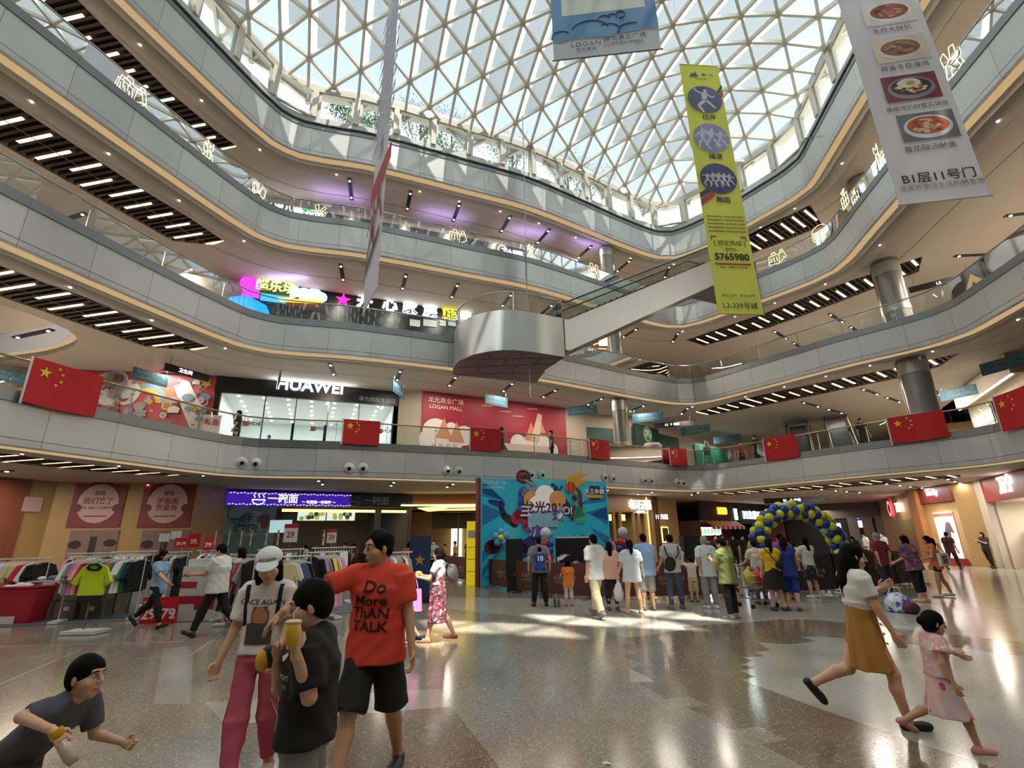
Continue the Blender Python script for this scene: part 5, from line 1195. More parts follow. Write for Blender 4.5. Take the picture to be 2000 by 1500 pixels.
def escalator(label, a, b, wid, clad_h, mats_, flat0=1.0, flat1=1.2, glass_h=.9, trusses=True):
    """a, b: foot and head of the near edge"""
    a, b = Vector(a), Vector(b); h = Vector((b.x - a.x, b.y - a.y, 0)).normalized(); s = Vector((-h.y, h.x, 0)) * wid
    r = thing('escalator', a, label, 'escalator')
    path = [a - h * flat0, a, b, b + h * flat1]
    loc = lambda p: p - a
    for q, o in enumerate((Vector((0, 0, 0)), s)):
        mb = MB(); top = [loc(p + o) for p in path]; bot = [loc(p + o) - Vector((0, 0, clad_h)) for p in path]
        mb.sheet([bot, top], 0, False); e = s.normalized() * (.06 if q == 0 else -.06); mb.sheet([[p + e for p in top], [p + e for p in bot]], 0, False); mb.sheet([top, [p + e for p in top]], 0, False)
        mb.build('side_cladding', mats_[0], r)
        up = Vector((0, 0, glass_h)); e = s.normalized() * (.12 if q == 0 else -.12)
        mb = MB(); mb.sheet([[p + e for p in top], [p + e + up for p in top]], 0, False); mb.build('balustrade_glass', M_GLASS, r)
        mb = MB(); mb.tube([top[0] + e + up * .2 - h * .25] + [top[0] + e + up * .9 - h * .3] + [p + e + up for p in top] + [top[-1] + e + up * .9 + h * .3, top[-1] + e + up * .2 + h * .25], .035, 8); mb.build('handrail', mat('1a1a1c', .45), r)
    mb = MB(); mb.sheet([[loc(p) - Vector((0, 0, clad_h)) for p in path], [loc(p + s) - Vector((0, 0, clad_h)) for p in path]], 0, False); mb.build('underside', mats_[1], r)
    mb = MB(); L = (Vector((b.x, b.y)) - Vector((a.x, a.y))).length; n = max(4, int((b.z - a.z) / .2)); i0 = s.normalized() * .25; i1 = s - s.normalized() * .25
    for i in range(n):
        c = h * (L * (i + .5) / n) + Vector((0, 0, (b.z - a.z) * (i + 1) / n - .12)); mb.bar(c + i0, c + i1, L / n, .18)
    mb.build('steps', mats_[2], r)
    for p, q in ((path[0], path[1]), (path[2], path[3])):
        mb = MB(); k = Vector((0, 0, -.12)); mb.add([loc(p) + i0 + k, loc(q) + i0 + k, loc(q) + i1 + k, loc(p) + i1 + k], [(0, 1, 2, 3)]); mb.build('comb_plate', mat('8d8f92', .3, .7), r)
    return r
E_M = (mat('b9bbbc', .33, .4), mat('6e6a66', .5), mat('3d3e40', .35, .6))
escalator('metal clad escalator rising from the landing box to the far corner', (2.5, 19.5, 10.8), (11.0, 23.4, 16.0), 1.75, 1.45, E_M, .2, 3.3)
escalator('left one of two escalators behind the lowest railing at right', (17.9, 28.9, 5.45), (21.2, 34.2, 9.1), 1.5, .5, (mat('9a9a98', .2, .8), mat('55504c', .4), mat('35363a', .4, .5)), .8, .3)
escalator('right one of two escalators behind the lowest railing at right', (19.9, 27.7, 5.45), (23.2, 33.0, 9.1), 1.5, .5, (mat('9a9a98', .2, .8), mat('55504c', .4), mat('35363a', .4, .5)), .8, .3)
# ---------------------------------------------------------------- trees on the terrace outside the high windows
def tree(u, v, dist, R, label, seed):
    d = ray(u, v); t = dist / Vector((d.x, d.y)).length; p = Vector((d.x * t, d.y * t, EYE + d.z * t)); r = random.Random(seed)
    o = thing('tree', (p.x, p.y, 21.0), label, 'tree', 'trees outside the high windows'); H = p.z - 21
    mb = MB(); mb.tube([(0, 0, 0), (.1, .05, H * .5), (0, .1, H)], [.14, .11, .06], 7)
    for i in range(7): a = r.random() * 6.28; mb.tube([(0, 0, H * (.35 + .08 * i)), (cos(a) * R * .4, sin(a) * R * .4, H * (.5 + .08 * i)), (cos(a) * R * .8, sin(a) * R * .8, H * (.62 + .1 * i))], [.06, .04, .02], 5)
    mb.build('trunk', mat('5b4f42', .8), o); mb = MB()
    for c in range(26):
        a = r.random() * 6.28; q = R * r.random() ** .5; cc = Vector((cos(a) * q, sin(a) * q, H + R * .8 * (r.random() - .45)))
        for i in range(70):
            x = cc + Vector((r.gauss(0, .3), r.gauss(0, .3), r.gauss(0, .24))); s_ = .06 + .06 * r.random(); u1 = Vector((r.gauss(0, 1), r.gauss(0, 1), r.gauss(0, 1))).normalized(); v1 = u1.orthogonal().normalized()
            mb.add([x - u1 * s_, x + v1 * s_ * .5, x + u1 * s_, x - v1 * s_ * .5], [(0, 1, 2, 3)], i % 3)
    mb.build('crown', [mat('4d6a35', .7), mat('647f45', .7), mat('3a5530', .7)], o)
for a in ((690, 222, 27, 1.5, 'small green tree outside the high windows, leftmost', 1), (745, 235, 30, 1.4, 'thin green tree outside, behind the tall edge-on banner', 2), (822, 240, 28, 1.6, 'leafy tree outside, filling the window right of the tall banner', 3), (882, 262, 29, 1.8, 'bushy tree outside, one window right of the leafy one', 4), (1000, 292, 31, 1.7, 'green tree outside the window beside the thin banner', 5), (1108, 335, 33, 1.6, 'green tree outside, two windows right of the thin banner', 6), (1152, 358, 34, 1.8, 'green tree outside, last before the far corner', 7)): tree(*a)
# security camera under the top handrail
p, t = rim_hit(4, 1588, 268, -.1, 20.6, 21.4); r = thing('security_camera', p, 'small white camera on a bracket under the top handrail at right', 'camera', None, atan2(t.y, t.x) )
MB().bar((0, 0, 0), (0, -.55, -.05), .06, .06).build('bracket', mat('8c8c88', .4), r); MB().ball((0, -.5, -.17), .13, 14, 10).build('dome', mat('d0d0cc', .3), r)
# ================================================================ people
class Field:
    """a solid blended from tapered limbs, egg shapes and cuffs, turned into one continuous skin"""
    def __init__(s, h): s.h = h; s.P = []
    def cone(s, p, q, r0, r1, k=.02, neg=False): s.P.append(('c', np.array(p, float), np.array(q, float), r0, r1, k, neg)); return s
    def egg(s, c, r, M=None, k=.02, neg=False): s.P.append(('e', np.array(c, float), np.array(r, float), np.eye(3) if M is None else np.array(M), k, neg)); return s
    def cuff(s, p, q, r0, r1, ax=None, fl=1.0, k=.015, fold=0, nf=7):
        """flat ended tapered sleeve; fl = depth to width"""
        s.P.append(('f', np.array(p, float), np.array(q, float), r0, r1, None if ax is None else np.array(ax, float), fl, k, fold, nf)); return s
    def bounds(s, P):
        if P[0] == 'c': r = max(P[3], P[4]); return np.minimum(P[1], P[2]) - r, np.maximum(P[1], P[2]) + r, P[5]
        if P[0] == 'e': r = P[2].max(); return P[1] - r, P[1] + r, P[4]
        r = max(P[3], P[4]) * max(1, P[6]) * 1.15; return np.minimum(P[1], P[2]) - r, np.maximum(P[1], P[2]) + r, P[7]
    def mesh(s, ripple=0, mb=None, mi=0, clip=None):
        h = s.h; B = [s.bounds(P) for P in s.P]
        lo = np.min([b[0] for b, P in zip(B, s.P) if not (P[0] in 'ce' and P[-1] is True)], 0) - 3 * h
        hi = np.max([b[1] for b, P in zip(B, s.P) if not (P[0] in 'ce' and P[-1] is True)], 0) + 3 * h
        n = np.ceil((hi - lo) / h).astype(int) + 1; F = np.full(n, 1.0, np.float32)
        ax = [lo[i] + h * np.arange(n[i]) for i in range(3)]
        for P, (a, b, k) in zip(s.P, B):
            m = k + 2.5 * h; i0 = np.clip(((a - m - lo) / h).astype(int), 0, n); i1 = np.clip(((b + m - lo) / h).astype(int) + 2, 0, n)
            if (i1 <= i0).any(): continue
            X = np.stack(np.meshgrid(*[ax[i][i0[i]:i1[i]] for i in range(3)], indexing='ij'), -1)
            if P[0] == 'c':
                e = P[2] - P[1]; t = np.clip(((X - P[1]) @ e) / (e @ e + 1e-12), 0, 1); d = np.linalg.norm(X - P[1] - t[..., None] * e, axis=-1) - (P[3] + (P[4] - P[3]) * t); neg = P[6]
            elif P[0] == 'e':
                q = (X - P[1]) @ P[3]; k0 = np.linalg.norm(q / P[2], axis=-1); k1 = np.linalg.norm(q / P[2] ** 2, axis=-1); d = k0 * (k0 - 1) / np.maximum(k1, 1e-6); neg = P[5]
            else:
                e = P[2] - P[1]; L = np.linalg.norm(e); e = e / L; q = X - P[1]; t = q @ e; u = t / L; R = P[3] + (P[4] - P[3]) * np.clip(u, 0, 1); v = q - t[..., None] * e
                a0 = P[5] if P[5] is not None else (np.cross(e, [0, 1, 0]) if abs(e[1]) < .9 else np.cross(e, [1, 0, 0])); a0 = a0 - (a0 @ e) * e; a0 = a0 / np.linalg.norm(a0); b0 = np.cross(e, a0)
                x = v @ a0; y = v @ b0
                if P[8]: R = R * (1 + P[8] * np.clip(u, 0, 1) * np.sin(P[9] * np.arctan2(y, x) + 2 * u))
                d = np.maximum((np.sqrt(x * x + (y / P[6]) ** 2) - R) * min(1, P[6]), np.maximum(t - L, -t)); neg = False
            sub = F[i0[0]:i1[0], i0[1]:i1[1], i0[2]:i1[2]]; d = d.astype(np.float32)
            if neg: g = np.clip(.5 + .5 * (-d - sub) / k, 0, 1) if k > 0 else None; r = np.maximum(sub, -d) if g is None else sub + (-d - sub) * g + k * g * (1 - g)
            else: g = np.clip(.5 + .5 * (sub - d) / max(k, 1e-4), 0, 1); r = sub + (d - sub) * g - k * g * (1 - g)
            F[i0[0]:i1[0], i0[1]:i1[1], i0[2]:i1[2]] = r
        if ripple:
            x, y, z = np.meshgrid(*ax, indexing='ij', sparse=True); F = F + (ripple * np.sin(x * 31 + z * 13 + 1.3) * np.sin(z * 24 - y * 19 + x * 7)).astype(np.float32)
        if clip is not None:
            for (o, nn) in clip:
                x, y, z = np.meshgrid(*ax, indexing='ij', sparse=True); F = np.maximum(F, ((x - o[0]) * nn[0] + (y - o[1]) * nn[1] + (z - o[2]) * nn[2]).astype(np.float32))
        S = F < 0; cn = sum(S[i:n[0] - 1 + i, j:n[1] - 1 + j, k:n[2] - 1 + k].astype(np.int8) for i in (0, 1) for j in (0, 1) for k in (0, 1))
        act = (cn > 0) & (cn < 8); I = np.argwhere(act); idx = np.full(act.shape, -1); idx[act] = np.arange(len(I))
        acc = np.zeros((len(I), 3)); cnt = np.zeros(len(I))
        C = [(i, j, k) for i in (0, 1) for j in (0, 1) for k in (0, 1)]
        val = {c: F[I[:, 0] + c[0], I[:, 1] + c[1], I[:, 2] + c[2]] for c in C}
        for c in C:
            for a_ in range(3):
                if c[a_] == 0:
                    d_ = list(c); d_[a_] = 1; f0, f1 = val[c], val[tuple(d_)]; m = (f0 < 0) != (f1 < 0); t = np.where(m, f0 / np.where(m, f0 - f1, 1), 0)
                    p = np.tile(np.array(c, float), (len(I), 1)); p[:, a_] += t; acc += p * m[:, None]; cnt += m
        V = lo + (I + acc / np.maximum(cnt, 1)[:, None]) * h
        Q = []
        for a_ in range(3):
            b_, c_ = (a_ + 1) % 3, (a_ + 2) % 3
            sl0 = [slice(1, n[i] - 1) for i in range(3)]; sl1 = list(sl0); sl0[a_] = slice(0, n[a_] - 1); sl1[a_] = slice(1, n[a_])
            s0, s1 = S[tuple(sl0)], S[tuple(sl1)]
            for flip in (0, 1):
                E = np.argwhere((s0 & ~s1) if flip == 0 else (~s0 & s1))
                if not len(E): continue
                E = E + np.array([0 if i == a_ else 1 for i in range(3)]); g = []
                for db, dc in ((-1, -1), (0, -1), (0, 0), (-1, 0)):
                    e_ = E.copy(); e_[:, b_] += db; e_[:, c_] += dc; g.append(idx[e_[:, 0], e_[:, 1], e_[:, 2]])
                g = np.stack(g, 1); Q.append(g if flip == 0 else g[:, ::-1])
        Q = np.concatenate(Q) if Q else np.zeros((0, 4), int); Q = Q[(Q >= 0).all(1)]
        mb = mb or MB(); mb.add(V.tolist(), Q.tolist(), mi, True); return mb
def RX(a): return np.array([[1, 0, 0], [0, cos(a), -sin(a)], [0, sin(a), cos(a)]])
def RY(a): return np.array([[cos(a), 0, sin(a)], [0, 1, 0], [-sin(a), 0, cos(a)]])
def RZ(a): return np.array([[cos(a), -sin(a), 0], [sin(a), cos(a), 0], [0, 0, 1]])
D2R = pi / 180
SKIN = {'a': mat('e0b294', .55), 'b': mat('d3a486', .55), 'c': mat('c59472', .55), 'd': mat('8a5f47', .55)}
HAIRC = mat('0d0b0a', .75, 0, 0, .4, 60, .25, .12); HAIRB = mat('1d1410', .75, 0, 0, .4, 60, .25, .15); HAIRG = mat('8f8c88', .8, 0, 0, .3, 60, .25, .2)
def skeleton(H, p):
    """joints in the person's own frame: facing +y, feet near z = 0"""
    s = H / 1.7; J = {}; b = p.get('build', 1); sw = p.get('sw', 1)
    pel = np.array([0, 0, .92]) * s; T = RX(-p.get('lean', 0) * D2R) @ RY(p.get('side', 0) * D2R); TW = RZ(p.get('twist', 0) * D2R)
    J['T'] = T @ TW; J['pel'] = pel
    up = lambda v: pel + (T @ TW @ (np.array(v) * s))
    J['waist'] = up((0, 0, .14)); J['chest'] = up((0, -.005, .34)); J['neck'] = up((0, -.015, .52)); J['hip'] = pel
    hy, hp, hr = p.get('head', (0, 0, 0)); J['HR'] = J['T'] @ RZ(hy * D2R) @ RX(-hp * D2R) @ RY(hr * D2R)
    J['hb'] = up((0, 0, .555)); hs = p.get('hs', 1) * (.93 + .07 / s if s > .8 else 1.15) * s; J['hs'] = hs
    J['head'] = J['hb'] + J['HR'] @ np.array([0, .02, .10]) * hs
    for sd, e in (('l', -1), ('r', 1)):
        J['sh' + sd] = up((e * .175 * sw, -.01, .465))
        fl, ab, el, inn = p.get('a' + sd, (5, 8, 12, 0))
        A_ = J['T'] @ RX(fl * D2R) @ RY(-e * ab * D2R) @ RZ(e * inn * D2R); J['el' + sd] = J['sh' + sd] + A_ @ np.array([0, 0, -.285 * s])
        B_ = A_ @ RX(el * D2R); J['wr' + sd] = J['el' + sd] + B_ @ np.array([0, 0, -.245 * s]); J['hd' + sd] = B_ @ np.array([0, 0, -1]); J['hn' + sd] = B_ @ np.array([-e * .9, .44, 0])
        hf, kn, ha, rot = (tuple(p.get('l' + sd, (0, 3, 2, 4))) + (4,))[:4]
        J['hp' + sd] = pel + np.array([e * .088 * s, 0, -.03 * s])
        L_ = RX(hf * D2R) @ RY(-e * ha * D2R) @ RZ(-e * rot * D2R); J['kn' + sd] = J['hp' + sd] + L_ @ np.array([0, 0, -.42 * s])
        K_ = L_ @ RX(-kn * D2R); J['an' + sd] = J['kn' + sd] + K_ @ np.array([0, -.01, -.395 * s]); J['ca' + sd] = J['kn' + sd] + K_ @ np.array([0, -.022 * s, -.13 * s])
        ft = p.get('f' + sd, hf - kn if p.get('toe') else 0); F_ = RZ(-e * rot * D2R) @ RX((ft if abs(ft) > 0 else 0) * D2R)
        J['to' + sd] = J['an' + sd] + F_ @ np.array([0, .15, -.045]) * s; J['he' + sd] = J['an' + sd] + F_ @ np.array([0, -.045, -.045]) * s
    lo = min(J['to' + q][2] - .03 * s for q in 'lr'); lo = min(lo, min(J['he' + q][2] - .033 * s for q in 'lr'))
    if p.get('z0') is None:
        for k_ in J:
            if k_ not in ('T', 'HR', 'hs', 'hdl', 'hdr', 'hnl', 'hnr'): J[k_] = J[k_] - np.array([0, 0, lo])
    J['s'] = s; J['b'] = b; return J
def hand_mesh(mb, w, d, n, s, curl, e, h, spread=.25, point=False):
    d = np.array(d) / np.linalg.norm(d); n = np.array(n) - (np.array(n) @ d) * d; n /= np.linalg.norm(n) + 1e-9; l = np.cross(d, n) * e
    w = np.array(w); f = Field(h); M = np.stack([l, d, n], 1)
    f.egg(w + d * .05 * s, np.array([.040, .052, .018]) * s, M, .008); f.cone(w - d * .03 * s, w + d * .03 * s, .026 * s, .024 * s, .01)
    for i, (o, L) in enumerate(((.030, .072), (.011, .082), (-.009, .076), (-.028, .060))):
        p = w + (d * .082 + l * o) * s; c = curl * (.85 + .12 * i)
        if point and i == 0: c = .12
        dd = d * cos(.1) + l * o * spread * 4; dd /= np.linalg.norm(dd); a = 0
        for j, q in enumerate((.45, .31, .24)):
            a += c * (.7, 1, .8)[j]; v = dd * cos(a) + n * sin(a); p2 = p + v * L * q * s; f.cone(p, p2, (.0100 - .0009 * j) * s, (.0094 - .001 * j) * s, .004); p = p2
    p = w + (d * .022 + l * .03) * s; v = d * .62 + l * .68 + n * .35
    p2 = p + v * .036 * s; p3 = p2 + (d * .85 + l * .25 + n * (.25 + .4 * min(1, curl))) * .032 * s; f.cone(p, p2, .0135 * s, .0115 * s, .006).cone(p2, p3, .0115 * s, .009 * s, .004)
    return f.mesh(0, mb)
def head_field(J, h, woman=False, ears=True):
    H, R, s = J['head'], J['HR'], J['hs']; f = Field(h); P = lambda x, y, z: H + R @ (np.array([x, y, z]) * s)
    E = lambda c, r, k=.012, neg=False, M=None: f.egg(P(*c), np.array(r) * s, R if M is None else R @ M, k * s, neg)
    E((0, -.012, .030), (.074, .092, .092)); E((0, .022, -.035), (.060 if not woman else .056, .066, .080), .02); E((0, .055, -.095), (.026, .024, .022), .02)
    for e in (-1, 1): E((e * .040, .048, -.030), (.026, .026, .026), .02)
    E((0, .075, .035), (.048, .018, .016), .014)
    for e in (-1, 1): E((e * .030, .094, .012), (.017, .012, .010), .010, True)
    f.cone(P(0, .086, .022), P(0, .107, -.020), .0085 * s, .0125 * s, .008 * s)
    for e in (-1, 1): E((e * .013, .095, -.026), (.009, .011, .008), .005)
    E((0, .083, -.056), (.023, .012, .0075), .006); E((0, .081, -.069), (.020, .012, .0075), .006)
    if ears:
        for e in (-1, 1): E((e * .076, -.008, -.008), (.009, .021, .033), .006, False, RZ(-e * .35)); 
    f.cone(J['neck'] + J['T'] @ np.array([0, .0, -.04]) * J['s'], P(0, -.022, -.06), .062 * J['s'] * (1 if not woman else .86), .052 * s * (1 if not woman else .88), .02 * s)
    return f, P
def body_field(J, h, bare=True):
    s, b = J['s'], J['b']; f = Field(h); T = J['T']
    f.egg(J['pel'], np.array([.152 * b, .108 * b, .12]) * s, T, .05 * s).egg(J['waist'], np.array([.13 * b, .095 * b, .14]) * s, T, .05 * s).egg(J['chest'], np.array([.152 * b, .105 * b, .17]) * s, T, .05 * s)
    f.cone(J['shl'] + (J['shr'] - J['shl']) * .1, J['shr'] + (J['shl'] - J['shr']) * .1, .066 * s, .066 * s, .05 * s); f.cone(J['chest'], J['neck'], .09 * s, .055 * s, .05 * s); f.cone(J['neck'], J['hb'], .056 * s, .05 * s, .02)
    for q in 'lr':
        f.cone(J['sh' + q], J['el' + q], .054 * b * s, .040 * s, .03 * s).cone(J['el' + q], J['wr' + q], .041 * s, .026 * s, .015 * s)
        f.cone(J['hp' + q], J['kn' + q], .088 * b * s, .058 * s, .04 * s).cone(J['kn' + q], J['ca' + q], .056 * s, .058 * s, .02 * s).cone(J['ca' + q], J['an' + q], .056 * s, .036 * s, .02 * s)
        f.cone(J['he' + q], J['to' + q], .034 * s, .030 * s, .015 * s).cone(J['an' + q], J['he' + q], .036 * s, .034 * s, .02 * s)
    return f
def garment_top(J, h, sleeve=.62, hem=-.06, loose=1, neck=.07, ripple=.004, wide=1):
    s, b = J['s'], J['b']; f = Field(h); T = J['T']; ax = T @ np.array([1., 0, 0]); u = T @ np.array([0, 0, 1.])
    low = J['pel'] + u * hem * s; bb = b * loose
    f.cuff(low, J['waist'] + u * .06 * s, .190 * bb * s * wide, .158 * bb * s, ax, .72, .03 * s, .03, 5); f.cuff(J['waist'] - u * .02 * s, J['chest'] + u * .02 * s, .153 * bb * s, .172 * bb * s, ax, .70, .04 * s)
    f.egg(J['chest'], np.array([.172 * bb, .122 * bb, .18]) * s, T, .05 * s)
    f.cone(J['shl'] + (J['shr'] - J['shl']) * .08, J['shr'] + (J['shl'] - J['shr']) * .08, .082 * s * (loose ** .5), .082 * s * (loose ** .5), .05 * s); f.cone(J['chest'], J['neck'] + u * .005 * s, .10 * s, .072 * s, .05 * s)
    for q in 'lr':
        if sleeve > 0:
            e = J['sh' + q] + (J['el' + q] - J['sh' + q]) * min(sleeve, 1); f.cuff(J['sh' + q], e, .076 * loose * b ** .5 * s, .068 * loose * s, None, 1, .03 * s)
            if sleeve > 1: f.cuff(J['el' + q], J['el' + q] + (J['wr' + q] - J['el' + q]) * (sleeve - 1), .052 * s, .042 * s, None, 1, .03 * s)
    f.egg(J['neck'] + T @ np.array([0, .02, .045]) * s, np.array([neck, neck, .045]) * s, T, .008, True)
    return f.mesh(ripple * s)
def garment_legs(J, h, length=1.9, loose=1, ripple=.004, top=.06):
    """length: 1 = to the knee, 2 = to the ankle"""
    s, b = J['s'], J['b']; f = Field(h); T = J['T']; u = T @ np.array([0, 0, 1.])
    f.cuff(J['pel'] - u * .05 * s, J['pel'] + u * top * s, .17 * b * s, .158 * b * s, T @ np.array([1., 0, 0]), .74, .03 * s); f.egg(J['pel'] - u * .02 * s, np.array([.165 * b, .122 * b, .11]) * s, T, .04 * s)
    for q in 'lr':
        a, k, n = J['hp' + q], J['kn' + q], J['an' + q]
        if length <= 1: f.cuff(a, a + (k - a) * length, .098 * b * s, .088 * loose * b * s, None, 1, .03 * s)
        else:
            f.cone(a, k, .100 * b * s, .074 * loose * s, .03 * s); t = length - 1; f.cone(k, k + (J['ca' + q] - k) * min(1, t * 2.2), .072 * s, (.074 if t > .4 else .06) * s, .03 * s); f.cuff(k, k + (n - k) * t, .074 * loose * s, (.074 * loose + (.052 * loose - .074 * loose) * t) * s, None, 1, .025 * s)
    return f.mesh(ripple * s)
def garment_skirt(J, h, hem, r0=.15, r1=.27, top=.1, fold=.07, ripple=.003, fl=.8, shift=(0, 0)):
    s, b = J['s'], J['b']; f = Field(h); T = J['T']; u = T @ np.array([0, 0, 1.])
    z = hem * s; mid = (J['knl'] + J['knr']) / 2; c = J['pel'] + (mid - J['pel']) * .8; low = np.array([c[0] + shift[0], c[1] + shift[1], z])
    f.cuff(J['pel'] + u * top * s, low, r0 * b * s, r1 * b * s, T @ np.array([1., 0, 0]), fl, .03 * s, fold, 8)
    return f.mesh(ripple * s)
def hair_mesh(J, h, style, P):
    R, s = J['HR'], J['hs']; f = Field(h)
    E = lambda c, r, k=.012, neg=False: f.egg(P(*c), np.array(r) * s, R, k * s, neg)
    E((0, -.016, .040), (.086, .103, .096), .02)
    if style == 'short':
        E((0, -.05, -.01), (.078, .066, .072), .02); E((0, .115, -.045), (.10, .085, .085), .012, True); E((0, .02, -.10), (.12, .075, .075), .012, True)
        for e in (-1, 1): E((e * .1, .01, -.03), (.035, .038, .05), .008, True)
    elif style == 'crop':
        E((0, -.05, -.01), (.074, .062, .066), .02); E((0, .118, -.01), (.10, .085, .098), .01, True); E((0, .03, -.085), (.12, .09, .075), .012, True)
    elif style in ('bob', 'long', 'pony', 'bun', 'tails'):
        E((0, -.035, -.02), (.088, .085, .09), .02); E((0, .10, -.035), (.062, .075, .092), .012, True)
        if style == 'bob':
            for e in (-1, 1): f.cone(P(e * .066, -.01, -.02), P(e * .064, .012, -.115), .034 * s, .026 * s, .02 * s)
            f.cone(P(0, -.06, -.02), P(0, -.065, -.12), .07 * s, .05 * s, .02 * s)
        if style == 'long':
            for e in (-1, 1): f.cone(P(e * .06, -.02, -.02), P(e * .075, .0, -.20), .036 * s, .03 * s, .02 * s); f.cone(P(e * .075, 0, -.2), P(e * .08, .03, -.33), .032 * s, .018 * s, .02 * s)
            f.cone(P(0, -.06, -.02), P(0, -.085, -.22), .075 * s, .07 * s, .03 * s); f.cone(P(0, -.085, -.22), P(0, -.08, -.36), .07 * s, .04 * s, .03 * s)
        if style == 'pony': f.cone(P(0, -.1, .03), P(0, -.15, .0), .03 * s, .04 * s, .01 * s); f.cone(P(0, -.15, 0), P(0, -.155, -.13), .042 * s, .04 * s, .02 * s); f.cone(P(0, -.155, -.13), P(0, -.14, -.25), .038 * s, .014 * s, .02 * s)
        if style == 'bun': f.egg(P(0, -.12, .0), np.array([.045, .04, .045]) * s, R, .01 * s)
        if style == 'tails':
            for e in (-1, 1): f.cone(P(e * .075, -.05, .0), P(e * .10, -.06, -.11), .03 * s, .018 * s, .01 * s)
    return f.mesh(.0045 * s)
def shoe(J, q, h, k='shoe'):
    s = J['s']; f = Field(h); he, to, an = J['he' + q], J['to' + q], J['an' + q]; d = to - he; d = d / np.linalg.norm(d); up = np.array([0, 0, 1.]) - d[2] * d; lat = np.cross(d, up / np.linalg.norm(up))
    M = np.stack([lat, d, np.cross(lat, d)], 1); c = he + (to - he) * .55
    f.egg(he + (to - he) * .95, np.array([.048, .07, .040]) * s, M, .02).cone(he, he + (to - he) * .8, .043 * s, .042 * s, .02)
    if k != 'flat': f.cone(an + (he - an) * .3, he, .046 * s, .044 * s, .02)
    n = np.cross(lat, d); zz = n if n[2] > 0 else -n
    f.egg(an + zz * .045 * s, np.array([.034, .038, .05]) * s, M, .01, True)
    low = he - zz * .036 * s
    return f.mesh(0, clip=[(low, -zz)])
def to_local(p, loc, rz): q = Vector(p) - Vector(loc); c, s = cos(-rz), sin(-rz); return np.array([q.x * c - q.y * s, q.x * s + q.y * c, q.z])
PEOPLE = {}
def person(key, loc, H, face, label, skin='b', hair='short', hairm=None, top=None, legs=None, skirt=None, shoes=None, near=False, joints=None, group=None, cat='person', faceparts=None, curl=(.35, .35), woman=False, ears=True, **pose):
    """face: direction faced, degrees (0 = +x, 90 = away from the camera). joints: world positions that replace posed ones"""
    rz = face * D2R - pi / 2; r = thing('person', loc, label, cat, group, rz); J = skeleton(H, pose)
    for k_, v in (joints or {}).items(): J[k_] = to_local(v, loc, rz)
    for q in 'lr':
        if joints and ('wr' + q) in joints:
            J['hd' + q] = (J['wr' + q] - J['el' + q]) / np.linalg.norm(J['wr' + q] - J['el' + q])
        if joints and ('hdv' + q) in joints:
            v = Vector(joints['hdv' + q]); a_ = -rz; J['hd' + q] = np.array([v.x * cos(a_) - v.y * sin(a_), v.x * sin(a_) + v.y * cos(a_), v.z])
        if joints and ('hnv' + q) in joints:
            v = Vector(joints['hnv' + q]); a_ = -rz; J['hn' + q] = np.array([v.x * cos(a_) - v.y * sin(a_), v.x * sin(a_) + v.y * cos(a_), v.z])
    s = J['s']; hb, hh, hc = (.0125, .0065, .011) if near else (.021, .011, .016)
    hb *= max(.75, s); hh *= max(.8, s)
    mb = body_field(J, hb).mesh(); hf, P = head_field(J, hh if near else .011, woman, ears); hf.mesh(0, mb)
    for i, (q, e) in enumerate((('l', -1), ('r', 1))): hand_mesh(mb, J['wr' + q], J['hd' + q], J['hn' + q], s * 1.02, curl[i], e, .0042 if near else .0075)
    body = mb.build('body', SKIN[skin], r)
    if hair: hair_mesh(J, hc * .8, hair, P).build('hair', hairm or HAIRC, r)
    if faceparts or near:
        R, hs = J['HR'], J['hs']; M = Matrix(R.tolist())
        for e in (-1, 1):
            MB().ball(P(e * .030, .0795, .012), (.0115 * hs, .010 * hs, .0048 * hs), 10, 8, M=M).build('eye', mat('e9e4de', .3), r); MB().ball(P(e * .029, .0875, .012), (.0052 * hs, .0035 * hs, .0045 * hs), 8, 6, M=M).build('pupil', mat('1a1210', .3), r)
            MB().tube([P(e * .014, .094, .030), P(e * .03, .094, .035), P(e * .046, .083, .031)], [.0022 * hs, .0036 * hs, .0016 * hs], 6).build('eyebrow', HAIRC, r)
        b_ = MB(); b_.tube([P(-.021, .086, -.062), P(-.008, .0955, -.0615), P(0, .0965, -.063), P(.008, .0955, -.0615), P(.021, .086, -.062)], [.002 * hs, .0048 * hs, .0055 * hs, .0048 * hs, .002 * hs], 8); b_.build('lips', mat('a8615a', .45), r)
    out = {'root': r, 'J': J, 'P': P, 'loc': loc, 'rz': rz, 'body': body}
    if top: m = top.pop('m'); out['top'] = garment_top(J, hc, **top).build(top.get('name', 'shirt') if False else ('shirt'), m, r)
    if legs: m = legs.pop('m'); out['legs'] = garment_legs(J, hc, **legs).build('shorts' if legs.get('length', 1.9) <= 1.2 else 'trousers', m, r)
    if skirt: m = skirt.pop('m'); nm = skirt.pop('name', 'skirt'); out['skirt'] = garment_skirt(J, hc, **skirt).build(nm, m, r)
    if shoes:
        for q in 'lr': shoe(J, q, .008 if near else .013, 'flat' if shoes[1:] == ('flat',) else 'shoe').build('shoe', shoes[0], r)
    PEOPLE[key] = out; return out
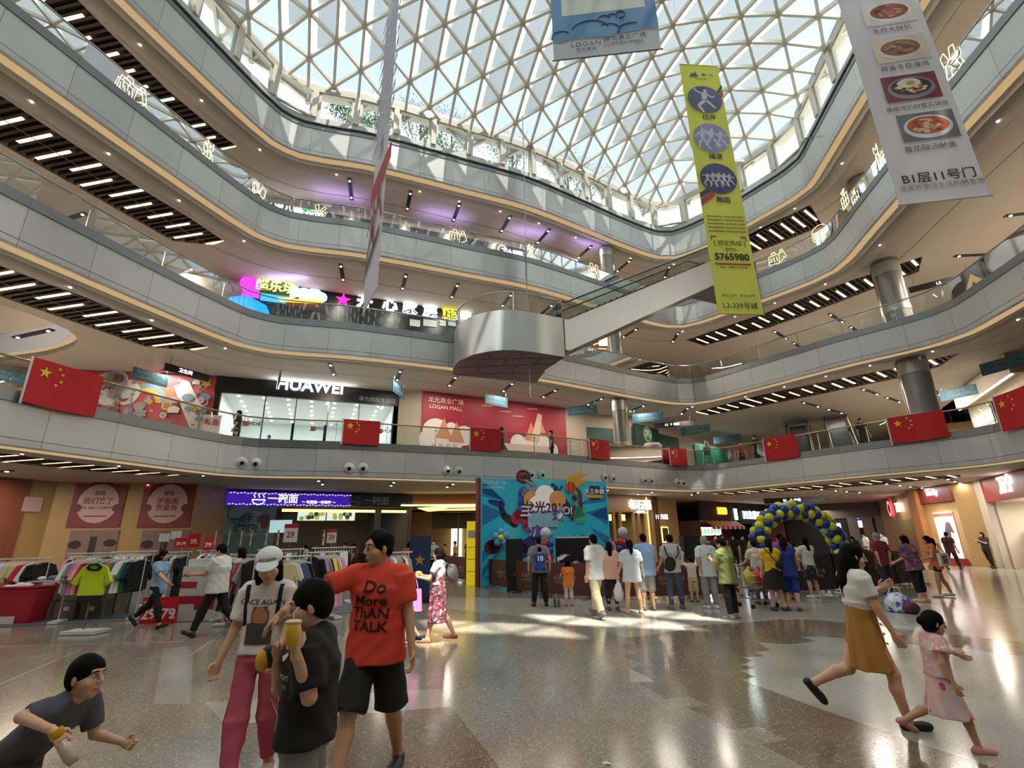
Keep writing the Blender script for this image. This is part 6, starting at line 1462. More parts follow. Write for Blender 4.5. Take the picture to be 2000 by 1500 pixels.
def decal(obj, mb, o, right, up, m, name, parent, lift=.006, sub=0):
    """lay flat lettering or a print onto a garment: each point is dropped along the print's own depth onto the cloth"""
    me = obj.data; bv = BVHTree.FromPolygons([v.co for v in me.vertices], [tuple(p.vertices) for p in me.polygons]); M = frame(o, right, up); n = M.to_3x3() @ Vector((0, 0, 1)); vs = []
    for p in mb.v:
        w = M @ Vector((p[0], p[1], 0)); hit = bv.ray_cast(w + n * .5, -n, 1.2); vs.append((hit[0] + n * lift) if hit[0] is not None else w)
    k = MB(); k.v = [tuple(v) for v in vs]; k.f = mb.f; k.m = mb.m; k.sm = [False] * len(mb.f); return k.build(name, m, parent)
def grid_print(w, h, fn, n=16):
    """a printed patch: n x n cells, coloured by fn(x, y) in -1..1 (None = left out)"""
    mb = MB()
    for i in range(n):
        for j in range(n):
            c = fn((i + .5) / n * 2 - 1, (j + .5) / n * 2 - 1)
            if c is None: continue
            x0, x1, y0, y1 = (w * (i / n - .5), w * ((i + 1) / n - .5), h * (j / n - .5), h * ((j + 1) / n - .5)); mb.add([(x0, y0, 0), (x1, y0, 0), (x1, y1, 0), (x0, y1, 0)], [(0, 1, 2, 3)], c)
    return mb
def densify(mb, step):
    """cut long faces so that a print can follow the cloth"""
    import bmesh
    me = bpy.data.meshes.new('print'); me.from_pydata(mb.v, [], mb.f); bm = bmesh.new(); bm.from_mesh(me); bmesh.ops.triangulate(bm, faces=bm.faces[:])
    for _ in range(4):
        e = [x for x in bm.edges if x.calc_length() > step]
        if not e: break
        bmesh.ops.subdivide_edges(bm, edges=e, cuts=1); bmesh.ops.triangulate(bm, faces=[f for f in bm.faces if len(f.verts) > 3])
    bm.verts.index_update(); k = MB(); k.add([v.co[:] for v in bm.verts], [tuple(v.index for v in f.verts) for f in bm.faces]); bm.free(); bpy.data.meshes.remove(me); return k
def L_(o, v):                       # world point -> that person's own frame
    return Vector(to_local(v, o['loc'], o['rz']))
# ---------------------------------------------------------------- people near the camera
def cl(h, r=.85): return mat(h, r, 0, 0, .05, 14)
def floral(base, cols, scale=9, thr=.42):
    m = bpy.data.materials.new('floral cloth'); m.use_nodes = True; nt = m.node_tree; b = nt.nodes['Principled BSDF']; b.inputs['Roughness'].default_value = .85
    tc = nt.nodes.new('ShaderNodeTexCoord'); cur = None
    for i, c in enumerate(cols):
        nz = nt.nodes.new('ShaderNodeTexNoise'); nz.inputs['Scale'].default_value = scale * (1 + .27 * i); nz.inputs['Detail'].default_value = 1; mp = nt.nodes.new('ShaderNodeMapping'); mp.inputs['Location'].default_value = (i * 3.1, i * 1.7, i); nt.links.new(tc.outputs['Object'], mp.inputs[0]); nt.links.new(mp.outputs[0], nz.inputs['Vector'])
        g = nt.nodes.new('ShaderNodeMath'); g.operation = 'LESS_THAN'; nt.links.new(nz.outputs['Fac'], g.inputs[0]); g.inputs[1].default_value = thr
        x = nt.nodes.new('ShaderNodeMix'); x.data_type = 'RGBA'; nt.links.new(g.outputs[0], x.inputs[0]); x.inputs[7].default_value = lin(c)
        if cur is None: x.inputs[6].default_value = lin(base)
        else: nt.links.new(cur, x.inputs[6])
        cur = x.outputs[2]
    nt.links.new(cur, b.inputs['Base Color']); return m
def textprint(o, part, s, size, xz, m, name, tilt=0, bold=.01, step=.02, right=None, sx=1):
    """lettering on the front of a garment: xz metres to the wearer's left of, and above, the chest"""
    J = o['J']; c = Vector(J['chest']) + Vector(J['T'] @ np.array([-xz[0], .0, xz[1]])); t = textmb(s, size, bold, 0, sx=sx); t = densify(t, step)
    r = Vector(J['T'] @ np.array(right or (-1., 0, 0))); u = Vector((0, 0, 1)); r = (r * cos(tilt) + u * sin(tilt)).normalized(); u = (u - r * (u @ r)).normalized()
    return decal(o[part], t, c, r, u, m, name, o['root'])
# -- man in orange
mx = AY(735, 1250, 4.35).x
man = person('man', (mx, 4.35, 0), 1.83, -96, 'man in an orange tee with black lettering and black shorts, arm over a boy', 'c', 'crop', None,
    top=dict(m=cl('d8432b'), sleeve=.72, hem=-.13, loose=1.14, ripple=.005), legs=dict(m=cl('17161a'), length=.98, loose=1.32), shoes=(cl('15151a', .5),), near=True, build=1.07, sw=1.0, hs=1.08,
    head=(-42, 4, 0), al=(2, 13, 14, -5), ar=(10, 40, 20, 0), lr=(22, 6, 3, 4), ll=(-14, 10, 3, 8), curl=(.55, .35),
    joints={'elr': AY(612, 1152, 4.12), 'wrr': AY(548, 1200, 3.92), 'hdvr': (-.55, -.1, -.5), 'hnvr': (.4, .3, -.8)})
for s, size, xz in (('Do', .125, (.02, .05)), ('More', .105, (-.01, -.05)), ('ThAN', .105, (-.01, -.14)), ('TALK', .105, (-.01, -.235))):
    textprint(man, 'top', s, size, xz, mat('2a1414', .8), 'lettering', -.04, bold=.018, sx=1.15)
MB().box((.155, -.02, .62), (.012, .06, .26)).build('white_side_stripe', cl('c9c6c2'), man['root']) if False else None
# -- woman with the white cap
wx = AY(512, 1250, 4.3).x
wom = person('capwoman', (wx, 4.3, 0), 1.65, -84, 'woman in a white cap, white printed tee and wide pink trousers', 'b', 'bob', None, woman=True,
    top=dict(m=cl('e8ded6'), sleeve=.78, hem=.0, loose=1.1, ripple=.004), legs=dict(m=cl('c3566e'), length=1.86, loose=1.12, top=.1), shoes=(cl('caa398', .6), 'flat'), near=True, build=.86, sw=.92, hs=1.12,
    head=(14, 16, 6), ar=(2, 12, 12, -20), al=(14, 10, 30, 20), lr=(8, 3, 1, 6), ll=(-8, 12, 1, 6), curl=(.7, .7))
J, P = wom['J'], wom['P']; R = J['HR']; hs = J['hs']; MR = Matrix(R.tolist()); M_CAP = mat('dcdcdc', .7)
f = Field(.008); f.egg(P(0, -.012, .058), np.array([.096, .112, .088]) * hs, R, .01); cp = f.mesh(0, clip=[(P(0, 0, .052), -(R @ np.array([0, .12, 1.])))]); CAPO = cp.build('cap', M_CAP, wom['root'])
f = Field(.006); f.egg(P(0, .112, .050), np.array([.078, .085, .012]) * hs, R @ RX(-.28), .01); f.mesh(0, clip=[(P(0, .07, 0), -(R @ np.array([0, 1., 0])))]).build('cap_peak', M_CAP, wom['root'])
textprint(wom, 'top', 'ONCE AGAIN', .05, (0, .045), mat('2b2522', .8), 'lettering', -.03, bold=.012, sx=1.12)
pr = grid_print(.20, .27, lambda x, y: (1 if y > .1 and x * x + (y - .45) ** 2 < .28 else 2 if y > .1 and x * x + (y - .45) ** 2 < .5 else None) if y > .08 else 0, 18)
decal(wom['top'], pr, Vector(J['chest']) + Vector((0, 0, -.12)), (-1, 0, 0), (0, 0, 1), [mat('4a423c', .8), mat('c98d62', .8), mat('7a5a44', .8)], 'photo_print', wom['root'])
t = textmb('SECURITE', .030, .014, 0); t = densify(t, .012); capo = CAPO
decal(capo, t, Vector(P(0, .2, .105)), MR @ Vector((-1, 0, 0)), MR @ Vector((0, -.25, 1)), mat('26262a', .8), 'cap_lettering', wom['root'], .004)
for q, e in (('l', -1), ('r', 1)):
    sh = J['sh' + q]; mb = MB(); pts = []
    for i in range(9):
        a = i / 8; pts.append(Vector((e * (.128 - .012 * a) , J['chest'][1] + .30, J['neck'][2] - .0 - .30 * a)))
    me = wom['top'].data; bv = BVHTree.FromPolygons([v.co for v in me.vertices], [tuple(p_.vertices) for p_ in me.polygons]); pp = []
    for x in pts:
        h = bv.ray_cast(x, Vector((0, -1, 0)), 1)
        if h[0] is not None: pp.append(h[0] + Vector((0, .004, 0)))
    if len(pp) > 2: mb.sheet([[p_ + Vector((-.016, 0, 0)) for p_ in pp], [p_ + Vector((.016, .004, 0)) for p_ in pp]]); mb.build('backpack_strap', cl('17171a'), wom['root'])
# white stripes down the trousers
for q, e in (('l', -1), ('r', 1)):
    me = wom['legs'].data; bv = BVHTree.FromPolygons([v.co for v in me.vertices], [tuple(p_.vertices) for p_ in me.polygons])
    for k, dy in enumerate((-.022, .022)):
        pp = []
        for i in range(20):
            a = i / 19; c = J['kn' + q] * (1 - a) + J['an' + q] * a if True else 0; x = Vector((J['kn' + q] + (J['an' + q] - J['kn' + q]) * (a * 1.15 - .35)).tolist()); h = bv.ray_cast(x + Vector((e * .4, dy + .02, 0)), Vector((-e, 0, 0)), .8)
            if h[0] is not None: pp.append(h[0] + Vector((e * .003, 0, 0)))
        if len(pp) > 3: MB().sheet([[p_ + Vector((0, -.007, 0)) for p_ in pp], [p_ + Vector((0, .007, 0)) for p_ in pp]]).build('side_stripe', cl('e6dfdc'), wom['root'])
# -- boy drinking
bx = AY(596, 1440, 2.85).x
boy = person('drinkboy', (bx, 2.85, 0), 1.49, 186, 'boy in a black tee drinking from a yellow cup', 'b', 'short', None,
    top=dict(m=cl('0f0f11'), sleeve=.85, hem=-.03, loose=1.2, ripple=.006, neck=.06), legs=dict(m=cl('86817d'), length=.95, loose=1.2), shoes=(cl('3a3a3c'),), near=True, build=1.02, sw=.98, hs=1.14, head=(14, 10, 4), curl=(.95, .95),
    joints={'ell': AY(604, 1362, 2.66), 'wrl': AY(577, 1272, 2.58), 'elr': AY(545, 1345, 2.90), 'wrr': AY(541, 1285, 2.78), 'hdvl': (-.12, -.05, 1), 'hnvl': (-.75, .65, 0), 'hdvr': (.25, -.3, 1), 'hnvr': (.7, -.7, .1)})
textprint(boy, 'top', "DON'T", .035, (.075, -.02), mat('c9d0c4', .8), 'chest_lettering', 0, right=(-.8, -.5, 0)); textprint(boy, 'top', 'PLAY', .03, (.075, -.06), mat('7fae3a', .8), 'green_lettering', 0, right=(-.8, -.5, 0))
cp = AY(571, 1238, 2.55); r = thing('drink_cup', cp - Vector((0, 0, .05)), 'yellow drink cup with white straw held by the boy in black', 'cup')
MB().lathe([(0, 0), (.028, 0), (.036, .10), (.033, .10), (.026, .006)], n=20).build('cup', mat('e3b021', .4), r); MB().tube([(.0, 0, .05), (-.004, -.0, .14), (.016, .006, .165)], .0045, 8).build('straw', mat('e4e2da', .4), r)
MB().lathe([(.0375, .1), (.0385, .105), (.03, .11), (0, .112)], n=18).build('lid', mat('e8d9a0', .3), r)
cp = AY(527, 1282, 2.78); r = thing('snack_bag', cp, 'small black and yellow bag in the far hand of the boy in black', 'bag', None, .3); MB().ball((0, 0, 0), (.05, .03, .055), 14, 10).build('bag', mat('15140f', .5), r); MB().ball((-.03, -.01, -.015), (.035, .028, .05), 12, 8).build('yellow_trim', mat('d9a51e', .5), r)
# -- running boy at the lower left
run = person('runboy', (AY(28, 1500, 3.15).x, 3.15, 0), 1.22, -4, 'boy in a grey tee running, leaning forward with a bottle', 'b', 'short', None,
    top=dict(m=cl('54535e'), sleeve=.8, hem=-.12, loose=1.12, ripple=.006), legs=dict(m=cl('2a2a30'), length=.9, loose=1.2), shoes=(cl('8a8a8c'),), near=True, build=1.02, sw=1, hs=1.1, lean=46, head=(-4, -48, 0), al=(62, 8, 60, 0), lr=(60, 70, 2, 4), ll=(0, 45, 2, 4), toe=True, curl=(.9, 1.0), joints={'elr': AY(42, 1400, 2.92), 'wrr': AY(105, 1428, 2.80), 'hdvr': (.8, -.2, -.4), 'hnvr': (0, .5, -.8)})
bp = run['root'].matrix_basis
def hand_pt(o, q, along=.07): J = o['J']; v = J['wr' + q] + J['hd' + q] / np.linalg.norm(J['hd' + q]) * along * J['s'] + J['hn' + q] * .02; c, s = cos(o['rz']), sin(o['rz']); return Vector(o['loc']) + Vector((v[0] * c - v[1] * s, v[0] * s + v[1] * c, v[2]))
hp = hand_pt(run, 'r'); r = thing('drink_bottle', hp, 'clear milky bottle with yellow cap in the hand of the running boy', 'bottle'); r.rotation_euler = (0, radians(145), .35)
MB().lathe([(0, -.02), (.026, -.02), (.028, .10), (.02, .13), (.0, .13)], n=18).build('bottle', mat('b9aa94', .25), r); MB().lathe([(.03, -.055), (.03, -.018), (0, -.018)], n=18).build('cap', mat('d8a81c', .35), r); MB().lathe([(0, -.055), (.03, -.055)], n=18).build('cap_top', mat('d8a81c', .35), r)
# -- woman in the mustard skirt
M_MUS = cl('a9772f')
mus = person('mustard', (AY(1690, 1250, 5.3).x, 5.3, 0), 1.62, -2, 'woman with long dark hair in white crop tee and mustard pinafore skirt, striding right', 'b', 'long', None, woman=True,
    top=dict(m=cl('e3e1dd'), sleeve=.62, hem=.22, loose=1.03, ripple=.003), skirt=dict(m=M_MUS, name='pinafore_skirt', hem=.50, r0=.142, r1=.25, top=.27, fold=.08), shoes=(cl('17171c', .5), 'flat'), near=True, build=.9, sw=.92, hs=1.08,
    head=(-14, 4, 0), ar=(14, 6, 10, 0), al=(30, 4, 92, 10), lr=(20, 12, 1, 2), ll=(-24, 46, 1, 2), fl=-52, curl=(.5, .35), lean=2)
J = mus['J']
for q in range(5):
    z = J['waist'][2] + .05 - q * .085; MB().ball((.03, J['pel'][1] + .135 + q * .012, z), .013, 8, 6).build('button', mat('d9c48a', .3, .6), mus['root'])
# -- small girl
gir = person('girl', (AY(1835, 1330, 4.75).x, 4.75, 0), 1.04, -6, 'small girl with a dark bun in a pink flowered dress, striding right', 'c', 'bun', None, woman=True,
    top=dict(m=floral('dba9a4', ['d6c4c0'], 12), sleeve=.4, hem=.0, loose=1.1, ripple=.004), skirt=dict(m=floral('dcbcb8', ['c3566e', 'd8cfcb'], 9, .36), name='dress_skirt', hem=.42, r0=.15, r1=.30, top=.08, fold=.07), shoes=(cl('c98a84', .6),), near=True, build=.98, sw=.95, hs=1.12,
    head=(-12, 6, 0), al=(62, 8, 12, 0), ar=(-14, 16, 30, 0), lr=(24, 14, 1, 2), ll=(-22, 44, 1, 2), fl=-30, curl=(.5, .5), lean=6)
J = gir['J']
for q, e in (('l', -1), ('r', 1)): 
    f = Field(.008); f.cuff(J['sh' + q] + np.array([0, 0, .03]), J['sh' + q] + (J['el' + q] - J['sh' + q]) * .5, .035, .072, None, 1, .01, .12, 6); f.mesh().build('ruffle_sleeve', floral('dca9a2', ['e8dcd4'], 12), gir['root'])
# ---------------------------------------------------------------- people further in
def G(u, v): p = A(u, v, 0); return (p.x, p.y, 0)
BLK = lambda: cl('141416')
def stand(key, u, v, H, face, label, skin='b', hair='short', top=None, legs=None, skirt=None, shoes=('3a3a3c',), **k):
    k.setdefault('faceparts', not (40 < face < 140))
    return person(key, G(u, v), H, face, label, skin, hair, k.pop('hairm', None), top=top, legs=legs, skirt=skirt, shoes=(cl(shoes[0], .6),) + tuple(shoes[1:]), **k)
stand('blueshirt', 292, 1228, 1.60, 0, 'woman in a light blue shirt and black trousers striding right past the clothes racks', 'b', 'pony', dict(m=cl('8fb4d6'), sleeve=.7, hem=-.15, loose=1.08), dict(m=BLK(), length=1.88, loose=.95), None, ('1c1c20',), woman=True, build=.9, ar=(38, 6, 18, 0), al=(-12, 8, 20, 0), lr=(22, 4, 1, 2), ll=(-26, 22, 1, 2), toe=True)
ph = stand('phoneman', 410, 1243, 1.74, 180, 'man in a white tee and black trousers walking left, looking at a phone', 'b', 'crop', dict(m=cl('dcdad8'), sleeve=.75, hem=-.12, loose=1.22), dict(m=BLK(), length=1.92, loose=1.1), None, ('1a1a1c',), build=1.12, al=(38, 6, 48, 0), ar=(30, 10, 55, 0), ll=(24, 5, 1, 2), lr=(-24, 20, 1, 2), head=(0, 14, 0), toe=True)
hp = hand_pt(ph, 'l', .10); r = thing('phone', hp, 'dark phone held up by the man in the white tee', 'phone'); MB().box((0, 0, 0), (.15, .075, .010), 0, 0, Euler((.3, -.35, .1)).to_matrix()).build('case', mat('1b1b20', .3), r)
stand('pinkskirt', 452, 1222, 1.62, 180, 'woman in pale top and pale pink skirt, half hidden behind the man with the phone', 'b', 'long', dict(m=cl('d8c8bc'), sleeve=.15, hem=-.02), None, dict(m=cl('dcb6a4'), hem=.50, r0=.145, r1=.2, top=.08), ('d8d4d0',), woman=True, build=.88, ll=(14, 4, 1, 2), lr=(-16, 14, 1, 2))
# woman in flowers with a backpack and bags
fl = stand('floral', 853, 1254, 1.58, 172, 'woman in a red flowered dress over a white tee, with a grey backpack', 'b', 'bun', dict(m=cl('d6d4d6'), sleeve=.55, hem=.1), None, dict(m=floral('8f3a48', ['d8c9c2', '4a5a4a', '30283a', 'c2566a'], 13, .44), name='dress_skirt', hem=.34, r0=.16, r1=.235, top=.36), ('a06a4a', 'flat'), woman=True, build=.98, al=(28, 4, 72, 10), ar=(30, 4, 70, 10), ll=(14, 4, 1, 2), lr=(-14, 14, 1, 2))
c = Vector(fl['loc']) + Vector((.24, .06, 1.12)); r = thing('backpack', c, 'grey soft backpack on the woman in the flowered dress', 'backpack'); f = Field(.018); f.egg((0, 0, 0), (.10, .13, .17)).egg((.05, 0, -.07), (.07, .10, .09)); f.mesh(.006).build('pack', cl('8d8a90'), r); MB().tube([(0, -.1, .12), (-.12, -.12, .2), (-.26, -.1, .1)], .012, 6).build('strap', cl('55535a'), r)
hp = hand_pt(fl, 'l', .08); r = thing('shopping_bag', hp + Vector((-.02, -.03, -.16)), 'pink shopping bag carried by the woman in the flowered dress', 'bag')
mb = MB(); 
for z0, z1, w0, w1 in ((-.42, -.05, .17, .15),): mb.add([(-w0, -.05, z0), (w0, -.05, z0), (w0, .05, z0), (-w0, .05, z0), (-w1, -.03, z1), (w1, -.03, z1), (w1, .03, z1), (-w1, .03, z1)], [(3, 2, 1, 0), (0, 1, 5, 4), (1, 2, 6, 5), (2, 3, 7, 6), (3, 0, 4, 7)])
mb.build('bag', cl('cf7fb4', .5), r); MB().tube([(-.09, 0, -.06), (-.05, 0, .12), (.05, 0, .12), (.09, 0, -.06)], .009, 6).build('handle', cl('c87fae', .5), r)
r = thing('shopping_bag', hp + Vector((-.2, .02, -.12)), 'small grey and black bag beside the pink shopping bag', 'bag'); f = Field(.018); f.egg((0, 0, -.12), (.09, .06, .13)); f.mesh(.005).build('bag', cl('9a9aa2', .5), r); MB().tube([(-.04, 0, 0), (0, 0, .14), (.05, 0, 0)], .012, 6).build('handle', BLK(), r)
hp2 = hand_pt(fl, 'r', .09); r = thing('snack_cup', hp2, 'yellow and white snack in the hands of the woman in the flowered dress', 'food'); MB().lathe([(0, -.05), (.03, -.05), (.045, .06), (0, .06)]).build('cup', cl('d9c45a', .5), r)
stand('bluechild', 783, 1262, 1.22, 150, 'child in a light blue outfit half hidden behind the man in orange', 'b', 'short', dict(m=cl('a9c4e4'), sleeve=.6, hem=-.1), None, dict(m=cl('a6c2e6'), hem=.46, r0=.16, r1=.24, top=.06), ('2c2c30',), ar=(30, 5, 40, 0), ll=(20, 15, 1, 2), lr=(-20, 30, 1, 2))
stand('redback', 795, 1160, 1.66, 95, 'person in a red shirt and dark cap behind the white stall board', 'b', 'short', dict(m=cl('a84a3c'), sleeve=.8, hem=-.15, loose=1.15), dict(m=BLK(), length=1.9), None, ar=(20, 5, 40, 0))
stand('blueback', 815, 1150, 1.6, 80, 'woman in a light blue tee and black shorts beside the dark blue poster stand', 'b', 'bob', dict(m=cl('7fa6d4'), sleeve=.7, hem=-.12), dict(m=BLK(), length=.6, loose=1.1), None, ('d8d4d0',), woman=True, build=.92)
for q, (u, v, H, f_, t_, l_) in enumerate(((845, 1128, 1.7, -90, '8da0b8', 'person in a grey blue top at the glass entrance, leftmost'), (868, 1112, 1.45, 200, 'b08a4a', 'person in an ochre top sitting low at the glass entrance'), (888, 1112, 1.6, 180, 'c8922e', 'person in a mustard top walking at the glass entrance'), (914, 1112, 1.66, -80, '5a5a48', 'person in dark olive with a hat at the entrance, right'))):
    stand('far%d' % q, u, v, H, f_, l_, 'b', 'short', dict(m=cl(t_), sleeve=.7, hem=-.12), dict(m=BLK(), length=1.9), faceparts=False)
# ---- the row of watchers at the barrier, left to right
A_BACK = dict(al=(22, 14, 40, 0), ar=(22, 14, 40, 0))
c1 = stand('dad', 1055, 1184, 1.76, 92, 'man in grey and black trousers carrying a child on his back, leftmost at the barrier', 'c', 'crop', dict(m=cl('77757c'), sleeve=.7, hem=-.12, loose=1.1), dict(m=BLK(), length=1.95, loose=1.15), None, ('101012',), al=(-22, 20, 45, 20), ar=(-22, 20, 45, 20), build=1.05, ll=(0, 2, 5, 6), lr=(0, 2, 5, 6))
lx = c1['loc']; kid_c = person('kid10', (lx[0] + .02, lx[1] - .22, .62), .98, 90, 'child in a blue jersey with a white number carried on a back', 'b', 'short', None, top=dict(m=cl('1f3f9a'), sleeve=.75, hem=-.14, loose=1.15, wide=1.1), legs=dict(m=cl('1f3f9a'), length=.85, loose=1.2), shoes=(cl('b02a30'),), ll=(62, 62, 20, 6), lr=(62, 62, 20, 6), al=(50, 10, 40, 0), ar=(50, 10, 40, 0))
tx = textmb('10', .17, .03, 0); tx = densify(tx, .02); J = kid_c['J']; decal(kid_c['top'], tx, Vector(J['chest']) + Vector((0, -.3, -.02)), (1, 0, 0), (0, 0, 1), cl('e8e8ea'), 'number', kid_c['root'])
stand('orangegirl', 1112, 1184, 1.12, 92, 'girl in an orange tee with pigtails standing on the barrier foot', 'b', 'tails', dict(m=cl('e07a2a'), sleeve=.6, hem=-.2, loose=1.1, wide=1.15), dict(m=cl('d8c0bc'), length=1.5), None, ('b8606a',), al=(50, 8, 20, 0), ar=(10, 8, 20, 0), woman=True)
stand('khaki', 1168, 1207, 1.78, 118, 'man in a white tee and khaki trousers stepping along the barrier', 'c', 'short', dict(m=cl('dddde0'), sleeve=.8, hem=-.16, loose=1.16), dict(m=cl('b5a88c'), length=1.95, loose=1.25), None, ('6a6a6c',), ll=(-16, 10, 2, 4), lr=(22, 6, 2, 4), al=(-6, 8, 10, 0), ar=(12, 8, 20, 0), toe=True, faceparts=True)
stand('pinkorange', 1198, 1192, 1.60, 88, 'woman in a pale pink and orange top with black trousers', 'b', 'long', dict(m=cl('dcae9c'), sleeve=.7, hem=-.16, loose=1.14), dict(m=BLK(), length=1.8, loose=.95), None, ('5a4a42',), woman=True, ar=(30, 6, 60, 0))
c6 = stand('ponytail', 1240, 1199, 1.64, 92, 'woman in a white tee and denim shorts with a long ponytail', 'b', 'pony', dict(m=cl('c8cdd8'), sleeve=.75, hem=-.2, loose=1.24), dict(m=cl('3f5a86'), length=.42, loose=1.12), None, ('d0a890',), woman=True, build=1.02, ll=(2, 2, 6, 6), lr=(2, 2, 6, 6), al=(4, 16, 14, 0), ar=(4, 16, 18, 0))
hp = hand_pt(c6, 'l', .1); r = thing('plastic_bag', hp + Vector((0, 0, -.02)), 'translucent white plastic bag held by the woman with the ponytail', 'bag'); f = Field(.02); f.egg((0, 0, -.3), (.12, .09, .2)).cone((0, 0, -.1), (0, 0, .02), .04, .02, .06); f.mesh(.012).build('bag', mat('cfcfd4', .4), r)
stand('polo', 1268, 1192, 1.78, 88, 'man in a light blue polo and grey shorts', 'c', 'crop', dict(m=cl('8fb2dc'), sleeve=.75, hem=-.16, loose=1.16), dict(m=cl('9a9694'), length=1.12, loose=1.3), None, ('5a4a40',), build=1.1)
c8 = stand('sling', 1322, 1190, 1.76, 90, 'man in a grey tee and jeans with a black sling bag across his back', 'c', 'crop', dict(m=cl('b9b4b4'), sleeve=.75, hem=-.1, loose=1.08), dict(m=cl('3a4356'), length=1.95, loose=.98), None, ('6a5248',), ll=(-4, 4, 4, 4), lr=(6, 2, 6, 4), ar=(20, 10, 60, 0), al=(12, 12, 30, 0))
c = Vector(c8['loc']); r = thing('sling_bag', c + Vector((-.1, -.19, 1.06)), 'black sling bag on the back of the man in grey', 'bag'); f = Field(.018); f.egg((0, 0, 0), (.14, .06, .17)).egg((-.03, -.02, -.08), (.13, .06, .1)); f.mesh(.004).build('bag', BLK(), r)
for dx in (-.04, .3): MB().tube([(dx * .5, 0, .12), (dx * .9 - .02, .04, .24), (dx - .04, .10, .42)], .016, 6).build('strap', BLK(), r)
person('armchild', (c.x + .26, c.y + .12, .72), .86, 120, 'small child with long hair held by the man with the sling bag', 'b', 'bob', None, top=dict(m=cl('d8c8c8'), sleeve=.5, hem=-.1), legs=dict(m=cl('caa0a0'), length=1.2), shoes=(cl('d8d8d8'),), ll=(60, 40, 10, 4), lr=(60, 40, 10, 4), woman=True)
stand('whitechild', 1358, 1176, 1.14, 88, 'small child in a white tee and khaki shorts holding the barrier with both hands', 'b', 'short', dict(m=cl('d3cac4'), sleeve=.6, hem=-.12), dict(m=cl('b8a27c'), length=1.2, loose=1.3), None, ('4a4a4c',), al=(115, 20, 20, 0), ar=(115, 20, 20, 0))
stand('greycap', 1391, 1189, 1.70, 90, 'elderly man in a pale grey tee and shiny grey trousers, hands behind his back', 'c', 'crop', dict(m=cl('c4c9cc'), sleeve=.8, hem=-.18, loose=1.15), dict(m=cl('85878c'), length=1.95, loose=1.2), None, ('c8c8ca',), hairm=HAIRG, al=(-18, 10, 30, 40), ar=(-18, 10, 30, 40))
gr = stand('greenwoman', 1432, 1209, 1.66, 128, 'woman in an olive green oversized tee and black trousers looking at a phone', 'b', 'short', dict(m=cl('83894f'), sleeve=.9, hem=-.2, loose=1.3), dict(m=BLK(), length=1.9, loose=1.15), None, ('8a8078',), woman=True, al=(30, 4, 90, 30), ar=(26, 4, 90, 30), head=(0, 20, 0), faceparts=True)
hp = hand_pt(gr, 'l', .09); r = thing('phone', hp, 'phone held by the woman in the olive tee', 'phone'); MB().box((0, 0, 0), (.07, .012, .14), .6).build('case', mat('1d1d22', .3), r)
stand('cream', 1490, 1180, 1.58, 90, 'person in a cream tee between the trolley and the woman in yellow', 'b', 'crop', dict(m=cl('d6cfc4'), sleeve=.7, hem=-.14), dict(m=cl('5a5a60'), length=1.9), None, **A_BACK)
ye = stand('yellow', 1522, 1193, 1.62, 80, 'woman in a yellow tee and black skirt with a crossbody bag', 'b', 'pony', dict(m=cl('d9ae22'), sleeve=.65, hem=-.02, loose=1.06), None, dict(m=BLK(), hem=.50, r0=.16, r1=.31, top=.1, fold=.05), ('3a3430',), woman=True, build=.98, ar=(20, 6, 70, 0))
c = Vector(ye['loc']); r = thing('crossbody_bag', c + Vector((.08, -.21, 1.02)), 'black crossbody bag on the woman in yellow', 'bag'); f = Field(.016); f.egg((0, 0, 0), (.10, .05, .09)); f.mesh().build('bag', BLK(), r); MB().tube([(-.05, 0, .06), (-.16, .03, .22), (-.26, .10, .38)], .012, 6).build('strap', BLK(), r)
stand('navy', 1552, 1193, 1.66, 60, 'woman in a navy blue sports outfit with white piping leaning on the trolley', 'b', 'long', dict(m=cl('1c2f78'), sleeve=.1, hem=-.18, loose=1.12), dict(m=cl('1f348a'), length=1.05, loose=1.25), None, ('3f3830',), woman=True, lean=10, ar=(40, 8, 20, 0), build=1.05)
stand('magenta', 1543, 1172, 1.74, 80, 'man in a magenta polo behind the woman in navy', 'c', 'crop', dict(m=cl('b43a94'), sleeve=.75, hem=-.16, loose=1.2), dict(m=cl('3a3a40'), length=1.9), None, build=1.12, **A_BACK)
pk = stand('polka', 1592, 1168, 1.62, 100, 'woman in a white tee and dotted dark skirt holding a toddler', 'b', 'long', dict(m=cl('dcdad8'), sleeve=.6, hem=-.02), None, dict(m=cl('26262a'), hem=.50, r0=.15, r1=.2, top=.09), ('d8d6d2',), woman=True, al=(35, 6, 80, 0), ar=(20, 6, 60, 0))
MBd = MB()
for i in range(60):
    a = rnd.random() * 6.28; z = .9 - .32 * rnd.random(); MBd.ball((.175 * cos(a) * (1.25 - .3 * z), .145 * sin(a) * (1.25 - .3 * z) , z), .011, 6, 4)
dd = MBd.build('dots', cl('cfcfcf'), pk['root']); dd['kind'] = 'stuff'
c = Vector(pk['loc']); person('toddler', (c.x - .22, c.y + .16, .70), .82, 20, 'toddler in white held by the woman in the dotted skirt', 'b', 'short', None, top=dict(m=cl('dedcda'), sleeve=.6, hem=-.12), legs=dict(m=cl('d0b8a8'), length=.8), shoes=(cl('d8d8d8'),), ll=(50, 60, 12, 4), lr=(50, 60, 12, 4), al=(70, 10, 30, 0))
